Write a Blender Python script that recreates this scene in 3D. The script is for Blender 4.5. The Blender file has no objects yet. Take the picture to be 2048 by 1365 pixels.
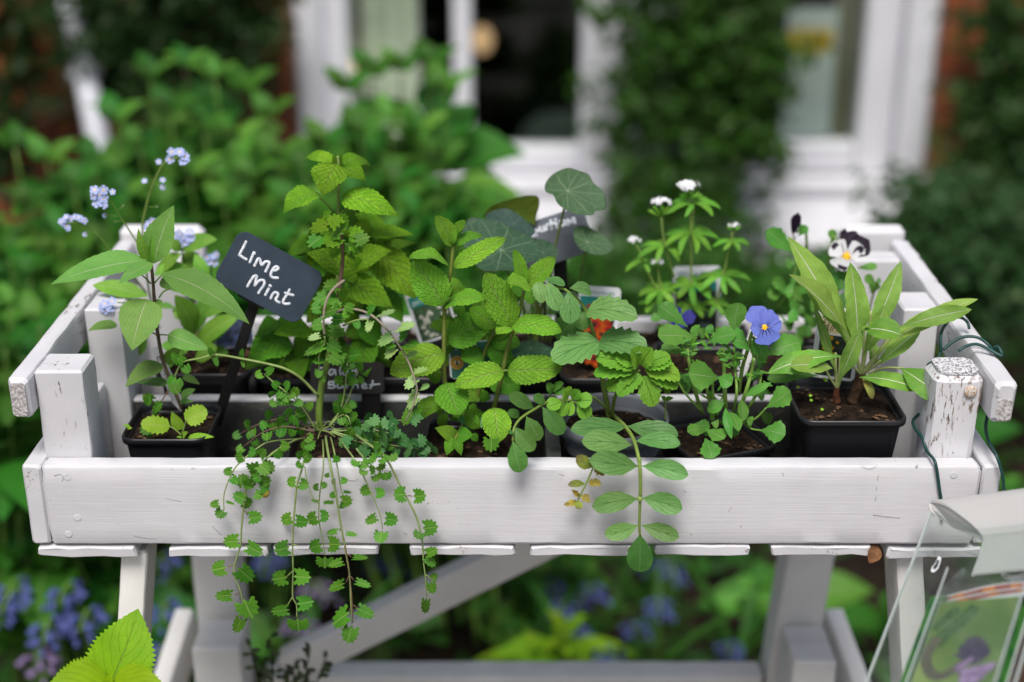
import bpy, math, random
import numpy as np
from mathutils import Vector, Matrix, noise as mnoise

rad = math.radians
S = bpy.context.scene
COL = S.collection

# ------------------------------------------------------------------ camera, sky, sun, exposure
PITCH = rad(22.0)
CAM = np.array([0.0, -0.967, 1.40])
FWD = np.array([0.0, math.cos(PITCH), -math.sin(PITCH)])
UP = np.array([0.0, math.sin(PITCH), math.cos(PITCH)])
RIGHT = np.array([1.0, 0.0, 0.0])
FPX = 2048 * 50 / 36.0

cd = bpy.data.cameras.new('camera')
cam = bpy.data.objects.new('camera', cd)
COL.objects.link(cam)
cam.location = CAM
cam.rotation_euler = (rad(90) - PITCH, 0, 0)
cd.lens = 50.0
cd.sensor_width = 36.0
cd.clip_start = 0.05
cd.clip_end = 400
cd.dof.use_dof = True
cd.dof.focus_distance = 1.10
cd.dof.aperture_fstop = 2.4
cd.dof.aperture_blades = 0
S.camera = cam

w = bpy.data.worlds.new('World')
S.world = w
w.use_nodes = True
wn = w.node_tree
bgn = wn.nodes['Background']
sky = wn.nodes.new('ShaderNodeTexSky')
sky.sky_type = 'NISHITA'
sky.sun_disc = False
SUN_EL, SUN_AZ = 60.0, 188.0          # azimuth measured clockwise from +Y: behind the camera, to its left
sky.sun_elevation = rad(SUN_EL)
sky.sun_rotation = rad(SUN_AZ)
sky.air_density = 1.2
sky.dust_density = 4.0
sky.ozone_density = 1.0
wn.links.new(sky.outputs[0], bgn.inputs[0])
bgn.inputs[1].default_value = 0.064

sd = bpy.data.lights.new('sun', 'SUN')
sun = bpy.data.objects.new('sun', sd)
COL.objects.link(sun)
sd.energy = 2.0
sd.angle = rad(24)
sd.color = (1.0, 0.975, 0.94)
_sv = Vector((math.sin(rad(SUN_AZ)) * math.cos(rad(SUN_EL)), math.cos(rad(SUN_AZ)) * math.cos(rad(SUN_EL)), math.sin(rad(SUN_EL))))
sun.rotation_euler = _sv.to_track_quat('Z', 'Y').to_euler()
sun.location = _sv * 20

S.view_settings.view_transform = 'Standard'
S.view_settings.look = 'None'
S.view_settings.exposure = 0.76
S.view_settings.gamma = 1.0
S.view_settings.use_curve_mapping = False
S.render.engine = 'CYCLES'
S.cycles.max_bounces = 8
S.cycles.transparent_max_bounces = 12
S.cycles.use_denoising = True

# ------------------------------------------------------------------ geometry helpers
rng = random.Random(11)


def ray(px, py):
    return FWD + RIGHT * ((px - 1024) / FPX) + UP * ((682.5 - py) / FPX)


def Q(px, py, y):
    """point where the sight line through photo pixel (px, py) meets the upright plane Y = y"""
    d = ray(px, py)
    return CAM + d * ((y - CAM[1]) / d[1])


def dep(p):
    return float(np.dot(np.asarray(p) - CAM, FWD))


def nrm(v):
    v = np.asarray(v, float)
    return v / (np.linalg.norm(v) + 1e-12)


def mesh(name, V, F, mats=(), uv=None, smooth=True, mi=None):
    me = bpy.data.meshes.new(name)
    V = np.asarray(V, float)
    me.from_pydata(V.tolist(), [], [tuple(int(i) for i in f) for f in F])
    for m in mats:
        me.materials.append(m)
    n = len(me.polygons)
    if smooth:
        me.polygons.foreach_set('use_smooth', [True] * n)
    if mi is not None:
        me.polygons.foreach_set('material_index', list(mi))
    if uv is not None:
        l = me.uv_layers.new(name='UVMap')
        idx = np.empty(len(me.loops), dtype=np.int32)
        me.loops.foreach_get('vertex_index', idx)
        l.data.foreach_set('uv', np.asarray(uv, float)[idx].ravel())
    me.update()
    return me


def link(name, data, parent=None, M=None, root=None):
    o = bpy.data.objects.new(name, data)
    COL.objects.link(o)
    if parent is not None:
        o.parent = parent
    if M is not None:
        o.matrix_local = M
    return o


def tag(o, label=None, cat=None, group=None, kind=None):
    if label:
        o['label'] = label
    if cat:
        o['category'] = cat
    if group:
        o['group'] = group
    if kind:
        o['kind'] = kind
    return o


def thing(name, loc, label, cat, group=None):
    o = bpy.data.objects.new(name, None)
    COL.objects.link(o)
    o.location = [float(c) for c in loc]
    o.empty_display_size = 0.02
    return tag(o, label, cat, group)


def rel(root, V):
    return np.asarray(V, float) - np.array(root.location[:])


def part(root, name, V, F, mats, uv=None, smooth=True, mi=None, parent=None):
    me = mesh(name, rel(root, V), F, mats if isinstance(mats, (list, tuple)) else [mats], uv, smooth, mi)
    return link(name, me, parent or root)


def place(root, name, me, M, parent=None):
    """shared mesh placed by a world matrix under a root that is only translated"""
    return link(name, me, parent or root, Matrix.Translation(-Vector(root.location)) @ M)


def frame(origin, x, y, z, s=1.0):
    M = Matrix.Identity(4)
    for i, a in enumerate((x, y, z)):
        k = s[i] if isinstance(s, (tuple, list)) else s
        for r in range(3):
            M[r][i] = float(a[r]) * k
    for r in range(3):
        M[r][3] = float(origin[r])
    return M


def aim(origin, normal, spin=0.0, s=1.0):
    z = nrm(normal)
    x = nrm(np.cross([0.3, 0.1, 1.0], z))
    y = np.cross(z, x)
    c, n = math.cos(spin), math.sin(spin)
    return frame(origin, x * c + y * n, y * c - x * n, z, s)


def catmull(P, n=8):
    P = [np.asarray(p, float) for p in P]
    if len(P) == 2:
        return np.array([P[0] * (1 - t) + P[1] * t for t in np.linspace(0, 1, max(3, n // 2))])
    out = []
    ext = [2 * P[0] - P[1]] + P + [2 * P[-1] - P[-2]]
    for i in range(1, len(ext) - 2):
        p0, p1, p2, p3 = ext[i - 1:i + 3]
        for k in range(n):
            t = k / n
            out.append(0.5 * ((2 * p1) + (-p0 + p2) * t + (2 * p0 - 5 * p1 + 4 * p2 - p3) * t * t + (-p0 + 3 * p1 - 3 * p2 + p3) * t ** 3))
    out.append(P[-1])
    return np.array(out)


def tube_geo(pts, r0, r1=None, ns=6):
    pts = np.asarray(pts, float)
    n = len(pts)
    r1 = r0 if r1 is None else r1
    T = np.gradient(pts, axis=0)
    T /= np.linalg.norm(T, axis=1)[:, None] + 1e-12
    a = np.array([0, 0, 1.0]) if abs(T[0][2]) < .9 else np.array([1.0, 0, 0])
    N = nrm(np.cross(T[0], a))
    V = []
    for i in range(n):
        N = nrm(N - T[i] * np.dot(N, T[i]))
        B = np.cross(T[i], N)
        r = r0 + (r1 - r0) * i / (n - 1)
        for k in range(ns):
            t = 2 * math.pi * k / ns
            V.append(pts[i] + r * (math.cos(t) * N + math.sin(t) * B))
    F = []
    for i in range(n - 1):
        for k in range(ns):
            a0 = i * ns + k
            b0 = i * ns + (k + 1) % ns
            F.append((a0, b0, b0 + ns, a0 + ns))
    F.append(tuple(range(ns - 1, -1, -1)))
    F.append(tuple(range((n - 1) * ns, n * ns)))
    return np.array(V), F


def rrect(hx, hy, r, n=4):
    """rounded rectangle outline, counter-clockwise"""
    P = []
    for cx, cy, a0 in ((hx - r, hy - r, 0), (-hx + r, hy - r, 90), (-hx + r, -hy + r, 180), (hx - r, -hy + r, 270)):
        for k in range(n + 1):
            a = rad(a0 + 90 * k / n)
            P.append((cx + r * math.cos(a), cy + r * math.sin(a)))
    return np.array(P)


def loft(rings, cap0=True, cap1=True):
    n = len(rings[0])
    V = np.concatenate(rings)
    F = []
    for i in range(len(rings) - 1):
        for k in range(n):
            a, b = i * n + k, i * n + (k + 1) % n
            F.append((a, b, b + n, a + n))
    if cap0:
        F.append(tuple(range(n - 1, -1, -1)))
    if cap1:
        F.append(tuple(range((len(rings) - 1) * n, len(rings) * n)))
    return V, F


def plank(root, name, p0, p1, wdir, wd, th, mat, bev=0.002, jit=0.0005, parent=None, step=0.012, endjit=0.0):
    """a sawn board from p0 to p1, wd across wdir, th thick; its local X runs along the grain"""
    p0, p1 = np.asarray(p0, float), np.asarray(p1, float)
    L = np.linalg.norm(p1 - p0)
    x = (p1 - p0) / L
    y = nrm(np.asarray(wdir, float) - x * np.dot(wdir, x))
    z = np.cross(x, y)
    seed = rng.uniform(0, 100)
    out = rrect(wd / 2, th / 2, bev, 2)
    # extra points along the long sides
    pts = []
    for i in range(len(out)):
        a, b = out[i], out[(i + 1) % len(out)]
        d = np.linalg.norm(b - a)
        m = max(1, int(d / 0.012))
        for k in range(m):
            pts.append(a + (b - a) * k / m)
    out = np.array(pts)
    n = max(2, int(L / step))
    xs = np.concatenate([[0, bev * .35, bev], np.linspace(bev, L - bev, n + 1)[1:-1], [L - bev, L - bev * .35, L]])
    rings = []
    for j, xx in enumerate(xs):
        e = min(xx, L - xx)
        ins = bev * (1 - min(1, e / bev)) * 0.8 if e < bev else 0
        R = []
        for (a, b) in out:
            k = 1 - ins / (wd / 2), 1 - ins / (th / 2)
            q = Vector((xx * 45, a * 130 + seed, b * 130))
            d = jit * mnoise.noise(q)
            d2 = jit * mnoise.noise(q + Vector((31, 7, 3)))
            ex = 0
            if endjit and e < bev * 1.1:
                ex = endjit * mnoise.noise(Vector((a * 400 + seed, b * 400, 5 if xx < L / 2 else 9)))
            R.append((xx + ex, a * k[0] + d, b * k[1] + d2))
        rings.append(np.array(R))
    V, F = loft(rings)
    me = mesh(name, V, F, [mat], smooth=True)
    me.set_sharp_from_angle(angle=rad(24))
    o = place(root, name, me, frame(p0, x, y, z), parent)
    o['grain'] = round(seed, 2)
    return o


def box(root, name, lo, hi, mat, bev=0.002, parent=None):
    lo, hi = np.asarray(lo, float), np.asarray(hi, float)
    c, h = (lo + hi) / 2, (hi - lo) / 2
    bev = min(bev, h.min() * .6)
    R = []
    for (zz, ins) in ((-h[2], bev), (-h[2] + bev, 0), (h[2] - bev, 0), (h[2], bev)):
        o = rrect(h[0] - ins * .7, h[1] - ins * .7, bev, 2)
        R.append(np.column_stack([o[:, 0] + c[0], o[:, 1] + c[1], np.full(len(o), c[2] + zz)]))
    V, F = loft(R)
    return part(root, name, V, F, mat, smooth=False, parent=parent)


# ------------------------------------------------------------------ material helpers
class NT:
    def __init__(s, name):
        s.m = bpy.data.materials.new(name)
        s.m.use_nodes = True
        s.t = s.m.node_tree
        s.b = s.t.nodes['Principled BSDF']
        s.out = s.t.nodes['Material Output']

    def n(s, typ, **kw):
        x = s.t.nodes.new(typ)
        for k, v in kw.items():
            setattr(x, k, v)
        return x

    def put(s, sock, v):
        if isinstance(v, bpy.types.NodeSocket):
            s.t.links.new(v, sock)
        elif v is not None:
            if sock.type == 'RGBA' and len(v) == 3:
                v = (*v, 1)
            sock.default_value = v

    def math(s, op, a, b=None, c=None, clamp=False):
        x = s.n('ShaderNodeMath', operation=op, use_clamp=clamp)
        s.put(x.inputs[0], a)
        if b is not None:
            s.put(x.inputs[1], b)
        if c is not None:
            s.put(x.inputs[2], c)
        return x.outputs[0]

    def ramp(s, v, a, b, lo=0.0, hi=1.0):
        x = s.n('ShaderNodeMapRange', interpolation_type='SMOOTHSTEP')
        s.put(x.inputs[0], v)
        for i, q in enumerate((a, b, lo, hi)):
            s.put(x.inputs[1 + i], q)
        return x.outputs[0]

    def mix(s, f, a, b, blend='MIX'):
        x = s.n('ShaderNodeMix', data_type='RGBA', blend_type=blend)
        s.put(x.inputs[0], f)
        s.put(x.inputs[6], a)
        s.put(x.inputs[7], b)
        return x.outputs[2]

    def noise(s, vec, scale, detail=3, rough=.55, dist=0.0):
        x = s.n('ShaderNodeTexNoise')
        if vec is not None:
            s.put(x.inputs['Vector'], vec)
        x.inputs['Scale'].default_value = scale
        x.inputs['Detail'].default_value = detail
        x.inputs['Roughness'].default_value = rough
        x.inputs['Distortion'].default_value = dist
        return x.outputs[0]

    def vor(s, vec, scale, feature='F1', rnd=1.0):
        x = s.n('ShaderNodeTexVoronoi', feature=feature)
        s.put(x.inputs['Vector'], vec)
        x.inputs['Scale'].default_value = scale
        x.inputs['Randomness'].default_value = rnd
        return x.outputs[0]

    def coord(s, which='Object', scale=None, offset=None):
        c = s.n('ShaderNodeTexCoord').outputs[which]
        if scale is None:
            return c
        m = s.n('ShaderNodeMapping')
        s.put(m.inputs[0], c)
        m.inputs['Scale'].default_value = scale
        if offset is not None:
            s.put(m.inputs['Location'], offset)
        return m.outputs[0]

    def bump(s, h, strength, dist=0.001):
        x = s.n('ShaderNodeBump')
        x.inputs['Strength'].default_value = strength
        x.inputs['Distance'].default_value = dist
        s.put(x.inputs['Height'], h)
        s.put(s.b.inputs['Normal'], x.outputs[0])
        return x.outputs[0]

    def set(s, **kw):
        for k, v in kw.items():
            s.put(s.b.inputs[{'col': 'Base Color', 'rough': 'Roughness', 'spec': 'Specular IOR Level', 'metal': 'Metallic',
                              'trans': 'Transmission Weight', 'ior': 'IOR', 'alpha': 'Alpha', 'emc': 'Emission Color', 'ems': 'Emission Strength'}[k]], v)
        return s


def plain(name, col, rough=.6, spec=.3, var=0.12, scale=40, bump=0.0, **kw):
    t = NT(name)
    c = t.noise(t.coord(), scale, 4)
    f = t.ramp(c, .3, .7)
    t.set(col=t.mix(f, tuple(x * (1 - var) for x in col), tuple(min(1, x * (1 + var)) for x in col)), rough=rough, spec=spec, **kw)
    if bump:
        t.bump(t.noise(t.coord(), scale * 4, 5), bump)
    return t.m


def leaf_mat(name, base, vein, base2=None, ns=7, k=.45, lw=.05, midw=.05, side=.6, net=.25, netscale=(16, 22), trans=.28,
             rough=.5, spec=.3, bump=.6, quilt=0.0, back=None, hue=.014, val=.22, tip=None, spots=0.0):
    t = NT(name)
    up_ = lambda c: (c[0] * 1.38, c[1] * 1.55, c[2] * .95)
    base = up_(base)
    base2 = up_(base2) if base2 else None
    vein = tuple(c * 1.25 for c in vein)
    spec *= .65
    uvn = t.n('ShaderNodeUVMap')
    sep = t.n('ShaderNodeSeparateXYZ')
    t.put(sep.inputs[0], uvn.outputs[0])
    U, Vv = sep.outputs[0], sep.outputs[1]
    a = t.math('ABSOLUTE', t.math('MULTIPLY_ADD', U, 2.0, -1.0))
    wob = t.noise(uvn.outputs[0], 5, 2)
    mid = t.ramp(a, midw * .35, midw, 1.0, 0.0)
    ph = t.math('MULTIPLY_ADD', Vv, float(ns), t.math('MULTIPLY', a, -k * ns))
    ph = t.math('ADD', ph, t.math('MULTIPLY', wob, .5))
    d = t.math('ABSOLUTE', t.math('SUBTRACT', t.math('FRACT', ph), .5))
    sv = t.math('MULTIPLY', t.ramp(d, .5 - lw * 1.6, .5 - lw * .3), t.ramp(a, .75, 1.0, 1.0, .25))
    mp = t.n('ShaderNodeMapping')
    t.put(mp.inputs[0], uvn.outputs[0])
    mp.inputs['Scale'].default_value = (netscale[0], netscale[1], 1)
    vd = t.vor(mp.outputs[0], 1.0, 'DISTANCE_TO_EDGE')
    ne = t.ramp(vd, 0.0, .1, 1.0, 0.0)
    f = t.math('MAXIMUM', mid, t.math('MAXIMUM', t.math('MULTIPLY', sv, side), t.math('MULTIPLY', ne, net)))
    oc = t.coord()
    base2 = base2 or tuple(x * .72 for x in base)
    body = t.mix(t.ramp(t.noise(oc, 55, 4), .32, .68), base2, base)
    if tip:
        body = t.mix(t.math('MULTIPLY', t.ramp(Vv, .55, 1.0), .8), body, tip)
    if spots:
        sp = t.ramp(t.noise(oc, 520, 2), .72, .78)
        body = t.mix(t.math('MULTIPLY', sp, spots), body, (.45, .42, .25))
    col = t.mix(f, body, vein)
    oi = t.n('ShaderNodeObjectInfo').outputs['Random']
    hs = t.n('ShaderNodeHueSaturation')
    t.put(hs.inputs['Hue'], t.math('MULTIPLY_ADD', oi, hue * 2, .5 - hue))
    r2 = t.math('FRACT', t.math('MULTIPLY', oi, 7.31))
    t.put(hs.inputs['Value'], t.math('MULTIPLY_ADD', r2, val * 2, 1 - val))
    t.put(hs.inputs['Color'], col)
    col = hs.outputs[0]
    bk = t.n('ShaderNodeNewGeometry').outputs['Backfacing']
    col = t.mix(bk, col, t.mix(.45, col, back or (.22, .30, .14)))
    h = t.math('SUBTRACT', t.math('MULTIPLY', vd, quilt * 2.0), t.math('ADD', t.math('MULTIPLY', sv, .8), mid))
    h = t.math('ADD', h, t.math('MULTIPLY', t.noise(oc, 400, 3), .5))
    nb = t.bump(h, min(1.0, bump * 1.2), .0013)
    t.set(col=col, rough=rough, spec=spec)
    tr = t.n('ShaderNodeBsdfTranslucent')
    t.put(tr.inputs['Color'], t.mix(.35, col, (.20, .42, .02)))
    t.put(tr.inputs['Normal'], nb)
    mx = t.n('ShaderNodeMixShader')
    mx.inputs[0].default_value = trans
    t.put(mx.inputs[1], t.b.outputs[0])
    t.put(mx.inputs[2], tr.outputs[0])
    t.put(t.out.inputs[0], mx.outputs[0])
    return t.m


def paint_wood(name, chip=.5, peel=0.0, tint=(.63, .622, .642), grain=1.0):
    """brushed white paint over softwood, local X along the grain"""
    t = NT(name)
    oi = t.n('ShaderNodeObjectInfo').outputs['Random']
    off = t.n('ShaderNodeCombineXYZ')
    for i in range(3):
        t.put(off.inputs[i], t.math('MULTIPLY', oi, 13.7 + 5 * i))
    g = t.coord('Object', (16, 620, 620), off.outputs[0])
    g2 = t.coord('Object', (28, 130, 130), off.outputs[0])
    o = t.coord('Object', (1, 1, 1), off.outputs[0])
    fine = t.noise(g, 1.0, 4, .6, .3)
    mid = t.noise(g2, 1.0, 3, .5, .6)
    blot = t.noise(o, 16, 3)
    col = t.mix(t.ramp(blot, .3, .7), tuple(c * .9 for c in tint), tint)
    col = t.mix(t.math('MULTIPLY', t.ramp(fine, .58, .78), .10 * grain), col, (.40, .39, .39))
    # faint old stains, then grime and chips
    stn = t.noise(t.coord('Object', (5, 22, 22), off.outputs[0]), 1.0, 5, .6, .5)
    col = t.mix(t.math('MULTIPLY', t.ramp(stn, .50, .74), .20), col, (.47, .455, .40))
    spl = t.noise(o, 210, 2, .5)
    col = t.mix(t.math('MULTIPLY', t.math('MULTIPLY', t.ramp(spl, .70, .76), t.ramp(t.noise(o, 11, 2), .5, .62)), .6), col, (.22, .19, .16))
    cn = t.noise(t.coord('Object', (130, 260, 260), off.outputs[0]), 1.0, 3, .6)
    cm = t.noise(o, 26, 2)
    ch = t.math('MULTIPLY', t.ramp(cn, .73 - .05 * chip, .78 - .05 * chip), t.ramp(cm, .5, .62))
    if peel:
        pv = t.noise(t.coord('Object', (70, 330, 330), off.outputs[0]), 1.0, 5, .65, .4)
        pm = t.noise(t.coord('Object', (22, 40, 40), off.outputs[0]), 1.0, 3, .6)
        sepx = t.n('ShaderNodeSeparateXYZ')
        t.put(sepx.inputs[0], t.coord())
        pm = t.math('ADD', pm, t.ramp(sepx.outputs[0], .03, .13, -.06 * peel, .10 * peel))
        pe = t.math('MULTIPLY', t.ramp(pv, .55, .61), t.ramp(pm, .63 - peel * .18, .70 - peel * .18))
        ch = t.math('MAXIMUM', ch, pe)
    wood = t.mix(t.ramp(mid, .3, .7), (.10, .075, .055), (.26, .20, .15))
    col = t.mix(ch, col, wood)
    t.set(col=col, rough=.55, spec=.28)
    h = t.math('ADD', t.math('MULTIPLY', fine, .55 * grain), t.math('MULTIPLY', mid, .35 * grain))
    h = t.math('SUBTRACT', h, t.math('MULTIPLY', ch, .9))
    t.bump(h, .32, .0011)
    return t.m
# ------------------------------------------------------------------ leaves, stems and the plant builder
def prof_fn(pts):
    xs = np.array([p[0] for p in pts])
    ys = np.array([p[1] for p in pts])
    # smooth the polyline
    g = np.linspace(0, 1, 201)
    y = np.interp(g, xs, ys)
    for _ in range(12):
        y[1:-1] = .25 * y[:-2] + .5 * y[1:-1] + .25 * y[2:]
    y[0], y[-1] = ys[0], ys[-1]
    return lambda v: np.interp(v, g, y)


PROF = {
    'ovate': prof_fn([(0, .06), (.04, .5), (.12, .82), (.28, 1), (.5, .92), (.72, .62), (.9, .25), (1, .0)]),
    'oval': prof_fn([(0, .06), (.06, .45), (.2, .85), (.45, 1), (.7, .86), (.88, .52), (.96, .26), (1, .0)]),
    'blunt': prof_fn([(0, .08), (.05, .5), (.15, .86), (.4, 1), (.65, .97), (.85, .72), (.95, .42), (1, .0)]),
    'lance': prof_fn([(0, .06), (.08, .42), (.22, .88), (.36, 1), (.55, .9), (.78, .5), (.92, .2), (1, .0)]),
    'ellip': prof_fn([(0, .04), (.1, .35), (.3, .85), (.5, 1), (.7, .88), (.88, .48), (.97, .18), (1, .0)]),
    'obov': prof_fn([(0, .05), (.15, .2), (.35, .55), (.6, .96), (.78, 1), (.92, .66), (.98, .3), (1, .0)]),
    'spat': prof_fn([(0, .10), (.1, .16), (.25, .48), (.42, .88), (.56, 1), (.72, .90), (.86, .58), (.95, .25), (1, .0)]),
    'spoon': prof_fn([(0, .06), (.3, .10), (.42, .3), (.6, .9), (.75, 1), (.9, .72), (.97, .35), (1, .0)]),
    'round': prof_fn([(0, .1), (.03, .5), (.12, .85), (.35, 1), (.62, .98), (.84, .72), (.95, .42), (1, .0)]),
    'strap': prof_fn([(0, .6), (.2, .95), (.6, 1), (.85, .7), (1, .0)]),
    'val': prof_fn([(0, .05), (.06, .12), (.16, .40), (.35, .84), (.55, 1), (.74, .96), (.88, .72), (.96, .40), (1, .0)]),
    'narrow': prof_fn([(0, .25), (.2, .7), (.5, 1), (.75, .9), (.92, .5), (1, .0)]),
}

#        profile  teeth depth nL  nW pucker ruffle
KIND = {
    'mint': ('oval', 12, .055, 49, 10, .020, .09),
    'lime_mint': ('lance', 13, .045, 41, 6, .004, .03),
    'limeoval': ('ovate', 9, .02, 31, 6, .004, .03),
    'balm': ('ovate', 10, .065, 45, 10, .020, .08),
    'smooth': ('val', 4, .03, 29, 6, .005, .04),
    'lobed': ('blunt', 6, .13, 41, 6, .006, .06),
    'forget': ('ellip', 0, 0, 17, 6, .003, .05),
    'pansy': ('obov', 5, .10, 41, 6, .003, .08),
    'pansyspoon': ('spoon', 5, .10, 41, 6, .003, .08),
    'primrose': ('spat', 9, .03, 45, 8, .006, .24),
    'bract': ('narrow', 0, 0, 13, 4, .0, .02),
    'strap': ('strap', 0, 0, 15, 4, .0, .02),
    'bush': ('ovate', 8, .05, 17, 4, .004, .05),
    'nettle': ('ovate', 18, .085, 91, 12, .006, .03),
    'dry': ('ellip', 3, .25, 17, 4, .0, .5),
}


def leaf_geo(b, t, width, nhint, kind, arch=.06, fold=.12, twist=0.0, droop=0.0, seed=0.0, scale_face=None):
    pf, teeth, ta, nL, nW, pk, ruf = KIND[kind]
    pf = PROF[pf]
    b, t = np.asarray(b, float), np.asarray(t, float)
    ax = t - b
    L = np.linalg.norm(ax)
    ax = ax / L
    n = nrm(np.asarray(nhint) - ax * np.dot(nhint, ax))
    s = np.cross(ax, n)
    v = np.linspace(0, 1, nL)
    if nW % 2:
        nW += 1
    u = np.linspace(-1, 1, nW + 1)
    VV, UU = np.meshgrid(v, u, indexing='ij')
    hw = width / 2 * pf(v)
    if teeth:
        ph = v * teeth
        saw = (ph - np.floor(ph))
        saw = np.where(saw < .7, saw / .7, (1 - saw) / .3)          # slow rise, quick fall, pointing to the tip
        saw2 = ((ph + .13) - np.floor(ph + .13))
        saw2 = np.where(saw2 < .7, saw2 / .7, (1 - saw2) / .3)
        env = np.clip(np.minimum(v / .12, (1 - v) / .06), 0, 1)
        kR = 1 + ta * (saw - .5) * 2 * env
        kL = 1 + ta * (saw2 - .5) * 2 * env
    else:
        kR = kL = np.ones(nL)
    au = np.abs(UU)
    edge = np.where(UU > 0, kR[:, None], kL[:, None])
    W = hw[:, None] * (1 + (edge - 1) * au ** 3)
    # arching midrib plus a drooping tip
    z0 = arch * L * 4 * v * (1 - v) - droop * L * v ** 2
    Z = z0[:, None] + fold * au ** 1.4 * W
    if pk:
        d = np.abs((VV * 7 - au * .45 * 7) % 1.0 - .5)
        Z = Z + pk * L * (np.exp(-((d) / .28) ** 2) - .5) * np.clip(au * 3, 0, 1) * np.clip((1 - au) * 4, 0.2, 1)
    if ruf:
        Z = Z + ruf * width * .5 * au ** 2 * np.sin(VV * 11 + seed * 3 + np.where(UU > 0, 1.7, 0)) * np.clip(pf(VV), 0, 1)
    if twist:
        Z = Z + twist * UU * W
    bend = .035 * L * math.sin(seed * 5.1)
    side = (bend * 4 * v * (1 - v))[:, None] + UU * W
    P = b + ax * (VV * L)[..., None] + s * side[..., None] + n * Z[..., None]
    P = P.reshape(-1, 3)
    m = nW + 1
    F = []
    for i in range(nL - 1):
        for j in range(nW):
            a0 = i * m + j
            F.append((a0, a0 + 1, a0 + m + 1, a0 + m))
    uv = np.column_stack([(UU.ravel() + 1) / 2, VV.ravel()])
    return P, F, uv


def burnet_geo(b, t, width, nhint, teeth=9, depth=.22, cup=.12, seed=0.0):
    """round leaflet with deep even teeth"""
    b, t = np.asarray(b, float), np.asarray(t, float)
    ax = t - b
    L = np.linalg.norm(ax)
    ax /= L
    n = nrm(np.asarray(nhint) - ax * np.dot(nhint, ax))
    s = np.cross(ax, n)
    nt = teeth
    V = [b + ax * 0.02 * L]
    uv = [(.5, 0)]
    K = nt * 4 + 1
    rr = (.4, .75, 1.0)
    for r in rr:
        for k in range(K):
            a = -2.35 + 4.7 * k / (K - 1)
            # heart-shaped polar outline about a centre near the leaf base
            q = k / 4 - math.floor(k / 4)
            tooth = (1 - depth) + depth * (1 - abs(q - .5) * 2)
            rad_ = (.62 + .06 * math.cos(a * 2)) * (tooth if r == 1.0 else (1 - depth * .55))
            x = math.sin(a) * rad_ * r
            y = .42 + math.cos(a) * rad_ * r
            y = y * 1.0 if y > 0 else y * .5
            zz = cup * (x * x) * L - .10 * L * (y - .2) ** 2 + .012 * L * math.cos(a * nt * 1.34) * r
            V.append(b + ax * (y * L) + s * (x * width * .95) + n * (zz))
            uv.append((.5 + x * .9, max(0, y)))
    # centre vertex sits on the midrib
    V[0] = b + ax * (.06 * L)
    F = []
    for k in range(K - 1):
        F.append((0, 1 + k + 1, 1 + k))
        for r in range(len(rr) - 1):
            a0 = 1 + r * K + k
            F.append((a0, a0 + 1, a0 + 1 + K, a0 + K))
    return np.array(V), F, np.array(uv)


class Plant:
    def __init__(s, name, base, label, cat='plant', group=None, y=0.1, kind='mint', mat=None, stem=None, reg=(0, 0, 1.0)):
        s.root = thing(name, base, label, cat, group)
        s.y, s.kind, s.mat, s.stemmat, s.reg = y, kind, mat, stem, reg
        s.r = random.Random(sum(map(ord, name)) + int(abs(base[0]) * 997))

    def px(s, p):
        return (s.reg[0] + p[0] / s.reg[2], s.reg[1] + p[1] / s.reg[2])

    def pt(s, p, y=None):
        q = s.px(p)
        return Q(q[0], q[1], s.y if y is None else y)

    def leaf(s, b, t, w, y=None, dy=None, kind=None, mat=None, face=.55, roll=None, arch=None, fold=None, droop=None, name='leaf', min_s=.42):
        droop = s.r.uniform(-.02, .11) if droop is None else droop
        y = s.y if y is None else y
        B = s.pt(b, y)
        T0 = s.pt(t, y)
        L0 = np.linalg.norm(T0 - B)
        dy = (s.r.uniform(-.45, .15) * L0) if dy is None else dy
        T = s.pt(t, y + dy)
        roll = s.r.uniform(-.42, .42) if roll is None else roll
        hint = -FWD * face + np.array([0, 0, 1.0]) * (1 - face) + RIGHT * roll
        ax = nrm(T - B)
        n = nrm(hint - ax * np.dot(hint, ax))
        sd_ = np.cross(ax, n)
        vd = nrm(B - CAM)
        # seen width -> true width
        ip = sd_ - vd * np.dot(sd_, vd)
        axp = nrm(ax - vd * np.dot(ax, vd))
        seen = np.linalg.norm(ip - axp * np.dot(ip, axp))
        wm = w / s.reg[2] * dep((B + T) / 2) / FPX / max(min_s, seen)
        kind = kind or s.kind
        arch = s.r.uniform(.0, .14) if arch is None else arch
        fold = s.r.uniform(.05, .28) if fold is None else fold
        sd2 = s.r.uniform(0, 10)
        if kind == 'burnet':
            V, F, uv = burnet_geo(B, T, wm, n, seed=sd2)
        else:
            V, F, uv = leaf_geo(B, T, wm, n, kind, arch, fold, 0.0, droop, sd2)
        return part(s.root, name, V, F, mat or s.mat, uv)

    def stem(s, pts, r0, r1=None, y=None, y1=None, mat=None, name='stem', ns=6, n=6):
        """pts in photo space; depth runs from y to y1"""
        y = s.y if y is None else y
        y1 = y if y1 is None else y1
        k = len(pts)
        P = []
        for i, p in enumerate(pts):
            yy = p[2] if len(p) > 2 else y + (y1 - y) * i / max(1, k - 1)
            P.append(s.pt(p, yy))
        C = catmull(P, n)
        V, F = tube_geo(C, r0, r1, ns)
        part(s.root, name, V, F, mat or s.stemmat)
        return P

    def petiole(s, a, b, r=.0007, y=None, y1=None, mat=None):
        return s.stem([a, ((a[0] + b[0]) / 2 + 2, (a[1] + b[1]) / 2 - 3), b], r, r * .8, y, y1, mat, 'leaf_stalk', 5, 4)


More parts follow.
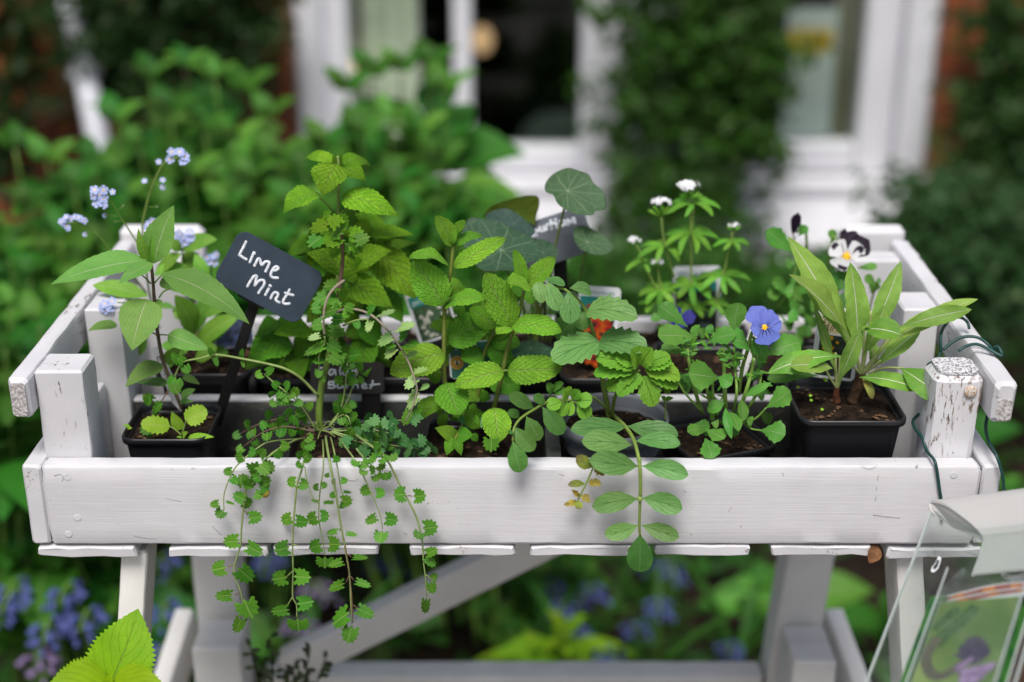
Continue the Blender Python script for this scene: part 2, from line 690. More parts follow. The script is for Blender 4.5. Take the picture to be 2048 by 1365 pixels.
def disc_leaf(P, outline, centre, y, tilt, mat, name='leaf', cup=.10, seed=0):
    """shield-shaped leaf: photo-space outline on a tilted plane about its stalk point"""
    c = P.pt(centre, y)
    n = nrm(tilt)
    pts = []
    for p in outline:
        q = P.px(p)
        d = ray(*q)
        t = np.dot(c - CAM, n) / np.dot(d, n)
        pts.append(CAM + d * t)
    pts = np.array(pts)
    # closed smoothing
    m = len(pts)
    ring = []
    for i in range(m):
        p0, p1, p2, p3 = pts[(i - 1) % m], pts[i], pts[(i + 1) % m], pts[(i + 2) % m]
        for k in range(6):
            t = k / 6
            ring.append(.5 * (2 * p1 + (-p0 + p2) * t + (2 * p0 - 5 * p1 + 4 * p2 - p3) * t * t + (-p0 + 3 * p1 - 3 * p2 + p3) * t ** 3))
    ring = np.array(ring)
    K = len(ring)
    R = np.mean(np.linalg.norm(ring - c, axis=1))
    V, uv = [c - n * cup * R * .25], [(0, 0)]
    radii = (.12, .3, .5, .7, .86, 1.0)
    for r in radii:
        for k in range(K + 1):
            a = 2 * math.pi * k / K
            p = c + (ring[k % K] - c) * r
            p = p + n * (cup * R * (r ** 2 - .25) + .035 * R * r * r * math.sin(a * 4 + seed) + .02 * R * r * abs(math.sin(a * 4.5)))
            V.append(p)
            uv.append((k / K, r))
    F = []
    for k in range(K):
        F.append((0, 1 + k, 2 + k))
        for r in range(len(radii) - 1):
            a0 = 1 + r * (K + 1) + k
            F.append((a0, a0 + K + 1, a0 + K + 2, a0 + 1))
    sgn = sum(np.dot(np.cross(ring[k] - c, ring[(k + 1) % K] - c), n) for k in range(K))
    if sgn < 0:
        F = [tuple(reversed(f)) for f in F]
    return part(P.root, name, V, F, mat, np.array(uv))


def nasturtium_mat(name, base, vein, edge, back):
    t = NT(name)
    uvn = t.n('ShaderNodeUVMap')
    sep = t.n('ShaderNodeSeparateXYZ')
    t.put(sep.inputs[0], uvn.outputs[0])
    U, R = sep.outputs[0], sep.outputs[1]
    oc = t.coord()
    ph = t.math('MULTIPLY_ADD', U, 9.0, t.math('MULTIPLY', t.math('SUBTRACT', t.noise(oc, 60, 2), .5), .35))
    d = t.math('ABSOLUTE', t.math('SUBTRACT', t.math('FRACT', ph), .5))
    dd = t.math('MULTIPLY', d, R)
    main = t.math('MULTIPLY', t.ramp(dd, .006, .028, 1.0, 0.0), t.ramp(R, .75, 1.0, 1.0, .3))
    ed = t.vor(oc, 95, 'DISTANCE_TO_EDGE')
    netw = t.math('MULTIPLY', t.ramp(ed, .0, .045, 1.0, 0.0), t.ramp(R, .2, .5, .0, .28))
    hub = t.ramp(R, .02, .09, 1.0, 0.0)
    f = t.math('MAXIMUM', hub, t.math('MAXIMUM', t.math('MULTIPLY', main, .75), netw))
    body = t.mix(t.ramp(t.noise(oc, 45, 4), .3, .7), tuple(c * .8 for c in base), base)
    body = t.mix(t.ramp(R, .965, .995), body, edge)
    col = t.mix(f, body, vein)
    bf = t.n('ShaderNodeNewGeometry').outputs['Backfacing']
    col = t.mix(bf, col, back)
    nb = t.bump(t.math('SUBTRACT', t.noise(oc, 300, 3), f), .35, .0005)
    t.set(col=col, rough=.62, spec=.25)
    tr = t.n('ShaderNodeBsdfTranslucent')
    t.put(tr.inputs['Color'], t.mix(.5, col, (.12, .2, .02)))
    mx = t.n('ShaderNodeMixShader')
    mx.inputs[0].default_value = .22
    t.put(mx.inputs[1], t.b.outputs[0])
    t.put(mx.inputs[2], tr.outputs[0])
    t.put(t.out.inputs[0], mx.outputs[0])
    return t.m


def petal_mat(name, base, deep, streak, eye, eye_r=.16, streak_r=.5, streak_n=7, blotch=None, trans=.2, streak_w=.2):
    t = NT(name)
    uvn = t.n('ShaderNodeUVMap')
    sep = t.n('ShaderNodeSeparateXYZ')
    t.put(sep.inputs[0], uvn.outputs[0])
    U, Vv = sep.outputs[0], sep.outputs[1]
    oc = t.coord()
    fine = t.noise(uvn.outputs[0], 9, 3)
    stre = t.math('ABSOLUTE', t.math('SUBTRACT', t.math('FRACT', t.math('MULTIPLY_ADD', U, 26.0, t.math('MULTIPLY', fine, 1.2))), .5))
    col = t.mix(t.math('MULTIPLY', t.ramp(stre, .3, .5), .35), base, deep)
    col = t.mix(t.ramp(fine, .35, .75), col, t.mix(.4, col, deep))
    if blotch:
        a = t.math('ABSOLUTE', t.math('MULTIPLY_ADD', U, 2.0, -1.0))
        bl = t.math('MULTIPLY', t.ramp(Vv, .62, .68), t.math('MULTIPLY', t.ramp(Vv, .9, .96, 1.0, 0.0), t.ramp(a, .32, .44, 1.0, 0.0)))
        col = t.mix(bl, col, blotch)
    if streak:
        d = t.math('ABSOLUTE', t.math('SUBTRACT', t.math('FRACT', t.math('MULTIPLY', U, float(streak_n))), .5))
        lim = t.math('MULTIPLY', t.ramp(Vv, .05, streak_r, streak_w, .0), 1.0)
        st = t.math('MULTIPLY', t.math('LESS_THAN', d, lim), t.ramp(t.math('ABSOLUTE', t.math('MULTIPLY_ADD', U, 2.0, -1.0)), .72, .85, 1.0, 0.0))
        col = t.mix(st, col, streak)
    if eye:
        col = t.mix(t.ramp(Vv, eye_r * .7, eye_r * 1.1, 1.0, 0.0), col, eye)
    t.bump(t.math('ADD', stre, t.noise(oc, 500, 2)), .25, .0004)
    t.set(col=col, rough=.6, spec=.2)
    tr = t.n('ShaderNodeBsdfTranslucent')
    t.put(tr.inputs['Color'], col)
    mx = t.n('ShaderNodeMixShader')
    mx.inputs[0].default_value = trans
    t.put(mx.inputs[1], t.b.outputs[0])
    t.put(mx.inputs[2], tr.outputs[0])
    t.put(t.out.inputs[0], mx.outputs[0])
    return t.m


def petal_geo(length, width, notch=.04, ruffle=.06, cup=.12, seed=0.0, nL=19, nW=12):
    """petal in its own frame: base at origin, along +Y, facing +Z"""
    V, uv = [], []
    for i in range(nL):
        v = i / (nL - 1)
        v = 1 - (1 - v) ** 1.5
        wv = .10 + .90 * (v / .62) ** .75 if v < .62 else math.sqrt(max(0, 1 - ((v - .62) / .385) ** 2))
        for j in range(nW + 1):
            u = -1 + 2 * j / nW
            yy = v * length * (1 - .10 * u * u * v) * (1 - notch * math.exp(-(u / .25) ** 2) * v ** 4)
            zz = cup * width * (u * u * .35) - .10 * length * v * v + ruffle * width * .3 * v * v * math.sin(u * 5 + seed) + .02 * length * math.sin(seed * 3 + v * 4)
            V.append((u * wv * width / 2, yy, zz))
            uv.append(((u + 1) / 2, v))
    F = []
    for i in range(nL - 1):
        for j in range(nW):
            a = i * (nW + 1) + j
            F.append((a, a + 1, a + nW + 2, a + nW + 1))
    return np.array(V), F, np.array(uv)


def star_flower(name, n, rp, wp, matp, mate, eye, ring=None, cup=.15):
    """small n-petalled flower as one shared mesh, facing +Z, unit radius rp"""
    V, F, mi = [], [], []
    for k in range(n):
        a = 2 * math.pi * k / n
        ca, sa = math.cos(a), math.sin(a)
        base = len(V)
        for (y, x, z) in ((.0, .0, 0), (.35, .55, .02), (.7, 1, .0), (.95, .62, -.05), (1, 0, -.04), (.95, -.62, -.05), (.7, -1, .0), (.35, -.55, .02)):
            X, Y = x * wp / 2, y * rp
            V.append((X * ca - Y * sa, X * sa + Y * ca, z * rp + cup * rp * y * y))
        F.append(tuple(range(base, base + 8)))
        mi.append(0)
    for (r, m, z) in ([(ring, 2, .03)] if ring else []) + [(eye, 1, .06)]:
        base = len(V)
        for k in range(10):
            a = 2 * math.pi * k / 10
            V.append((math.cos(a) * r, math.sin(a) * r, z * rp))
        F.append(tuple(range(base, base + 10)))
        mi.append(m)
    return mesh(name, V, F, [matp, mate] + ([MWHITE] if ring else []), smooth=False, mi=mi)


MWHITE = plain('white_petal', (.72, .72, .74), .6, .2, .04)
# ------------------------------------------------------------------ setting: ground and house
t = NT('garden_soil')
oc = t.coord()
sn = t.noise(oc, 6, 5)
sf = t.noise(oc, 60, 6, .7)
t.set(col=t.mix(t.ramp(sf, .35, .7), (.016, .011, .008), t.mix(t.ramp(sn, .35, .65), (.05, .034, .024), (.075, .05, .036))), rough=.95, spec=.1)
t.bump(t.math('ADD', t.math('MULTIPLY', sn, .6), sf), 1.0, .02)
M_SOILBED = t.m
t = NT('gravel_path')
oc = t.coord()
pv = t.vor(oc, 60)
t.set(col=t.mix(t.ramp(t.noise(oc, 14, 4), .3, .7), (.16, .14, .125), (.27, .24, .215)), rough=.9, spec=.15)
t.bump(pv, .8, .01)
M_PATH = t.m


def sheet(name, x0, x1, y0, y1, z, mat, n=40, amp=.02, edge=0.0):
    V, F = [], []
    for i in range(n + 1):
        for j in range(n + 1):
            x, y = x0 + (x1 - x0) * i / n, y0 + (y1 - y0) * j / n
            V.append((x, y, z + amp * mnoise.noise(Vector((x * 3, y * 3, 1))) if amp else z))
    for i in range(n):
        for j in range(n):
            a = i * (n + 1) + j
            F.append((a, a + n + 1, a + n + 2, a + 1))
    o = link(name, mesh(name, V, F, [mat]))
    o['kind'] = 'structure'
    return o


sheet('ground', -60, 60, -60, 60, -.02, M_SOILBED, 2, 0)
sheet('flower_bed', -2.6, 2.6, -.3, 2.56, .02, M_SOILBED, 60, .03)
sheet('garden_path', -8, 8, -6, -.3, .012, M_PATH, 20, .004)

YW = 2.55
mortar = plain('lime_mortar', (.22, .19, .165), .9, .1, .2, 30, .5)
t = NT('red_brick')
oc = t.coord()
oi = t.n('ShaderNodeObjectInfo').outputs['Random']
bc = t.mix(oi, (.24, .060, .024), (.38, .125, .05))
bc = t.mix(t.ramp(t.noise(oc, 25, 5), .4, .75), bc, (.13, .05, .036))
bc = t.mix(t.math('MULTIPLY', t.ramp(t.noise(oc, 90, 4), .6, .75), .5), bc, (.30, .19, .14))
t.set(col=bc, rough=.88, spec=.12)
t.bump(t.noise(oc, 160, 5), .7, .003)
M_BRICK = t.m
M_FRAME = plain('white_window_paint', (.68, .68, .72), .4, .35, .03, 12)
M_RENDER = plain('white_masonry_paint', (.74, .74, .77), .7, .2, .05, 9, .3)
M_DARKROOM = plain('dark_room', (.020, .015, .012), .9, .05)

house = thing('brick_house', (0.25, YW + .12, 0), 'red brick house with white window frames behind the plants', 'house')
WL, WR = -.53, 1.042
box(house, 'wall', (-4, YW + .012, -.1), (WL - .001, YW + .25, 2.8), mortar, .002)
box(house, 'wall', (WR + .001, YW + .012, -.1), (4, YW + .25, 2.8), mortar, .002)
box(house, 'wall', (WL, YW + .015, -.1), (WR, YW + .25, .30), M_RENDER, .002)
box(house, 'wall', (WL, YW + .02, 2.0), (WR, YW + .25, 2.8), mortar, .002)
# white boarded panel and sill under the window
box(house, 'sill', (WL - .02, YW - .055, .395), (WR + .05, YW + .02, .432), M_FRAME, .006)
# sloping white sill boards stepping out below the window, over the rendered plinth
for k in range(4):
    y0, z0 = YW - .010 - .038 * k, .420 - .030 * k
    V = []
    for xx in (WL, WR + .03):
        V += [(xx, y0 + .02, z0 - .004), (xx, y0 - .036, z0 - .026), (xx, y0 - .036, z0 - .036), (xx, y0 + .02, z0 - .05)]
    part(house, 'sill_board', V, [(0, 1, 2, 3), (7, 6, 5, 4), (0, 4, 5, 1), (1, 5, 6, 2), (2, 6, 7, 3), (3, 7, 4, 0)], M_FRAME, smooth=False)
box(house, 'plinth', (WL, YW - .150, .0), (WR + .02, YW + .013, .268), M_RENDER, .012)

bm_brick = []
for q in range(3):
    R = []
    for (yy, ins) in ((-.05, 0), (.006, 0), (.012, .004)):
        o = rrect(.1075 - ins, .0325 - ins, .006, 2)
        R.append(np.column_stack([o[:, 0], -np.full(len(o), yy), o[:, 1]]))
    Vb, Fb = loft(R, False, True)
    Vb = Vb + np.array([[.0018 * mnoise.noise(Vector(p) * 60 + Vector((q * 9, 0, 0))) for _ in range(3)] for p in Vb])
    bm_brick.append(mesh('brick', Vb, Fb, [M_BRICK], smooth=False))
    R = [r * np.array([.47, 1, 1]) for r in R]
    Vb, Fb = loft(R, False, True)
    bm_brick.append(mesh('half_brick', Vb, Fb, [M_BRICK], smooth=False))
for row in range(3, 17):
    z = row * .075 + .0375
    off = .1125 if row % 2 else 0
    for side in (0, 1):
        x = (WL - .012) if side == 0 else (WR + .012)
        lim = 1.95 if side == 0 else 1.6
        start = x
        first = True
        while abs(x - start) < lim:
            half = first and row % 2
            wdt = .1025 if half else .215
            c = x - wdt / 2 if side == 0 else x + wdt / 2
            M = frame((c, YW + .012 + rng.uniform(-.002, .002), z + rng.uniform(-.001, .001)), (1, 0, 0), (0, 1, 0), (0, 0, 1))
            place(house, 'brick', bm_brick[2 * rng.randrange(3) + (1 if half else 0)], M)
            x = x - wdt - .010 if side == 0 else x + wdt + .010
            first = False

# the window: two sashes with a wide white post between them
win = thing('sash_window', (.25, YW + .05, .43), 'wide white framed window of two sashes with dark glass', 'window')


def wbar(name, x0, x1, y0, y1, z0, z1, bev=.006, parent=None):
    return box(win, name, (x0, YW + y0, z0), (x1, YW + y1, z1), M_FRAME, bev, parent)


wbar('frame', WL, -.465, -.012, .12, .436, 2.0, .008)
wbar('frame', -.4645, -.405, .012, .11, .436, 2.0, .006)
wbar('sash_rail', -.404, .17, .02, .09, .436, .50, .006)
wbar('glazing_bar', -.147, -.100, .024, .08, .501, 2.0, .008)
wbar('frame_post', .171, .40, -.006, .12, .436, 2.0, .01)
wbar('sash_rail', .401, .872, .02, .09, .436, .512, .006)
wbar('frame', .873, .945, .012, .11, .436, 2.0, .006)
wbar('frame', .9455, .968, .045, .11, .436, 2.0, .004)
wbar('frame', .9685, WR, -.008, .12, .436, 2.0, .008)
t = NT('window_glass')
gl = t.n('ShaderNodeBsdfGlossy')
gl.inputs['Roughness'].default_value = .02
gl.inputs['Color'].default_value = (.9, .95, .95, 1)
tp = t.n('ShaderNodeBsdfTransparent')
tp.inputs['Color'].default_value = (.86, .90, .88, 1)
fc_ = t.n('ShaderNodeLayerWeight').outputs['Facing']
mx = t.n('ShaderNodeMixShader')
t.put(mx.inputs[0], t.math('MULTIPLY_ADD', t.math('POWER', fc_, 5.0), .9, .04))
t.put(mx.inputs[1], tp.outputs[0])
t.put(mx.inputs[2], gl.outputs[0])
t.put(t.out.inputs[0], mx.outputs[0])
M_GLASS = t.m
for (x0, x1) in ((-.404, -.148), (-.099, .17), (.401, .872)):
    box(win, 'pane', (x0, YW + .050, .505), (x1, YW + .054, 2.0), M_GLASS, .0005)
# dark room behind it
rm = thing('dark_room', (.25, YW + 1.5, 0), 'dark interior of the house seen through the window', 'room')
box(rm, 'back_wall', (-1.6, YW + 3.0, -.1), (2.2, YW + 3.05, 2.8), M_DARKROOM)
box(rm, 'side_wall', (-1.6, YW + .251, -.1), (-1.55, YW + 2.999, 2.8), M_DARKROOM)
box(rm, 'side_wall', (2.15, YW + .251, -.1), (2.2, YW + 2.999, 2.8), M_DARKROOM)
box(rm, 'floor', (-1.6, YW + .251, -.2), (2.2, YW + 3.0, -.101), M_DARKROOM)
box(rm, 'ceiling', (-1.6, YW + .251, 2.801), (2.2, YW + 3.05, 2.85), M_DARKROOM)
rm['kind'] = 'structure'


def curtain(x0, x1, y, z0, z1, mat, label, folds, amp=.018):
    V, F = [], []
    n = folds * 8
    th = .003
    for side in (0, 1):
        for i in range(n + 1):
            x = x0 + (x1 - x0) * i / n
            yy = y + amp * math.sin(i / n * folds * 2 * math.pi) + .3 * amp * math.sin(i * 1.7) + side * th
            for z in (z0, z0 + (z1 - z0) * .5, z1):
                V.append((x, yy, z))
    m = (n + 1) * 3
    for i in range(n):
        for k in range(2):
            a = i * 3 + k
            F.append((a, a + 3, a + 4, a + 1))
            F.append((m + a, m + a + 1, m + a + 4, m + a + 3))
    o = link('curtain', mesh('curtain', V, F, [mat]))
    return tag(o, label, 'curtain')


def bokeh_none():
    pass


curtain(-.41, -.235, YW + .13, .45, 2.0, plain('pale_curtain', (.74, .74, .63), .9, .05, .15, 8), 'pale grey curtain hanging inside the left window pane', 4)
curtain(.815, .885, YW + .12, .45, 2.0, plain('olive_curtain', (.30, .28, .20), .9, .05, .2, 8), 'olive curtain hanging at the edge of the right window', 3, .012)
# papers taped inside the right-hand pane
M_PAPER = plain('white_paper', (.58, .61, .62), .8, .1, .03)
M_YEL = plain('yellow_paper', (.80, .50, .008), .7, .15, .06)
nt_ = thing('window_notice', (.75, YW + .062, .80), 'white notice with a yellow strip taped inside the right window', 'notice')
box(nt_, 'paper', (.685, YW + .058, .52), (.812, YW + .0605, .845), M_PAPER, .0008)
box(nt_, 'paper', (.695, YW + .0561, .62), (.808, YW + .0572, .835), plain('cream_paper', (.62, .63, .61), .8, .1, .03), .0004)
box(nt_, 'yellow_strip', (.690, YW + .0545, .737), (.800, YW + .0555, .793), M_YEL, .0004)
for (a, b) in ((.745, .757), (.761, .767), (.771, .784)):
    box(nt_, 'printed_mark', (a, YW + .0538, .752), (b, YW + .0542, .780), plain('black_ink', (.02, .02, .02), .6, .2), .0001)
# glowing globes added behind the panes for the warm spots in the glass
def glow(px, py, y, r, strength, col, label):
    p = Q(px, py, y)
    o = thing('glowing_globe', p, label, 'glow')
    t = NT('globe_glow')
    t.set(col=col, emc=col, ems=strength, rough=.6)
    V, F = loft([np.column_stack([math.cos(a) * r * np.cos(np.linspace(0, 2 * math.pi, 20, endpoint=False)) + p[0],
                                  math.cos(a) * r * np.sin(np.linspace(0, 2 * math.pi, 20, endpoint=False)) + p[1],
                                  np.full(20, p[2] + 1.25 * r * math.sin(a))]) for a in np.linspace(-1.4, 1.4, 10)])
    part(o, 'shade', V, F, t.m)
    V, F = tube_geo([p + np.array([0, 0, 1.2 * r]), p + np.array([0, 0, .5]), p + np.array([0, 0, 2.62 - p[2]])], .004)
    part(o, 'cord', V, F, M_DARKROOM)


glow(963, 80, YW + 1.1, .036, .45, (1.0, .60, .32), 'peach globe glowing behind the middle window pane')
glow(717, 128, YW + .105, .022, .5, (1.0, .78, .48), 'small cream globe glowing beside the pale grey curtain')
glow(858, 118, YW + 1.3, .030, .10, (1.0, .50, .30), 'faint dim pink globe glowing deep in the dark room')
# chair back seen in the dark pane
ch = thing('chair', Q(1140, 285, YW + .6), 'grey rounded chair back inside the dark window', 'chair')
cp = Q(1140, 300, YW + .6)
o_ = rrect(.16, .17, .12, 8)
V, F = loft([np.column_stack([cp[0] + o_[:, 0] * k, np.full(len(o_), cp[1] + dy), cp[2] - .06 + o_[:, 1] * k]) for k, dy in ((.95, 0), (1, .015), (1, .04), (.95, .055))])
part(ch, 'backrest', V, F, plain('grey_cloth', (.06, .07, .065), .9, .1))
for sx in (-1, 1):
    V, F = tube_geo([cp + np.array([sx * .13, .03, -.15]), cp + np.array([sx * .13, .05, -.95 + .42])], .014)
    part(ch, 'leg', V, F, M_DARKROOM)

# white downpipe
dp = thing('downpipe', Q(185, 300, YW - .25), 'leaning white downpipe in front of the brick wall', 'downpipe')
V, F = tube_geo(catmull([Q(120, -120, YW - .26), Q(150, 60, YW - .32), Q(178, 190, YW - .40), Q(202, 330, YW - .46), Q(212, 520, YW - .50)], 6), .025, .025, 14)
part(dp, 'pipe', V, F, plain('white_plastic', (.58, .59, .63), .4, .35, .04))
for (a, b) in (((168, 140), (172, 158)), ((203, 330), (206, 348))):
    V, F = tube_geo([Q(*a, YW - .44 if a[1] > 300 else YW - .37), Q(*b, YW - .44 if a[1] > 300 else YW - .37)], .036, .036, 14)
    part(dp, 'collar', V, F, plain('white_plastic', (.40, .41, .44), .4, .35, .04))

# ------------------------------------------------------------------ the stand and the crate
ZT = .906
M_W1 = paint_wood('white_painted_wood', .45, 0)
M_W2 = paint_wood('worn_white_wood', .9, .40)
M_W3 = paint_wood('peeling_white_wood', 1.0, .95, grain=1.5)
M_WS = paint_wood('stand_white_wood', .3, 0, (.84, .82, .785))
M_GREY = paint_wood('shade_dark_inner_wood', .5, .2, (.038, .041, .037))  # near-black tint puts the shade inside the crate into the wood colour

t = NT('bare_end_grain')
oc = t.coord()
en = t.noise(oc, 420, 4, .7)
t.set(col=t.mix(t.ramp(en, .42, .58), (.30, .27, .25), (.62, .60, .60)), rough=.85, spec=.1)
t.bump(en, 1.0, .0012)
M_END = t.m
t = NT('speckled_end_grain')
oc = t.coord()
en = t.noise(oc, 520, 2, .6)
t.set(col=t.mix(t.ramp(en, .40, .5), (.15, .14, .14), (.66, .65, .67)), rough=.8, spec=.15)
t.bump(en, 1.0, .0015)
M_SPECK = t.m

stand = thing('trestle_stand', (0, .17, 0), 'white wooden trestle stand under the planter crate', 'stand')
ZB = .826


def post(root, name, x0, x1, y0, y1, z0, z1, mat, lean=(0, 0), bev=.003):
    return plank(root, name, ((x0 + x1) / 2 + lean[0], (y0 + y1) / 2 + lean[1], z0), ((x0 + x1) / 2, (y0 + y1) / 2, z1), (1, 0, 0), x1 - x0, y1 - y0, mat, bev, .0006)


post(stand, 'leg', -.309, -.288, .012, .050, 0, ZB - .001, M_WS, (-.115, -.03))
post(stand, 'leg', -.322, -.277, .27, .315, 0, ZB - .001, M_WS, (-.006, .04))
post(stand, 'leg', .287, .335, .27, .315, 0, ZB - .001, M_WS, (-.05, .04))
post(stand, 'leg', .303, .325, .012, .056, 0, ZB - .001, M_WS, (.11, -.03))
# side rails between front and rear legs
for (xx, xf, s) in ((-.345, -.375, 1), (.338, .385, -1)):
    plank(stand, 'side_rail', (xf, -.02, .435), (xx, .33, .552), (0, .3, 1), .05, .02, M_WS, .003)
box(stand, 'foot_block', (-.315, .215, .53), (-.267, .2685, .597), M_WS, .003)
box(stand, 'foot_block', (.275, .205, .50), (.318, .2685, .588), M_WS, .003)
plank(stand, 'back_rail', (-.26, .292, .497), (.262, .292, .497), (0, 0, 1), .045, .03, M_WS, .003)
A_, B_ = Q(1075, 1085, .272), Q(590, 1325, .272)
d_ = nrm(A_ - B_)
plank(stand, 'brace', B_ - d_ * .01, A_ + d_ * .20, (0, 0, 1), .036, .024, M_WS, .003)

crate = thing('planter_crate', (0, .17, .829), 'weathered white wooden crate holding the potted herbs and flowers', 'crate')
PB = ZT - .0677
# front and back boards
plank(crate, 'front_board', (-.3585, .009, (ZT + PB) / 2), (.3575, .009, (ZT + PB) / 2), (0, 0, 1), ZT - PB, .018, M_W1, .0026, .0007, endjit=.0018)
plank(crate, 'back_board', (-.312, .311, ZT - .034), (.312, .311, ZT - .034), (0, 0, 1), .071, .014, M_W1, .002)
# outer side boards
for s in (-1, 1):
    x = s * .3665
    plank(crate, 'side_board', (x, .001, (ZT + PB) / 2), (x, .318, (ZT + PB) / 2), (0, 0, 1), ZT - PB + .001, .0145, M_W2, .0022, .0007, endjit=.001)
    xi = s * .3505
    plank(crate, 'inner_side_board', (xi, .0575, .879), (xi, .137, .879), (0, 0, 1), .076, .0125, M_W1, .002)
    plank(crate, 'inner_side_board', (xi, .183, .879), (xi, .298, .879), (0, 0, 1), .076, .0125, M_W1, .002)
# corner and middle posts
plank(crate, 'post', (-.3425, .0365, PB + .002), (-.3425, .0365, ZT + .0715), (1, 0, 0), .0365, .0355, M_W2, .0022, .0008)
plank(crate, 'peeling_post', (.3395, .0365, PB + .002), (.3395, .0365, ZT + .0685), (1, 0, 0), .0375, .0355, M_W3, .007, .0022)
for s in (-1, 1):
    plank(crate, 'post', (s * .341, .160, PB + .002), (s * .341, .160, ZT + .076), (1, 0, 0), .030, .042, M_W1, .002, .0006)
for (x0, x1) in ((-.3725, -.292), (.312, .3735)):
    plank(crate, 'rear_post', ((x0 + x1) / 2, .3105 + .016, PB + .002), ((x0 + x1) / 2, .3105 + .016, ZT + .090), (1, 0, 0), x1 - x0, .0155, M_W1, .0060, .0006)
    plank(crate, 'corner_block', ((x0 + x1) / 2 - (.006 if x0 > 0 else -.006), .290, PB + .002), ((x0 + x1) / 2 - (.006 if x0 > 0 else -.006), .290, ZT + .072), (1, 0, 0), .044, .026, M_W1, .002)
# top side rails
plank(crate, 'top_rail', (-.3690, .004, ZT + .055), (-.3645, .318, ZT + .062), (0, 0, 1), .033, .0150, M_W2, .0035, .0008, endjit=.0015)
plank(crate, 'top_rail', (.3685, .002, ZT + .052), (.3665, .318, ZT + .062), (0, 0, 1), .034, .0165, M_W2, .0035, .0008, endjit=.0015)
for (xc, zc, hw, hh) in ((-.3690, ZT + .0545, .0055, .0135), (.3687, ZT + .047, .0058, .0085)):
    o_ = rrect(hw, hh, .003, 3)
    V, F = loft([np.column_stack([o_[:, 0] + xc, np.full(len(o_), yy), o_[:, 1] + zc]) for yy in (.0045, .0012 if xc > 0 else .0032)])
    part(crate, 'end_grain', V, F, M_END, smooth=False)
o_ = rrect(.0155, .0145, .007, 4)
V, F = loft([np.column_stack([o_[:, 0] * k + .3395, o_[:, 1] * k + .0365, np.full(len(o_), zz)]) for zz, k in ((ZT + .0665, 1.0), (ZT + .0690, 1.0), (ZT + .0697, .9))])
part(crate, 'post_end_grain', V, F, M_SPECK, smooth=False)
# bottom slats, their ends showing under the front board
for (a, b, dz) in ((75, 272, -.001), (338, 537, -.0015), (548, 757, 0), (820, 1030, .0), (1060, 1302, -.0002), (1310, 1500, .0004), (1543, 1741, -.0003), (1775, 1965, -.0022)):
    x0, x1 = (a - 1024) * .0003905, (b - 1024) * .0003905
    plank(crate, 'slat', ((x0 + x1) / 2, .0005, PB - .0062 + dz), ((x0 + x1) / 2, .318, PB - .0062), (1, 0, 0), x1 - x0, .0088, M_W2, .0016, .0014, endjit=.0022)
# dividers inside
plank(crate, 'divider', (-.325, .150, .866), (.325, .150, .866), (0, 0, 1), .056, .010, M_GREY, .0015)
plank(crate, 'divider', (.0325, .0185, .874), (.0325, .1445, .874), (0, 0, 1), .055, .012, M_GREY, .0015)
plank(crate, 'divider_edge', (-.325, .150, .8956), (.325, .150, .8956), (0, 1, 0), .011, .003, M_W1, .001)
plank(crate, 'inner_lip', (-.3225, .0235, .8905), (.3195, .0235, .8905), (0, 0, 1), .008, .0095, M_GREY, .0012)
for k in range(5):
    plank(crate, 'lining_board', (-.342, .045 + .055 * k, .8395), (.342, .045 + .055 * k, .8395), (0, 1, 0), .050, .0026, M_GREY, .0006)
# nails and screws
def disc(root, name, c, n, r, th, mat, parent=None, dome=.4):
    n = nrm(n)
    x = nrm(np.cross(n, (0.1, .2, 1)))
    y = np.cross(n, x)
    R = []
    for (rr, hh) in ((1, -th), (1, th * .5), (.85, th), (.4, th * (1 + dome))):
        R.append(np.array([np.asarray(c) + n * hh + (x * math.cos(a) + y * math.sin(a)) * r * rr for a in np.linspace(0, 2 * math.pi, 14, endpoint=False)]))
    V, F = loft(R)
    return part(root, name, V, F, mat, parent=parent)


t = NT('rusty_screw_cap')
rn = t.noise(t.coord(), 700, 4, .6)
t.set(col=t.mix(t.ramp(rn, .48, .58), (.55, .52, .47), (.38, .14, .02)), rough=.6)
t.bump(rn, .6, .0006)
M_RUST = t.m
for (px, py, rr) in ((135, 955, .0042), (120, 990, .0040), (155, 1036, .0038), (137, 1069, .0036), (1908, 951, .0036), (1834, 932, .0013)):
    disc(crate, 'nail_head', Q(px, py, -.0001), (0, -1, 0), rr * .8, .00009, M_W1, dome=-.6)
disc(crate, 'screw_cap', Q(1941, 784, .0186), (0, -1, 0), .0050, .0016, M_RUST)
for (px, py) in ((1912, 998), (1910, 1003), (1918, 996)):
    disc(crate, 'rust_spot', Q(px, py, -.0002), (0, -1, 0), .0009, .0004, M_RUST)

# hairline cracks and scratches in the paint of the front board
M_CRACK = plain('crack_in_paint', (.34, .33, .32), .9, .1)
for pts in ([(1757, 950), (1755, 962)], [(1754, 972), (1753, 981)], [(1752, 990), (1751, 1003)], [(1746, 1030), (1772, 1033), (1800, 1036)], [(330, 996), (345, 1000), (362, 1003)], [(268, 1072), (290, 1076), (312, 1078)], [(424, 1052), (434, 1062), (443, 1071)],
            [(1565, 945), (1567, 952)], [(382, 937), (389, 936)], [(108, 952), (118, 949), (126, 953), (124, 964)], [(1722, 932), (1740, 938), (1756, 930)], [(1118, 948), (1128, 951)], [(690, 958), (705, 962), (716, 958)]):
    V, F = tube_geo(catmull([Q(p[0], p[1], -.0003) for p in pts], 4), .00018, .00012, 5)
    part(crate, 'paint_crack', V, F, M_CRACK)
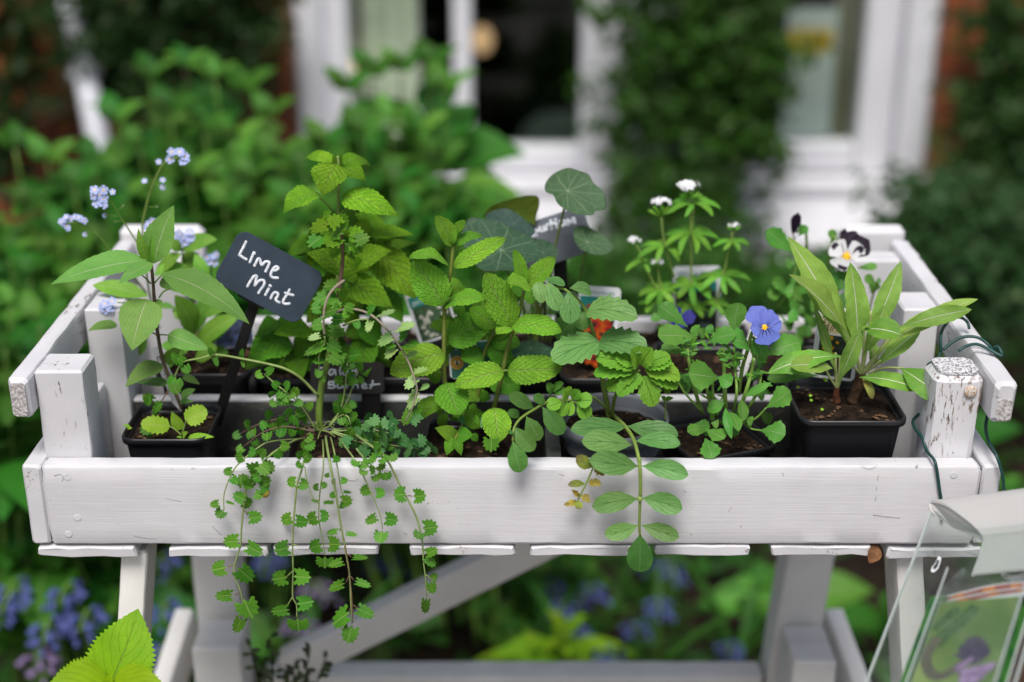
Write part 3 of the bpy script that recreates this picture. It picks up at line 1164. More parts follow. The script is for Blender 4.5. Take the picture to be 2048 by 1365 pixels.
# ------------------------------------------------------------------ pots
def soil_mat():
    t = NT('potting_compost')
    oc = t.coord()
    a = t.noise(oc, 130, 5, .7)
    b = t.noise(oc, 420, 4, .65)
    col = t.mix(t.ramp(a, .35, .65), (.010, .007, .005), (.042, .027, .018))
    col = t.mix(t.math('MULTIPLY', t.ramp(b, .60, .72), .75), col, (.15, .105, .07))
    col = t.mix(t.ramp(t.noise(oc, 760, 2), .76, .80), col, (.40, .36, .30))
    t.set(col=col, rough=.95, spec=.08)
    t.bump(t.math('ADD', a, t.math('MULTIPLY', b, .7)), 1.0, .004)
    return t.m


M_SOIL = soil_mat()
M_BLACKPOT = plain('black_plastic', (.012, .012, .014), .34, .5, .1, 60)
M_GREYPOT = plain('grey_plastic', (.17, .18, .20), .45, .4, .06, 60)
M_CHIP = plain('bark_chip', (.12, .07, .04), .9, .1, .3, 200)
ZF = .8412


def soil_surface(root, ring, c, z, rot=0):
    """soil sheet inside an outline (list of xy), lumpy"""
    ring = np.asarray(ring)
    n = len(ring)
    rr = [0, .15, .3, .45, .6, .74, .87, 1.0]
    V = [(c[0], c[1], z + .003)]
    for r in rr[1:]:
        for k in range(n):
            x, y = c[0] + (ring[k][0] - c[0]) * r, c[1] + (ring[k][1] - c[1]) * r
            h = .0042 * mnoise.noise(Vector((x * 90, y * 90, 3))) + .0025 * mnoise.noise(Vector((x * 260, y * 260, 8)))
            V.append((x, y, z + h + .003 * (1 - r)))
    F = []
    for k in range(n):
        F.append((0, 1 + k, 1 + (k + 1) % n))
        for r in range(len(rr) - 2):
            a, b = 1 + r * n + k, 1 + r * n + (k + 1) % n
            F.append((a, a + n, b + n, b))
    part(root, 'soil', V, F, M_SOIL)
    # loose crumbs
    Vc, Fc = [], []
    for _ in range(46):
        a = rng.random() * 2 * math.pi
        r = math.sqrt(rng.random()) * .9
        k = int(a / (2 * math.pi) * n) % n
        p = np.array([c[0] + (ring[k][0] - c[0]) * r, c[1] + (ring[k][1] - c[1]) * r, z + .003])
        s = rng.uniform(.0008, .0022)
        b0 = len(Vc)
        for q in ((1, 0, 0), (0, 1, 0), (-1, 0, 0), (0, -1, 0), (0, 0, .8), (0, 0, -.8)):
            Vc.append(p + s * np.array(q) * np.array([rng.uniform(.6, 1.6), rng.uniform(.6, 1.4), rng.uniform(.5, 1)]))
        for f in ((0, 1, 4), (1, 2, 4), (2, 3, 4), (3, 0, 4), (1, 0, 5), (2, 1, 5), (3, 2, 5), (0, 3, 5)):
            Fc.append(tuple(b0 + i for i in f))
    o = part(root, 'soil_crumbs', Vc, Fc, M_CHIP, smooth=False)
    o['kind'] = 'stuff'


def square_pot(label, cx, cy, half, ztop, rot=0.0, soil_drop=.010, mat=None, group='black nursery pots in the crate'):
    mat = mat or M_BLACKPOT
    root = thing('plant_pot', (cx, cy, ZF), label, 'pot', group)
    cr, sr = math.cos(rot), math.sin(rot)

    def ring(h, z, r):
        o = rrect(h, h, r, 4)
        return np.column_stack([cx + o[:, 0] * cr - o[:, 1] * sr, cy + o[:, 0] * sr + o[:, 1] * cr, np.full(len(o), z)])
    h = half
    H = ztop - ZF
    R = [ring(h * .72, ZF, .006), ring(h * .90, ztop - .0095, .009), ring(h * .905, ztop - .0068, .009), ring(h * .985, ztop - .0060, .011), ring(h * .995, ztop - .0015, .0115),
         ring(h * .975, ztop, .0115), ring(h * .945, ztop - .0008, .0105), ring(h * .925, ztop - .004, .010), ring(h * .865, ztop - soil_drop - .012, .009)]
    V, F = loft(R, True, False)
    part(root, 'body', V, F, mat)
    so = ring(h * .905, 0, .0095)[:, :2]
    soil_surface(root, so, (cx, cy), ztop - soil_drop)
    return root


def round_pot(label, cx, cy, r, ztop, mat, soil_drop=.014):
    root = thing('round_pot', (cx, cy, ZF), label, 'pot')

    def ring(k, z):
        a = np.linspace(0, 2 * math.pi, 40, endpoint=False)
        return np.column_stack([cx + np.cos(a) * r * k, cy + np.sin(a) * r * k, np.full(40, z)])
    R = [ring(.70, ZF), ring(.90, ztop - .0125), ring(.905, ztop - .012), ring(.985, ztop - .0115), ring(1.0, ztop - .002), ring(.99, ztop), ring(.955, ztop), ring(.93, ztop - .003), ring(.87, ztop - soil_drop - .012)]
    V, F = loft(R, True, False)
    part(root, 'body', V, F, mat)
    soil_surface(root, ring(.90, 0)[:, :2], (cx, cy), ztop - soil_drop)
    return root


# front row, left to right
POT_MINT = square_pot('small black pot at the front left corner holding the tall lime mint stem', -.2775, .0865, .0355, .9045, 0)
square_pot('black pot under the trailing salad burnet', -.142, .083, .040, .888, .05)
square_pot('black pot under the crinkled mint in the middle', -.033, .078, .0385, .893, -.04)
round_pot('round grey pot holding the valerian with the drooping leaf', .0815, .0765, .0455, .914, M_GREYPOT)
square_pot('turned black pot holding the blue pansy', .166, .085, .0395, .894, .36)
square_pot('wide black pot at the right corner holding the evening primrose', .2670, .0765, .0425, .9285, 0, .009)
# rear rows
for (x, lab) in ((-.268, 'black pot behind the lime mint holding the forget-me-not'), (-.180, 'black pot behind the slanting stake of the Lime Mint sign'), (-.092, 'black pot behind the Salad Burnet sign holding the lemon balm'),
                 (-.004, 'black pot behind the middle mint stems'), (.084, 'black pot behind the valerian holding the nasturtium'), (.172, 'black pot behind the blue pansy'), (.260, 'black pot behind the evening primrose label')):
    square_pot(lab, x, .201, .0425, .912 + rng.uniform(-.003, .003), rng.uniform(-.03, .03), .012)
for (x, lab) in ((-.250, 'black pot at the back left corner by the tall rear post'), (-.160, 'black pot at the back under the lemon balm leaves'), (-.070, 'black pot at the back holding the alyssum label'), (.020, 'black pot at the back holding the Nasturtium sign'), (.110, 'black pot at the back left of the sweet woodruff label'),
                 (.190, 'black pot at the back under the sweet woodruff'), (.268, 'black pot in the back right corner holding the black and white viola')):
    square_pot(lab, x, .275, .034, .905, 0, .010)


# ------------------------------------------------------------------ signs, labels, writing
class Board:
    """flat rigid board: origin at its top-left corner, u to the right, v down (metres)"""
    def __init__(s, o, ex, ey):
        s.o = np.asarray(o, float)
        s.ex = nrm(ex)
        s.ey = nrm(np.asarray(ey) - s.ex * np.dot(ey, s.ex))
        s.n = np.cross(s.ey, s.ex)          # towards the viewer
        if np.dot(s.n, CAM - s.o) < 0:
            s.n = -s.n

    @classmethod
    def from_px(c, tl, tr, bl, yt, yb):
        a, b, d = Q(*tl, yt), Q(*tr, yt), Q(*bl, yb)
        B = c(a, b - a, d - a)
        B.w = np.linalg.norm(b - a)
        B.h = abs(np.dot(d - a, B.ey))
        return B

    def at(s, u, v, h=0):
        return s.o + s.ex * u + s.ey * v + s.n * h

    def hit(s, px, py, h=0):
        d = ray(px, py)
        o = s.o + s.n * h
        t = np.dot(o - CAM, s.n) / np.dot(d, s.n)
        return CAM + d * t

    def slab(s, root, name, u0, u1, v0, v1, th, mat, r=.003, h=0, parent=None):
        o = rrect((u1 - u0) / 2, (v1 - v0) / 2, min(r, (u1 - u0) * .49, (v1 - v0) * .49), 5)
        c = ((u0 + u1) / 2, (v0 + v1) / 2)
        k = min(th * .35, .0006)
        R = [np.array([s.at(c[0] + a, c[1] + b, h - th) for a, b in o]), np.array([s.at(c[0] + a, c[1] + b, h - k) for a, b in o]),
             np.array([s.at(c[0] + a * (1 - k / (u1 - u0)), c[1] + b * (1 - k / (v1 - v0)), h) for a, b in o])]
        V, F = loft(R)
        return part(root, name, V, F, mat, smooth=False, parent=parent)

    def text(s, root, body, u, v, size, mat, h=.0004, shear=0.0, align='LEFT', sx=1.0, parent=None):
        c = bpy.data.curves.new('printed_text', 'FONT')
        c.body = body
        c.size = size
        c.shear = shear
        c.align_x = align
        c.extrude = .00004
        c.resolution_u = 3
        c.materials.append(mat)
        M = frame(s.at(u, v, h), s.ex * sx, -s.ey, s.n)
        tmp = bpy.data.objects.new('tmp', c)
        me = bpy.data.meshes.new_from_object(tmp)
        bpy.data.objects.remove(tmp)
        bpy.data.curves.remove(c)
        if not me.materials:
            me.materials.append(mat)
        return place(root, 'printed_text', me, M, parent)

    def stroke(s, root, name, pts, r, mat, h=.0, flat=.35, n=5):
        P = catmull([s.hit(*p, h) for p in pts], n) if len(pts) > 1 else None
        V, F = tube_geo(P, r, r, 8)
        o = s.o + s.n * h
        V = np.array([v - s.n * (np.dot(v - o, s.n) * (1 - flat)) for v in V])
        # round ends
        Vs, Fs = [V], list(F)
        for e in (P[0], P[-1]):
            b = sum(len(x) for x in Vs)
            ring = [np.array([e + (s.ex * math.cos(a) + s.ey * math.sin(a)) * r * k + s.n * (r * flat * hh) for a in np.linspace(0, 2 * math.pi, 12, endpoint=False)]) for k, hh in ((1, 0), (.8, .7), (.3, 1.0))]
            v2, f2 = loft(ring, False, True)
            Vs.append(v2)
            Fs += [tuple(i + b for i in f) for f in f2]
        return part(root, name, np.concatenate(Vs), Fs, mat)


t = NT('chalkboard_slate')
oc = t.coord()
cn = t.noise(oc, 70, 4)
dust = t.ramp(t.noise(oc, 900, 2), .78, .82)
t.set(col=t.mix(dust, t.mix(t.ramp(cn, .3, .7), (.024, .038, .056), (.032, .049, .071)), (.3, .33, .38)), rough=.5, spec=.35)
M_SLATE = t.m
M_STAKE = plain('black_stake', (.010, .009, .009), .55, .3, .15, 60)
t = NT('white_paint_pen')
oc = t.coord()
t.set(col=t.mix(t.ramp(t.noise(oc, 420, 3), .35, .65), (.50, .54, .62), (.80, .81, .84)), rough=.5)
M_PEN = t.m

# Lime Mint
z7 = lambda p: (420 + p[0] / 6.204, 440 + p[1] / 6.204)
B = Board.from_px((481.5, 457), (651.5, 550.4), (416, 556.5), .118, .108)
sign = thing('plant_sign', Q(440, 830, .118), "tilted black sign with hand-painted words Lime Mint in white", 'sign', 'hand-lettered slate signs')
b1 = B.slab(sign, 'board', 0, B.w, 0, B.h, .0022, M_SLATE, .0085)
RS = .00112
for st in ([(445, 275), (420, 330), (390, 385), (362, 438)], [(362, 438), (400, 462), (448, 490)],
           [(534, 432), (515, 478), (495, 524)], [(544, 408), (553, 416)],
           [(553, 568), (578, 518), (600, 482), (622, 498), (632, 545), (648, 560), (688, 520), (735, 530), (722, 575), (705, 612), (690, 642)],
           [(768, 635), (815, 628), (848, 606), (830, 582), (795, 595), (762, 650), (756, 695), (785, 718), (838, 722)],
           [(465, 826), (500, 765), (545, 702), (580, 700), (572, 745), (556, 815)],
           [(556, 815), (600, 765), (645, 748), (676, 768), (665, 815), (630, 865), (602, 908)],
           [(728, 858), (708, 895), (688, 930)], [(742, 816), (752, 824)],
           [(755, 972), (778, 925), (808, 902), (842, 915), (838, 950), (815, 985), (830, 1010), (858, 1025)],
           [(985, 870), (965, 915), (930, 965), (905, 1018), (930, 1044), (985, 1040)], [(935, 908), (985, 925), (1030, 935)]):
    B.stroke(sign, 'lettering', [z7(p) for p in st], RS, M_PEN)


def stake(root, a, b, ya, yb, w, th=.0035, mat=None):
    p0, p1 = Q(*a, ya), Q(*b, yb)
    return plank(root, 'stake', p1, p0, RIGHT, w, th, mat or M_STAKE, .0008, .0001, step=.03)


stake(sign, (512, 598), (432, 850), .1225, .124, .0088)
# shoulder where the stake meets the board
B.slab(sign, 'socket', B.w * .30, B.w * .62, B.h * .93, B.h * 1.045, .003, M_STAKE, .002, -.0024)

# Salad Burnet
z4 = lambda p: (400 + p[0] / 3.412, 600 + p[1] / 3.412)
B = Board.from_px((620, 726), (768, 726), (622, 789), .132, .126)
sign2 = thing('plant_sign', Q(742, 860, .13), 'low black sign reading Salad Burnet half hidden behind the burnet stems', 'sign', 'hand-lettered slate signs')
B.slab(sign2, 'board', 0, B.w, 0, B.h, .0022, M_STAKE, .004)
t = NT('grey_chalk')
t.set(col=(.30, .33, .36), rough=.7)
M_CHALK = t.m
LT = [[(850, 470), (820, 466), (812, 485), (840, 498), (846, 515), (812, 518)],
      [(925, 482), (895, 478), (880, 500), (895, 514), (922, 490), (928, 514)], [(958, 462), (955, 490), (960, 514)],
      [(1010, 485), (985, 486), (975, 505), (995, 514), (1012, 490), (1016, 514)], [(1062, 486), (1040, 486), (1030, 505), (1050, 514), (1064, 495), (1068, 462)],
      [(880, 560), (878, 600)], [(880, 560), (912, 560), (905, 578), (882, 580), (920, 585), (912, 602), (878, 602)],
      [(940, 578), (938, 598), (960, 602), (975, 580), (978, 602)], [(1000, 580), (1002, 602)], [(1002, 590), (1020, 578)], [(1045, 602), (1046, 580), (1075, 582), (1078, 602)],
      [(1108, 592), (1135, 584), (1122, 572), (1104, 588), (1114, 604), (1140, 602)], [(1180, 552), (1172, 590), (1160, 604)], [(1160, 582), (1225, 576)]]
for st in LT:
    B.stroke(sign2, 'lettering', [z4(p) for p in st], .00072, M_CHALK)
stake(sign2, (742, 786), (744, 868), .129, .129, .016)

# Nasturtium
zE = lambda p: (780 + p[0] / 3.412, 300 + p[1] / 3.412)
B = Board.from_px((1012, 462), (1163, 411), (1035, 552), .232, .222)
sign3 = thing('plant_sign', Q(1130, 700, .232), 'grey slate sign reading Nasturtium behind the round leaves', 'sign', 'hand-lettered slate signs')
t = NT('pale_slate')
t.set(col=t.mix(t.ramp(t.noise(t.coord(), 60, 3), .3, .7), (.105, .118, .14), (.13, .145, .17)), rough=.5, spec=.4)
M_SLATE2 = t.m
B.slab(sign3, 'board', 0, B.w, 0, B.h, .0022, M_SLATE2, .004)
for st in ([(790, 640), (800, 590), (828, 640), (842, 590)], [(875, 612), (858, 618), (858, 638), (878, 630), (880, 638)], [(915, 596), (895, 604), (914, 620), (896, 632)],
           [(955, 565), (962, 590), (985, 585)], [(940, 585), (975, 575)], [(995, 545), (1002, 585)], [(1000, 560), (1018, 545)],
           [(1022, 530), (1028, 556), (1050, 552), (1048, 522), (1056, 552)], [(1068, 545), (1068, 515), (1090, 510)], [(1096, 482), (1102, 540)], [(1080, 510), (1124, 500)],
           [(1132, 500), (1138, 530)], [(1128, 476), (1131, 479)], [(1160, 490), (1164, 518), (1192, 512), (1188, 482), (1197, 512)],
           [(1215, 512), (1212, 478), (1235, 500), (1252, 466), (1262, 500)]):
    B.stroke(sign3, 'lettering', [zE(p) for p in st], .0013, M_PEN)
stake(sign3, (1119, 520), (1130, 715), .2345, .2345, .0125)


# printed plant labels
def label_card(tl, tr, bl, yt, yb, label, r=.004, mat=None, group='printed plant labels'):
    B = Board.from_px(tl, tr, bl, yt, yb)
    root = thing('plant_label', B.at(B.w / 2, B.h, 0), label, 'label', group)
    B.slab(root, 'card', 0, B.w, 0, B.h, .0008, mat or M_CARD, r)
    return root, B


M_CARD = plain('white_label', (.66, .68, .70), .42, .4, .02)
M_TEAL = plain('teal_print', (.012, .17, .15), .4, .4, .05)
M_DKPIC = plain('dark_picture_print', (.016, .022, .016), .4, .4, .5, 160)
M_GREENPIC = plain('leafy_picture_print', (.02, .05, .018), .4, .4, .7, 240)
M_INK = plain('dark_ink', (.02, .025, .02), .5, .3)
M_TEALINK = plain('teal_ink', (.06, .19, .20), .5, .3)
M_WHITEINK = plain('white_ink', (.55, .6, .6), .5, .3)


def dots(root, B, u0, u1, v0, v1, n, r0, r1, mats, seed, name='printed_flower', h=.0004):
    q = random.Random(seed)
    for _ in range(n):
        u, v, r = q.uniform(u0, u1), q.uniform(v0, v1), q.uniform(r0, r1)
        a0 = q.random() * 6
        o = np.array([(math.cos(a) * r * (1 + .28 * math.sin(a * 5 + a0)), math.sin(a) * r * (1 + .28 * math.sin(a * 5 + a0))) for a in np.linspace(0, 2 * math.pi, 30, endpoint=False)])
        hh = h + q.uniform(0, .00015)
        V = [B.at(u + a, v + b, hh) for a, b in o]
        part(root, name, V, [tuple(range(30))], q.choice(mats), smooth=False)


# nasturtium: red and orange flowers
lb, B = label_card((1160, 571), (1243, 577), (1160, 722), .205, .196, 'white plant label with red and orange flower photo beside the valerian')
B.slab(lb, 'picture', B.w * .03, B.w * .90, B.h * .22, B.h, .0001, M_DKPIC, .0004, .0002)
B.slab(lb, 'teal_band', B.w * .03, B.w * .90, B.h * .13, B.h * .30, .0001, M_TEAL, .0004, .0003)
B.text(lb, 'Nasturtium', B.w * .06, B.h * .105, .0062, M_TEALINK)
M_RED = plain('red_print', (.30, .015, .010), .45, .4, .35, 300)
M_ORANGE = plain('orange_print', (.42, .070, .006), .45, .4, .35, 300)
for (u, v, r, m) in ((.42, .50, .010, M_ORANGE), (.66, .40, .010, M_RED), (.30, .38, .009, M_RED), (.62, .62, .009, M_RED), (.70, .82, .012, M_RED), (.36, .80, .011, M_RED), (.50, .95, .008, M_ORANGE)):
    dots(lb, B, B.w * u, B.w * u, B.h * v, B.h * v, 1, r * .9, r * .9, [m], int(u * 100), 'printed_flower', .00045)
    dots(lb, B, B.w * u, B.w * u, B.h * v, B.h * v, 1, r * .5, r * .5, [M_ORANGE if m is M_RED else M_RED], int(u * 70), 'printed_flower', .0007)
    dots(lb, B, B.w * u, B.w * u, B.h * v, B.h * v, 1, r * .22, r * .22, [M_DKPIC], int(u * 50), 'printed_flower', .0009)
# alyssum: small white flowers, leaning
lb, B = label_card((806, 584), (884, 558), (843, 690), .225, .205, 'leaning plant label with teal band and tiny white flowers behind the mint')
B.slab(lb, 'picture', B.w * .08, B.w * .97, B.h * .30, B.h * .97, .0001, M_GREENPIC, .0004, .0002)
B.slab(lb, 'teal_band', B.w * .05, B.w * .97, B.h * .14, B.h * .34, .0001, M_TEAL, .0004, .0003)
B.text(lb, 'Alyssum', B.w * .10, B.h * .11, .0085, M_TEALINK)
B.text(lb, 'garden', B.w * .12, B.h * .29, .006, M_WHITEINK, .0006)
dots(lb, B, B.w * .15, B.w * .9, B.h * .40, B.h * .93, 34, .0010, .0019, [plain('cream_print', (.40, .40, .33), .5)], 5)
# teal label with the round bee emblem
lb, B = label_card((896, 686), (1008, 679), (892, 760), .128, .116, 'teal garden label with a yellow bee emblem among the mint stems')
B.slab(lb, 'teal_band', B.w * .035, B.w, B.h * .02, B.h * .98, .0001, plain('green_teal_print', (.010, .13, .085), .4, .4, .1), .0004, .0002)
B.text(lb, 'garden', B.w * .10, B.h * .17, .0072, M_WHITEINK, .0005)
ce = (B.w * .16, B.h * .46)
ec = B.hit(914, 726, .0004)
em_u, em_v = np.dot(ec - B.o, B.ex), np.dot(ec - B.o, B.ey)
def ringdisc(root, B, u, v, r0, r1, mat, name, h):
    n = 28
    A = np.linspace(0, 2 * math.pi, n, endpoint=False)
    V = [B.at(u + math.cos(a) * r0, v + math.sin(a) * r0, h) for a in A] + ([B.at(u + math.cos(a) * r1, v + math.sin(a) * r1, h) for a in A] if r1 else [])
    F = [(k, (k + 1) % n, n + (k + 1) % n, n + k) for k in range(n)] if r1 else [tuple(range(n))]
    part(root, name, V, F, mat, smooth=False)
M_EMY = plain('emblem_yellow', (.62, .33, .01), .45, .4, .1)
ringdisc(lb, B, em_u, em_v, .0056, 0, M_EMY, 'emblem', .0004)
ringdisc(lb, B, em_u, em_v, .0038, .0033, M_INK, 'emblem_ring', .0006)
for k in range(12):
    a = 2 * math.pi * k / 12
    ringdisc(lb, B, em_u + math.cos(a) * .0047, em_v + math.sin(a) * .0047, .0004, 0, M_INK, 'emblem_letter', .0006)
for (du, dv, r, m) in ((0, .0008, .0013, M_INK), (0, -.0010, .0009, M_INK), (-.0014, -.0004, .0009, M_WHITEINK), (.0014, -.0004, .0009, M_WHITEINK)):
    ringdisc(lb, B, em_u + du, em_v + dv, r, 0, m, 'bee', .0007)
# woodruff
lb, B = label_card((1346, 534), (1441, 532), (1338, 672), .300, .285, 'white plant label with green picture behind the sweet woodruff')
B.slab(lb, 'picture', B.w * .04, B.w * .92, B.h * .26, B.h * .98, .0001, M_DKPIC, .0004, .0002)
B.slab(lb, 'teal_band', B.w * .04, B.w * .92, B.h * .22, B.h * .36, .0001, M_TEAL, .0004, .0003)
B.text(lb, 'Woodruff', B.w * .08, B.h * .16, .0095, M_TEALINK)
dots(lb, B, B.w * .12, B.w * .85, B.h * .45, B.h * .93, 26, .0012, .0025, [plain('grey_flower_print', (.16, .20, .19), .5), plain('grey_leaf_print', (.05, .08, .06), .5)], 8)
# evening primrose
lb, B = label_card((1639, 611), (1728, 622), (1606, 752), .118, .100, 'cream plant label reading Evening Primrose tucked behind its pale green leaves')
M_CREAM = plain('cream_label', (.60, .50, .28), .42, .4, .03)
B.slab(lb, 'cream_panel', B.w * .07, B.w * .95, B.h * .03, B.h * .98, .0001, M_CREAM, .003, .0001)
B.slab(lb, 'green_box', B.w * .11, B.w * .60, B.h * .055, B.h * .17, .0001, plain('green_box_print', (.01, .20, .11), .4, .4, .03), .0003, .0002)
B.text(lb, 'HERB', B.w * .15, B.h * .155, .0105, plain('pale_ink', (.5, .55, .4), .5), .0004)
B.text(lb, 'EVENING', B.w * .50, B.h * .265, .0070, M_INK, .0004, .25, 'CENTER')
B.text(lb, 'PRIMROSE', B.w * .50, B.h * .335, .0070, M_INK, .0004, .25, 'CENTER')
B.slab(lb, 'picture_border', B.w * .07, B.w * .95, B.h * .37, B.h * .98, .0001, M_CARD, .0003, .0002)
B.slab(lb, 'picture', B.w * .11, B.w * .91, B.h * .39, B.h * .96, .0001, plain('dark_green_print', (.022, .034, .026), .4, .4, .6, 260), .0003, .00035)
dots(lb, B, B.w * .15, B.w * .88, B.h * .42, B.h * .65, 11, .0011, .0019, [plain('yellow_print', (.60, .32, .01), .5)], 14, h=.0006)
# dark blue picture label behind the lime mint
lb, B = label_card((425, 640), (505, 632), (423, 700), .245, .235, 'plant label with dark blue flower photo behind the lime mint')
B.slab(lb, 'picture', B.w * .02, B.w * .97, B.h * .03, B.h * .97, .0001, plain('navy_picture_print', (.02, .028, .06), .4, .4, .8, 200), .0004, .0002)
dots(lb, B, B.w * .1, B.w * .9, B.h * .1, B.h * .9, 22, .0014, .0028, [plain('blue_flower_print', (.05, .07, .17), .5), plain('deep_blue_print', (.03, .04, .11), .5)], 21)
# narrow white tags written by pen
M_TAG = plain('white_plastic_tag', (.62, .61, .62), .4, .4, .03)


def tag_stick(p_top, p_bot, yt, yb, wpx, label, strokes):
    a, b = Q(*p_top, yt), Q(*p_bot, yb)
    ey = b - a
    ex = nrm(np.cross(ey, FWD))
    if ex[0] < 0:
        ex = -ex
    wd = wpx * dep(a) / FPX
    B = Board(a - ex * wd / 2, ex, ey)
    L = np.linalg.norm(ey)
    root = thing('plant_tag', b, label, 'tag', 'narrow white plant tags')
    o = [(-.0, 0), (wd * .08, -.0012), (wd * .92, -.0012), (wd, 0), (wd * .98, L * .85), (wd * .55, L), (wd * .45, L), (wd * .02, L * .85)]
    R = [np.array([B.at(u, v, hh) for u, v in o]) for hh in (-.0007, 0)]
    V, F = loft(R)
    part(root, 'stick', V, F, M_TAG, smooth=False)
    for st in strokes:
        P = catmull([B.at(wd * u, L * v, .0001) for u, v in st], 4)
        V, F = tube_geo(P, .00032, .00032, 5)
        part(root, 'writing', V, F, M_INK)
    return root


tag_stick((312, 697), (362, 822), .120, .112, 21, 'narrow white tag handwritten in black beside the lime mint stem',
          [[(.25, .13), (.8, .13)], [(.25, .13), (.25, .20)], [(.5, .13), (.5, .18)], [(.25, .24), (.75, .24)], [(.75, .24), (.78, .30), (.25, .30)], [(.3, .36), (.8, .34), (.3, .42)], [(.3, .46), (.78, .46)]])
tag_stick((1514, 652), (1478, 760), .150, .135, 22, 'narrow white tag slanting behind the blue pansy',
          [[(.3, .16), (.7, .14), (.4, .22)], [(.3, .27), (.75, .28)], [(.3, .33), (.7, .36), (.35, .38)]])
# ------------------------------------------------------------------ leaf colours
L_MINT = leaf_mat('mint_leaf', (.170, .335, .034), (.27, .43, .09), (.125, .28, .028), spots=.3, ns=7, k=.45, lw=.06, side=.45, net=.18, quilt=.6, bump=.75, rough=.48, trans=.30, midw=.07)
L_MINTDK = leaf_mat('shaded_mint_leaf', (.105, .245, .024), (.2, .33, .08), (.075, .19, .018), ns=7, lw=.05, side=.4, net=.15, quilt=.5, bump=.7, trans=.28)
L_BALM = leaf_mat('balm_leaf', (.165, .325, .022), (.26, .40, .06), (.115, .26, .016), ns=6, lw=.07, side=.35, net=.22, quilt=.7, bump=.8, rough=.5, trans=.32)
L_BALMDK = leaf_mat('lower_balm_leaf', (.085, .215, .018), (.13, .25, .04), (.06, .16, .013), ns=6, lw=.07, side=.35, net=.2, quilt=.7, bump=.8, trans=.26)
L_LIME = leaf_mat('lime_mint_leaf', (.110, .205, .062), (.24, .32, .14), (.085, .175, .050), ns=6, k=.9, lw=.035, side=.45, net=.08, netscale=(18, 30), bump=.45, rough=.55, trans=.24, spots=.25, midw=.06)
L_SEED = leaf_mat('seedling_leaf', (.20, .33, .035), (.33, .42, .12), (.16, .29, .03), ns=4, lw=.04, side=.3, net=.05, bump=.3, trans=.35)
L_BURN = leaf_mat('burnet_leaf', (.056, .155, .018), (.13, .25, .05), (.038, .115, .012), ns=1, lw=.0, side=.0, net=.10, netscale=(5, 5), bump=.4, rough=.5, trans=.26, midw=.09)
L_BURNBL = leaf_mat('young_burnet_leaf', (.055, .135, .062), (.12, .20, .10), (.038, .11, .048), ns=1, lw=.0, side=.0, net=.10, netscale=(5, 5), bump=.4, trans=.2)
L_BURNPALE = leaf_mat('pale_burnet_leaf', (.25, .33, .19), (.3, .38, .2), (.17, .27, .11), ns=1, lw=0, side=0, net=.1, netscale=(5, 5), bump=.4, trans=.25)
L_VAL = leaf_mat('valerian_leaf', (.105, .190, .088), (.035, .10, .025), (.080, .160, .065), ns=3, k=.9, lw=.05, side=.7, spots=.15, net=.05, netscale=(9, 14), bump=.4, rough=.42, trans=.22, midw=.035)
L_VALY = leaf_mat('young_valerian_leaf', (.165, .31, .050), (.075, .18, .02), (.12, .26, .038), ns=5, k=.8, lw=.05, side=.8, net=.12, netscale=(10, 16), bump=.6, trans=.28, midw=.05)
L_VALDK = leaf_mat('drooping_valerian_leaf', (.060, .135, .042), (.12, .2, .08), (.045, .11, .032), ns=4, k=.9, lw=.02, side=.45, net=.03, bump=.35, rough=.42, trans=.16)
L_DRY = leaf_mat('withered_leaf', (.30, .20, .05), (.35, .25, .09), (.12, .075, .04), ns=3, side=.2, net=.1, trans=.15, bump=.8)
L_DRYG = leaf_mat('withering_leaf', (.16, .22, .05), (.25, .28, .1), (.20, .16, .05), ns=3, side=.3, net=.1, trans=.2, bump=.6, tip=(.16, .11, .05))
L_PANSY = leaf_mat('pansy_leaf', (.072, .185, .042), (.17, .27, .10), (.050, .145, .030), ns=4, k=.8, lw=.03, side=.4, net=.06, netscale=(10, 14), bump=.35, rough=.42, trans=.24, midw=.055)
L_PRIM = leaf_mat('primrose_leaf', (.205, .300, .085), (.50, .55, .36), (.15, .245, .06), ns=6, k=.75, lw=.03, side=.28, net=.05, netscale=(9, 18), bump=.5, rough=.45, trans=.30, midw=.07)
L_PRIMDK = leaf_mat('older_primrose_leaf', (.115, .235, .040), (.55, .60, .40), (.065, .165, .028), ns=6, k=.75, lw=.03, side=.22, net=.05, bump=.5, rough=.42, trans=.24, midw=.065)
L_FORG = leaf_mat('forget_me_not_leaf', (.125, .235, .042), (.22, .32, .10), (.085, .19, .032), ns=3, side=.12, net=.04, bump=.3, trans=.28, midw=.05)
L_WOOD = leaf_mat('woodruff_leaf', (.105, .235, .035), (.2, .32, .08), (.07, .185, .028), ns=1, side=0, net=0, bump=.2, trans=.28, midw=.09)
L_NET = leaf_mat('lime_green_leaf', (.195, .305, .006), (.17, .28, .02), (.155, .26, .005), ns=5, k=.7, lw=.03, side=.5, net=.12, netscale=(16, 22), bump=.45, trans=.38, rough=.5, midw=.04, val=.06)
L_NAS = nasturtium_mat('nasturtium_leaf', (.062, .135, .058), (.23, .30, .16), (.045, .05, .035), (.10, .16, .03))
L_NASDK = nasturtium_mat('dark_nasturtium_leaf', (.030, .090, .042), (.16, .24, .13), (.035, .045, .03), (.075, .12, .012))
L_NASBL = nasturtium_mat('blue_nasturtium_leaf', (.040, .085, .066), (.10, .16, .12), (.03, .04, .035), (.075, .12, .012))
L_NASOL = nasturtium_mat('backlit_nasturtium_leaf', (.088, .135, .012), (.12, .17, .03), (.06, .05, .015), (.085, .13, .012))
ST_GREEN = plain('green_stem', (.13, .24, .04), .5, .3, .15, 80)
ST_PALE = plain('pale_green_stem', (.21, .30, .07), .5, .3, .15, 80)
ST_BROWN = plain('purple_brown_stem', (.105, .075, .045), .55, .3, .3, 120)
ST_BURN = plain('burnet_stem', (.22, .30, .09), .5, .3, .2, 90)
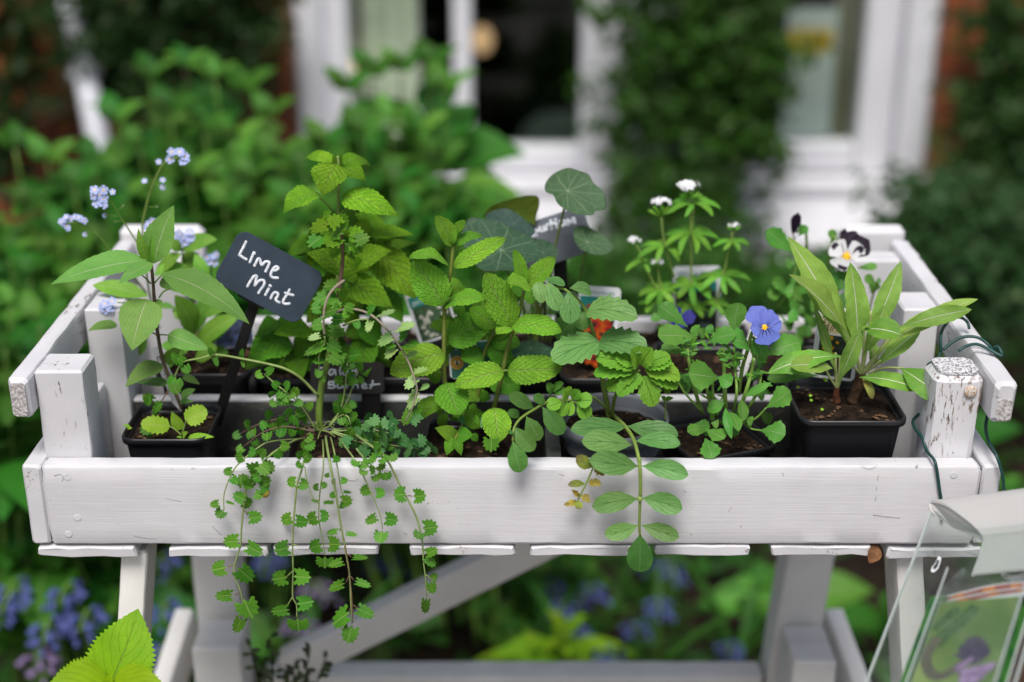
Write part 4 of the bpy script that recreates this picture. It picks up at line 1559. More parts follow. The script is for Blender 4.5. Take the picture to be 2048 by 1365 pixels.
ST_GREY = plain('grey_brown_stem', (.26, .22, .16), .6, .25, .2, 90)
ST_PINK = plain('reddish_stem', (.15, .09, .06), .55, .3, .2, 90)
R1, R2, R3, R4 = (0, 250, 3.412), (0, 600, 3.412), (400, 280, 3.412), (400, 600, 3.412)
RE, RF, RG, RH = (780, 300, 3.412), (780, 640, 3.412), (1180, 320, 3.412), (1180, 600, 3.412)
RI, RJ = (1536, 400, 3.412), (1536, 660, 3.412)
R5, R6 = (400, 880, 2.8145), (900, 880, 2.8145)

# ------------------------------------------------------------------ lime mint, front left
P = Plant('lime_mint', (-.268, .092, .896), 'tall lime mint stem with broad grey-green leaves in the front left pot', y=.092, kind='lime_mint', mat=L_LIME, stem=ST_GREEN, reg=R2)
P.stem([(1240, 745), (1180, 590), (1108, 400), (1062, 140)], .0016, .0015, mat=ST_BROWN, ns=8)
P.reg = R1
P.stem([(1064, 1340), (1042, 1050), (1032, 945)], .0015, .0012, mat=ST_BROWN, ns=8)
P.leaf((1000, 922), (338, 1078), 165, .090, -.015, face=.35, arch=.07, fold=.18, roll=.1)
P.leaf((1045, 945), (805, 1068), 105, .085, -.022, face=.4, arch=.05)
P.leaf((1048, 945), (1188, 548), 205, .095, .012, face=.95, arch=.03, fold=.25, roll=-.15)
P.leaf((1028, 945), (942, 708), 75, .092, .0, face=.9, mat=L_FORG)
P.leaf((1035, 948), (1040, 740), 52, .088, -.004, face=.9, mat=L_FORG, fold=.5)
P.petiole((1050, 1085), (1108, 1020), y=.090)
P.leaf((1100, 1015), (1702, 1322), 205, .088, -.03, face=.45, arch=.05, fold=.16)
P.petiole((1030, 1085), (940, 1005), y=.092)
P.leaf((1070, 1190), (1030, 1400), 110, .094, -.02, face=.8, kind='limeoval')
P.stem([(1085, 1180), (1130, 1130), (1250, 1105)], .0007, .0006, y=.095, y1=.11)
P.leaf((1090, 1070), (1280, 1130), 110, .11, .0, face=.6, kind='limeoval')
P.reg = R2
P.leaf((1003, -4), (900, 346), 285, .082, -.028, face=.75, arch=.06, fold=.08, kind='limeoval', roll=.1)
P.petiole((1062, 240), (1150, 242), y=.092)
P.leaf((1150, 235), (1428, 342), 140, .092, -.01, face=.6, kind='limeoval')
P.petiole((1062, 235), (1020, 225), y=.092)
P.leaf((1105, 444), (852, 582), 120, .092, -.02, face=.6, kind='limeoval')
P.leaf((1142, 572), (940, 566), 62, .095, .0, face=.3, kind='limeoval')
P.leaf((800, 178), (592, 208), 66, .12, .0, face=.5, kind='limeoval')
P.leaf((1235, 660), (1325, 605), 60, .095, -.004, kind='limeoval')
P.leaf((1250, 520), (1365, 575), 55, .105, -.004, kind='limeoval')
P.leaf((1130, 430), (1250, 310), 90, .105, .0, kind='limeoval', mat=L_FORG)
P.leaf((1230, 700), (1320, 695), 40, .09, -.004, kind='limeoval')

P = Plant('seedling', (-.262, .063, .896), 'bright lime green lobed seedling at the foot of the lime mint', y=.064, kind='lobed', mat=L_SEED, stem=ST_PALE, reg=R2)
P.petiole((1240, 925), (1155, 860), .0006, .062)
P.petiole((1240, 920), (1272, 815), .0006, .062)
P.leaf((1158, 862), (960, 845), 120, .062, -.006, face=.5, arch=.05)
P.leaf((1265, 825), (1410, 745), 135, .064, .006, face=.6, arch=.03)
P.leaf((1240, 885), (1172, 763), 80, .066, .0, kind='limeoval')
P.leaf((1278, 948), (1464, 938), 52, .06, -.004, kind='limeoval')
P.leaf((1246, 935), (1282, 903), 34, .06, -.003, kind='limeoval')
P.leaf((1240, 940), (1205, 935), 16, .06, -.003, kind='limeoval')
for (a, b) in (((885, 868), (842, 852)), ((870, 872), (900, 876))):
    P.leaf(a, b, 24, .058, -.002, kind='limeoval')

# ------------------------------------------------------------------ forget-me-not, back left
M_FMN = petal_mat('forget_me_not_petal', (.48, .55, .86), (.38, .46, .78), None, None, trans=.25)
M_FEYE = plain('flower_eye', (.70, .38, .02), .6, .2, .1)
ME_FMN = star_flower('forget_me_not_flower', 5, 1.0, .86, M_FMN, M_FEYE, .20, .38)
M_BUD = plain('flower_bud', (.20, .26, .12), .6, .2, .2)
ME_BUD = mesh('flower_bud', *loft([np.column_stack([np.cos(np.linspace(0, 2 * math.pi, 8, endpoint=False)) * r, np.sin(np.linspace(0, 2 * math.pi, 8, endpoint=False)) * r, np.full(8, z)]) for r, z in ((.15, 0), (.5, .5), (.55, 1.0), (.25, 1.6))]), [M_BUD])
P = Plant('forget_me_not', (-.268, .255, .893), 'pale blue forget-me-not with arching flower stems at the back left', y=.225, kind='forget', mat=L_FORG, stem=ST_GREEN, reg=R1)


def fmn(p, r=23, y=None, n=None, spin=None):
    q = P.pt(p, P.y if y is None else y)
    nn = -FWD + np.array([P.r.uniform(-.6, .6), 0, P.r.uniform(-.3, .7)]) if n is None else n
    place(P.root, 'flower', ME_FMN, aim(q, nn, P.r.uniform(0, 6), r * 1.3 / 3.412 * dep(q) / FPX))


def bud(p, q, y=None, s=12):
    y = P.y if y is None else y
    a, b = P.pt(p, y), P.pt(q, y)
    place(P.root, 'bud', ME_BUD, aim(b, b - a, 0, s / 3.412 * dep(a) / FPX))
    P.stem([p, q], .0004, .0003, y)


P.stem([(1085, 1390, .24), (1020, 1150, .215), (985, 905, .19), (955, 835, .185), (830, 640, .18), (745, 505, .175), (700, 480, .172)], .0010, .0006)
for p in ((640, 482), (706, 445), (706, 500), (660, 535), (712, 542), (645, 445), (768, 458), (680, 478), (690, 525)):
    fmn(p, 27 if p != (768, 458) else 18, .17)
bud((800, 590), (832, 560), .178)
bud((808, 625), (735, 616), .178)
bud((825, 655), (795, 660), .18, 10)
fmn((713, 620), 14, .178)
P.stem([(1000, 1150, .235), (870, 985, .215), (775, 885, .205), (690, 775, .20), (590, 690, .195), (510, 668, .19), (450, 672, .19)], .0010, .0006)
for p in ((440, 650), (430, 675), (455, 690), (480, 640), (505, 630), (530, 632), (555, 645), (450, 630), (465, 705), (418, 660), (575, 655)):
    fmn(p, 19, .19)
bud((615, 715), (590, 745), .195, 11)
fmn((580, 748), 15, .195)
P.stem([(1030, 1000, .24), (972, 735, .235), (1005, 530, .23), (1050, 390, .225), (1110, 275, .22), (1165, 235, .215), (1220, 222, .215)], .0012, .0007, mat=ST_PALE)
for p in ((1170, 185), (1238, 190), (1262, 215), (1268, 238), (1225, 185), (1160, 236), (1250, 250)):
    fmn(p, 25, .214)
for (a, b) in (((1090, 292), (1085, 262)), ((1025, 440), (990, 392)), ((1062, 385), (1100, 378)), ((1052, 405), (1105, 420)), ((1015, 562), (1060, 560))):
    bud(a, b, .224, 12)
for p in ((1083, 252), (986, 384), (1110, 377), (1108, 424)):
    fmn(p, 17, .223)
P.stem([(1330, 1300, .25), (1270, 1000, .24), (1240, 850, .235), (1235, 790, .23)], .0011, .0008)
for k in range(16):
    fmn((1238 + P.r.uniform(-62, 70), 765 + P.r.uniform(-38, 60)), 22, .228)
P.stem([(1440, 1250, .25), (1440, 1000, .24), (1440, 930, .23)], .0009, .0007)
for k in range(10):
    fmn((1440 + P.r.uniform(-55, 55), 912 + P.r.uniform(-30, 34)), 21, .225)
P.stem([(1010, 1300, .20), (880, 1225, .15), (800, 1212, .14)], .0008, .0005)
for p in ((765, 1205), (751, 1252), (713, 1222), (702, 1245), (738, 1232), (720, 1262)):
    fmn(p, 25, .138)
for p in ((1015, 680), (1030, 700), (1005, 705), (1040, 660), (1130, 900), (1110, 915), (1145, 885), (985, 885), (978, 905)):
    fmn(p, 22, .23)
for (b, tt, w_, y) in (((1012, 1170), (632, 1080), 120, .17), ((1240, 860), (1465, 770), 105, .23), ((1235, 860), (1145, 790), 80, .22), ((1240, 985), (1355, 880), 130, .235),
                       ((1280, 965), (1050, 1030), 85, .22), ((1060, 1010), (1235, 880), 90, .225), ((1330, 880), (1420, 1050), 90, .22), ((1100, 1050), (1290, 1130), 130, .22),
                       ((1330, 1430), (1210, 1170), 150, .20), ((1350, 1500), (1630, 1290), 130, .20), ((1350, 1400), (1420, 1170), 110, .22), ((1280, 1330), (1180, 1250), 90, .2),
                       ((1080, 1235), (1190, 1250), 44, .2), ((1300, 1500), (1150, 1560), 120, .2), ((1360, 1500), (1540, 1420), 100, .2), ((1000, 1440), (870, 1580), 130, .2),
                       ((1330, 1600), (1480, 1520), 120, .18), ((1260, 1560), (1100, 1500), 110, .19), ((1380, 1300), (1560, 1240), 90, .22), ((1300, 1200), (1380, 1040), 90, .23),
                       ((1200, 1620), (1060, 1650), 100, .2), ((1420, 1540), (1560, 1560), 80, .2)):
    P.leaf(b, tt, w_, y, face=.55)
P.stem([(1340, 1600, .25), (1330, 1300, .25), (1290, 1000, .24)], .0018, .0012, mat=ST_PALE)
P.stem([(1310, 1600, .25), (1400, 1200, .24), (1380, 1000, .24)], .0014, .001, mat=ST_PALE)

# ------------------------------------------------------------------ lemon balm, back row
P = Plant('lemon_balm', (-.092, .20, .897), 'tall crinkled yellow-green lemon balm rising behind the Lime Mint sign', y=.165, kind='balm', mat=L_BALM, stem=ST_PALE, reg=R3)
P.stem([(930, 1500), (935, 1100), (945, 800), (943, 480), (945, 190), (940, 110)], .0017, .0010, ns=8)
P.leaf((918, 160), (706, 128), 78, .180, .02, face=.3, arch=.16)
P.leaf((958, 160), (1178, 165), 84, .177, .015, face=.3, arch=.16)
P.leaf((930, 165), (830, 372), 235, .155, -.015, face=.62, arch=.05, fold=.1)
P.leaf((985, 180), (1130, 270), 130, .160, -.012, face=.45, arch=.08)
P.leaf((930, 175), (915, 95), 34, .169, .0)
P.leaf((948, 175), (965, 95), 34, .169, .0)
P.petiole((915, 490), (800, 380), .0008, .170, .160)
P.leaf((805, 365), (562, 478), 145, .160, -.02, face=.35, arch=.12)
P.petiole((968, 500), (1030, 430), .0008, .170, .160)
P.leaf((975, 385), (1355, 512), 180, .155, -.02, face=.5, arch=.10, roll=-.2)
P.leaf((1020, 580), (1290, 600), 125, .180, .0, mat=L_BALM, face=.4, arch=.12)
P.leaf((1160, 640), (1462, 650), 96, .165, -.01, face=.4, arch=.1)
P.leaf((1150, 560), (1280, 590), 130, .190, .02, mat=L_BALMDK)
P.leaf((870, 670), (650, 790), 140, .190, .0, mat=L_BALMDK)
P.leaf((1085, 905), (725, 770), 205, .150, -.025, face=.62, arch=.05, fold=.2)
P.leaf((1065, 860), (1296, 752), 150, .155, -.015, face=.55, arch=.08)
P.leaf((1090, 900), (1000, 730), 90, .155, -.01, face=.7)
P.leaf((1210, 770), (1470, 1080), 260, .170, -.025, face=.6, arch=.05)
P.leaf((1200, 770), (1480, 700), 80, .190, .02, mat=L_BALMDK)
P.leaf((1005, 960), (1315, 1130), 210, .145, -.022, face=.55, arch=.07, fold=.12)
P.leaf((1220, 1050), (1390, 1230), 180, .175, -.02, mat=L_BALMDK)
P.leaf((780, 880), (700, 1000), 160, .180, -.01, mat=L_BALMDK)
P.reg = R4
P.leaf((745, 190), (506, 225), 150, .145, -.02, face=.45, arch=.07, roll=.1)
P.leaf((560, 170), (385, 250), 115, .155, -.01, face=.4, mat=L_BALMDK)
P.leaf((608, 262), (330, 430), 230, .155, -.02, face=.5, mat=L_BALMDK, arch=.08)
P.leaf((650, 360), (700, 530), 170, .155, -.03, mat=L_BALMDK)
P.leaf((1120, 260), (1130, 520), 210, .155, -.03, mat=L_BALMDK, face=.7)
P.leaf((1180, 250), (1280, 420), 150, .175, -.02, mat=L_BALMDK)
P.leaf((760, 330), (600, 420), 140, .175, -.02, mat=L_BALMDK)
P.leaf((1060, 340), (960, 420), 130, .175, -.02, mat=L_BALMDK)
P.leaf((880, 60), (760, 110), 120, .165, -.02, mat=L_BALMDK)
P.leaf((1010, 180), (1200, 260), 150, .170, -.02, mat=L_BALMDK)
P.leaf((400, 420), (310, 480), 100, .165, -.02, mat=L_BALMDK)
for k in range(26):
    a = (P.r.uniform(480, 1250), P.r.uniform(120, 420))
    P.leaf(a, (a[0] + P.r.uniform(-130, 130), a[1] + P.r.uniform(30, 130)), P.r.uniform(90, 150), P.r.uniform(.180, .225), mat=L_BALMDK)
P.reg = R3
for k in range(16):
    a = (P.r.uniform(760, 1250), P.r.uniform(640, 1120))
    P.leaf(a, (a[0] + P.r.uniform(-150, 150), a[1] + P.r.uniform(-10, 120)), P.r.uniform(90, 150), P.r.uniform(.180, .220), mat=P.r.choice((L_BALMDK, L_BALM)))

for k in range(34):
    a = (P.r.uniform(770, 1200), P.r.uniform(540, 1180))
    sd_ = P.r.choice((-1, 1))
    P.leaf(a, (a[0] + sd_ * P.r.uniform(90, 210), a[1] + P.r.uniform(-30, 110)), P.r.uniform(95, 150), P.r.uniform(.165, .20), mat=P.r.choice((L_BALM, L_BALM, L_BALMDK)))
P.reg = R4
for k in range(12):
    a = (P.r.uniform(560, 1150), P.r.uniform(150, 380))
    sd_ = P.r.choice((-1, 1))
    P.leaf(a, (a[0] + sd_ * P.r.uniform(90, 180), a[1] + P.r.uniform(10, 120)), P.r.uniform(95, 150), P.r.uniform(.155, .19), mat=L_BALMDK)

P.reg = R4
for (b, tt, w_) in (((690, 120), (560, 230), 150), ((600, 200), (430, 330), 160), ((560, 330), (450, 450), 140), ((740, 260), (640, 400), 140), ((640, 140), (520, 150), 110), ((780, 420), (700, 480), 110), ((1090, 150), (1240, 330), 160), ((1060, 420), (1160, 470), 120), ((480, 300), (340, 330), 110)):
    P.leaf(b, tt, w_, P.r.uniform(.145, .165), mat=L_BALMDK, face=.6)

# ------------------------------------------------------------------ salad burnet
P = Plant('salad_burnet', (-.142, .083, .880), 'salad burnet with round toothed leaflets trailing far over the front board', y=.083, kind='burnet', mat=L_BURN, stem=ST_BURN, reg=R4)


def lf(b, t, w, y, dy=None, mat=None, face=.8, **k):
    return P.leaf(b, t, w, y, -.004 if dy is None else dy, 'burnet', mat, face, **k)


def auto(pts, n, size, y, y1=None, mat=None, r0=.0007, r1=.0004, stemmat=None, face=.7, jit=.25, start=.15):
    """a leaf stalk with n pairs of leaflets along it"""
    y1 = y if y1 is None else y1
    P.stem([(p[0], p[1], y + (y1 - y) * i / (len(pts) - 1)) for i, p in enumerate(pts)], r0, r1, mat=stemmat)
    C = catmull([np.array([p[0], p[1], 0]) for p in pts], 10)
    for k in range(n):
        f = start + (1 - start) * (k + .5) / n
        i = min(len(C) - 2, int(f * (len(C) - 1)))
        c, tn = C[i], nrm(C[i + 1] - C[i])
        yy = y + (y1 - y) * f
        s_ = size * (.8 + .4 * math.sin(math.pi * f))
        for sd in (-1, 1):
            pr = np.array([-tn[1], tn[0], 0]) * sd
            d = nrm(pr + tn * P.r.uniform(-.2, .5) + np.array([0, P.r.uniform(-jit, jit), 0]))
            b0 = c + pr * size * .08
            lf(tuple(b0[:2]), tuple((b0 + d * s_ * P.r.uniform(.8, 1.1))[:2]), s_ * P.r.uniform(.85, 1.1), yy, P.r.uniform(-.01, .003), mat, face)
    e = C[-1]
    tn = nrm(C[-1] - C[-3])
    lf(tuple(e[:2]), tuple((e + tn * size)[:2]), size, y1, -.003, mat, face)


# main flower stalk
P.stem([(818, 900, .083), (812, 760, .085), (835, 560, .09), (868, 430, .095), (905, 260, .10), (940, 90, .105)], .0032, .0022, mat=plain('thick_green_stem', (.12, .19, .03), .5, .3, .2, 60), ns=10)
P.reg = R3
P.stem([(945, 1140, .105), (955, 980, .11), (972, 850, .112), (972, 720, .112), (962, 620, .11)], .0020, .0011, mat=ST_PINK, ns=8)
for (b, tt, w_) in (((960, 600), (890, 520), 110), ((900, 570), (752, 600), 105), ((965, 600), (985, 510), 90), ((990, 640), (880, 640), 95), ((1005, 660), (1110, 620), 110), ((1010, 690), (1120, 730), 130),
                    ((950, 660), (870, 720), 110), ((980, 700), (1080, 760), 110), ((860, 640), (745, 720), 110), ((905, 520), (845, 510), 70), ((1040, 700), (1150, 660), 90), ((985, 780), (1060, 800), 90),
                    ((960, 990), (850, 1000), 95), ((965, 1000), (1000, 1080), 95), ((940, 1040), (780, 1110), 110), ((960, 1080), (880, 1100), 100), ((990, 700), (1010, 790), 90), ((940, 720), (905, 800), 80)):
    lf(b, tt, w_, P.r.uniform(.095, .12), P.r.uniform(-.015, .01), P.r.choice((L_BURN, L_BALM)), .6)
P.stem([(870, 560), (905, 585)], .0008, y=.108, mat=ST_PINK)
# drooping grey stalk beside it
P.stem([(985, 960, .10), (930, 1000, .09), (880, 1060, .082), (850, 1150, .078), (843, 1260, .076), (850, 1330, .076)], .0013, .0009, mat=ST_GREY)
P.reg = R4
P.stem([(850, 250, .076), (850, 290, .078), (815, 370, .08), (812, 450, .08), (820, 540, .082)], .0009, .0007)
for (b, tt, w_, m) in (((880, 140), (980, 130), 85, L_BURN), ((860, 210), (990, 220), 90, L_BURN), ((850, 290), (960, 350), 95, L_BURN), ((860, 300), (745, 360), 70, L_BURN), ((845, 310), (720, 370), 60, L_BURN), ((870, 370), (960, 430), 90, L_BURN),
                    ((830, 240), (740, 265), 50, L_BURNPALE), ((845, 400), (790, 430), 60, L_BURN), ((815, 470), (805, 530), 60, L_BURN), ((850, 160), (760, 180), 90, L_BURN), ((850, 90), (930, 60), 90, L_BURN),
                    ((830, 50), (760, 60), 90, L_BURN), ((1000, 390), (1080, 370), 80, L_BURN), ((1000, 400), (940, 390), 70, L_BURN), ((890, 60), (960, 20), 80, L_BURN), ((1010, 450), (970, 480), 60, L_BURN), ((820, 520), (850, 560), 40, L_BURN)):
    lf(b, tt, w_, P.r.uniform(.072, .095), P.r.uniform(-.012, .006), m, .6)
# right arching stalk
P.stem([(890, 105, .10), (960, 72, .095), (1040, 64, .085), (1130, 85, .075), (1220, 145, .065), (1340, 285, .052), (1420, 420, .045), (1470, 560, .04), (1480, 630, .04), (1440, 760, .038), (1400, 830, .04)], .0012, .0006, mat=ST_GREY)
P.stem([(980, 175, .085), (1060, 142, .078), (1140, 132, .072)], .0010, .0007)
for (b, tt, w_, m) in (((1335, 195), (1450, 175), 60, L_BURNPALE), ((1325, 238), (1215, 300), 75, L_BURNPALE), ((1345, 310), (1262, 390), 70, L_BURNPALE), ((1395, 400), (1480, 352), 40, L_BURNPALE), ((1440, 500), (1545, 470), 40, L_BURNPALE),
                       ((1485, 520), (1402, 600), 75, L_BURNPALE), ((1505, 625), (1408, 725), 90, L_BURNPALE), ((1490, 720), (1430, 830), 95, L_BURN), ((1350, 260), (1410, 230), 70, L_BURN), ((1320, 290), (1270, 320), 70, L_BURN),
                       ((1200, 110), (1310, 80), 60, L_BURNPALE), ((1170, 130), (1140, 215), 55, L_BURNPALE), ((1060, 70), (990, 40), 70, L_BURN), ((1060, 140), (1080, 195), 55, L_BURN), ((1130, 90), (1190, 50), 60, L_BURN),
                       ((1500, 600), (1560, 590), 45, L_BURNPALE), ((1440, 740), (1390, 850), 70, L_BURN), ((1390, 300), (1470, 310), 70, L_BURN), ((1030, 80), (970, 95), 80, L_BURN)):
    lf(b, tt, w_, .05, P.r.uniform(-.012, .004), m, .35)
# left arching stalk
P.stem([(805, 655, .085), (700, 545, .08), (600, 480, .075), (500, 447, .075), (300, 405, .075), (110, 375, .08), (0, 400, .08), (-120, 430, .085), (-175, 530, .085)], .0013, .0007)
for (b, tt, w_) in (((90, 385), (60, 330), 40), ((95, 385), (120, 450), 40), ((280, 400), (290, 340), 36), ((285, 405), (300, 460), 30), ((480, 450), (490, 490), 40), ((-100, 430), (-150, 400), 70), ((-110, 440), (-80, 500), 70), ((-130, 440), (-190, 370), 60), ((-160, 520), (-210, 590), 80), ((-165, 540), (-130, 600), 70)):
    lf(b, tt, w_, .078, -.003)
P.reg = R2
for (b, tt, w_) in (((1050, 700), (985, 650), 75), ((1090, 780), (1050, 730), 75), ((1060, 860), (960, 900), 90), ((1000, 640), (1010, 720), 60), ((1030, 760), (1100, 710), 70), ((1010, 900), (1050, 940), 60), ((1180, 560), (1210, 640), 90)):
    lf(b, tt, w_, .075, -.004, None, .6)
P.stem([(1165, 595, .085), (1090, 700, .08), (1030, 690, .078)], .0006, .0004, mat=ST_PINK)
P.reg = R4
# upright-left stalks and crown leaves
auto([(790, 885), (695, 730), (600, 640), (545, 600)], 3, 62, .07, .06)
P.stem([(600, 640, .06), (510, 570, .07), (440, 508, .085)], .0008, .0005)
for (b, tt, w_) in (((505, 660), (480, 630), 62), ((520, 690), (480, 720), 66), ((545, 650), (555, 720), 60), ((600, 640), (650, 660), 62), ((640, 690), (700, 715), 62), ((560, 640), (600, 700), 55), ((430, 500), (380, 520), 66), ((440, 505), (500, 470), 60)):
    lf(b, tt, w_, .06)
auto([(900, 850), (960, 740), (990, 600), (1000, 470), (1010, 420)], 3, 58, .09, .11)
auto([(880, 860), (1000, 700), (1050, 560), (1080, 490)], 2, 60, .09, .12)
auto([(780, 900), (720, 860), (600, 820), (540, 812), (400, 850), (280, 910)], 4, 62, .07, .075, L_BURN, stemmat=ST_PINK)
auto([(780, 900), (640, 870), (540, 870), (420, 910), (300, 1000)], 4, 62, .06, .06, L_BURN, stemmat=ST_PINK)
auto([(900, 890), (1050, 870), (1200, 840), (1400, 820)], 3, 62, .06, .065, L_BURNBL)
auto([(900, 900), (1100, 950), (1300, 990), (1500, 1020)], 5, 72, .045, .035, L_BURNBL)
auto([(890, 900), (1020, 950), (1150, 985), (1260, 1000)], 3, 60, .045, .04)
auto([(880, 870), (960, 790), (1010, 800), (1030, 860)], 2, 56, .06, .05)
auto([(900, 900), (1100, 885), (1250, 900), (1340, 930)], 3, 60, .055, .05)
for (c, m) in (((1395, 960), 0), ((1500, 962), 0), ((1410, 1035), 0), ((1515, 1040), 0), ((1580, 1000), 0), ((1330, 905), 0), ((1270, 955), 0), ((1275, 840), 0), ((1320, 860), 0), ((1180, 820), 0), ((1120, 1030), 0), ((1005, 970), 0), ((1165, 930), 0), ((1480, 820), 0), ((1150, 860), 0)):
    a = P.r.uniform(0, 6.28)
    lf((c[0] - 40 * math.cos(a), c[1] - 30 * math.sin(a)), (c[0] + 48 * math.cos(a), c[1] + 38 * math.sin(a)), 92, .035, P.r.uniform(-.01, .01), L_BURNBL, .5)
# short crown stalks
for a in range(7):
    an = math.radians(-165 + a * 53)
    k_ = P.r.uniform(.6, 1.2)
    P.stem([(825, 890, .08), (825 + 80 * k_ * math.cos(an), 870 + 45 * math.sin(an), .075), (825 + 150 * k_ * math.cos(an), 900 + 50 * math.sin(an), .065)], .0007, .0003)
# --- hanging stalks over the front board
P.reg = R5
YF = -.014


def hang(pts, r0=.0011, r1=.0006, mat=None):
    r0, r1 = r0 * .72, r1 * .8
    pts = [pts[0]] + [(p[0] + P.r.uniform(-4, 4), p[1]) + tuple(p[2:]) for p in pts[1:-1]] + [pts[-1]]
    n = len(pts)
    Y = []
    for i, p in enumerate(pts):
        Y.append((p[0], p[1], p[2] if len(p) > 2 else YF))
    P.stem(Y, r0, r1, mat=mat, n=8)


def H(L, y=YF, mat=None, face=.95):
    for (b, tt, w_) in L:
        lf(b, tt, w_ * P.r.uniform(.88, 1.16), y + P.r.uniform(-.004, .004), P.r.uniform(-.008, .006), mat, face, roll=P.r.uniform(-.25, .25))


hang([(620, 5, .075), (560, -5, .06), (470, 35, .01), (400, 85, -.008), (345, 145), (300, 240), (262, 275), (242, 400), (232, 500), (231, 590), (210, 650), (192, 710), (195, 770), (222, 840), (242, 905), (245, 990)], .0013, .0006)
H([((233, 565), (132, 578), 92), ((250, 590), (345, 640), 90), ((155, 715), (67, 735), 86), ((205, 712), (292, 795), 95), ((195, 875), (92, 880), 66), ((243, 890), (290, 998), 112), ((240, 988), (200, 1085), 76), ((262, 440), (345, 432), 78), ((262, 345), (190, 305), 66),
   ((240, 345), (290, 370), 74), ((260, 260), (220, 200), 70), ((300, 300), (350, 320), 66), ((325, 270), (390, 260), 84), ((330, 230), (395, 230), 70), ((290, 235), (240, 250), 76), ((260, 210), (300, 270), 80), ((350, 160), (420, 150), 80), ((330, 130), (385, 190), 76),
   ((290, 120), (310, 180), 66), ((330, 100), (365, 60), 60), ((280, 60), (320, 90), 56), ((420, 60), (460, 100), 66), ((445, 30), (500, 40), 60), ((330, 190), (280, 160), 60), ((345, 205), (300, 220), 64)])
for (a, b) in (((192, 710), (157, 716)), ((222, 862), (196, 876)), ((250, 400), (268, 425)), ((232, 580), (250, 592))):
    P.petiole(a, b, .0005, YF, mat=ST_PINK)
disc(P.root, 'withered_tuft', P.pt((365, 300), YF), (0, -1, .2), .0035, .002, L_DRY)
hang([(560, -5, .06), (400, 10, .01), (330, 40, -.006), (215, 140), (165, 220), (138, 310), (135, 395)], .0010, .0005)
H([((250, 90), (200, 110), 66), ((190, 175), (133, 182), 52), ((170, 205), (210, 245), 56), ((115, 355), (58, 368), 42), ((140, 345), (190, 362), 20), ((135, 390), (98, 435), 66), ((270, 65), (310, 75), 56)])
hang([(650, 10, .05), (612, 40, .0), (575, 165), (545, 260), (527, 430), (519, 600), (520, 740), (523, 880), (540, 930), (545, 1000)], .0013, .0007)
H([((605, 20), (580, 60), 66), ((600, 15), (640, 50), 66), ((580, 90), (545, 80), 60), ((590, 95), (625, 115), 64), ((575, 130), (545, 150), 60), ((575, 110), (610, 75), 50), ((600, -20), (630, 5), 60), ((548, 238), (488, 235), 62), ((552, 240), (607, 262), 62), ((526, 435), (456, 458), 78), ((527, 450), (602, 468), 82),
   ((512, 600), (425, 625), 92), ((500, 770), (405, 788), 92), ((520, 768), (614, 775), 104), ((512, 955), (404, 968), 62), ((537, 925), (632, 912), 92), ((548, 1000), (555, 1078), 118)])
for (a, b) in (((522, 740), (492, 768)), ((523, 880), (492, 932)), ((525, 590), (550, 598))):
    P.petiole(a, b, .0005, YF)
hang([(690, 0, .05), (692, 60, .0), (690, 170), (678, 290), (668, 420), (680, 500), (695, 575), (704, 650)], .0009, .0005)
H([((672, 265), (638, 268), 46), ((676, 262), (716, 250), 44), ((668, 432), (603, 455), 74), ((670, 428), (723, 430), 66), ((690, 590), (615, 610), 84), ((714, 585), (782, 590), 86), ((704, 652), (702, 722), 96), ((675, 350), (625, 340), 20), ((690, 360), (730, 345), 20)])
hang([(708, -20, .07), (716, 20, .01), (738, 150), (762, 280), (790, 470), (815, 590), (840, 765), (853, 930), (858, 1030)], .0015, .0007)
hang([(815, 590), (840, 765), (853, 930), (858, 1030)], .00105, .00072, mat=ST_PINK)
H([((785, 515), (712, 522), 34), ((812, 525), (882, 536), 32), ((815, 682), (732, 706), 46), ((848, 662), (937, 662), 32), ((823, 805), (725, 838), 56), ((864, 792), (957, 822), 50), ((850, 965), (745, 1035), 92), ((872, 945), (975, 990), 66), ((858, 1035), (830, 1142), 92)], face=.5)
for (a, b) in (((790, 497), (785, 512)), ((838, 765), (822, 803)), ((842, 768), (865, 790)), ((855, 930), (838, 962)), ((857, 930), (882, 948)), ((830, 645), (850, 660))):
    P.petiole(a, b, .0005, YF, mat=ST_PINK)
hang([(735, -15, .06), (745, 30, .005), (770, 150), (790, 260), (805, 320)], .0009, .0005)
H([((742, 105), (788, 112), 44), ((768, 235), (738, 238), 40), ((785, 228), (830, 232), 40), ((765, 305), (732, 318), 42), ((788, 350), (852, 340), 64), ((760, 352), (710, 355), 22), ((800, 290), (852, 298), 20), ((735, 195), (700, 205), 26), ((780, 365), (820, 375), 40)])
hang([(780, -10, .06), (830, 50, .005), (885, 135), (940, 250), (985, 350), (1012, 420), (1028, 500)], .0010, .0005)
hang([(590, 150, -.01), (600, 210), (625, 310), (665, 360)], .0007, .0004)
H([((962, 270), (905, 300), 68), ((982, 300), (1038, 298), 62), ((1003, 428), (935, 465), 62), ((1032, 440), (1108, 455), 78), ((1027, 505), (1008, 578), 76)])
hang([(860, -40, .06), (930, 10, .0), (1040, 100), (1130, 260), (1215, 425), (1248, 560), (1258, 690), (1270, 760), (1276, 880)], .0014, .0006)
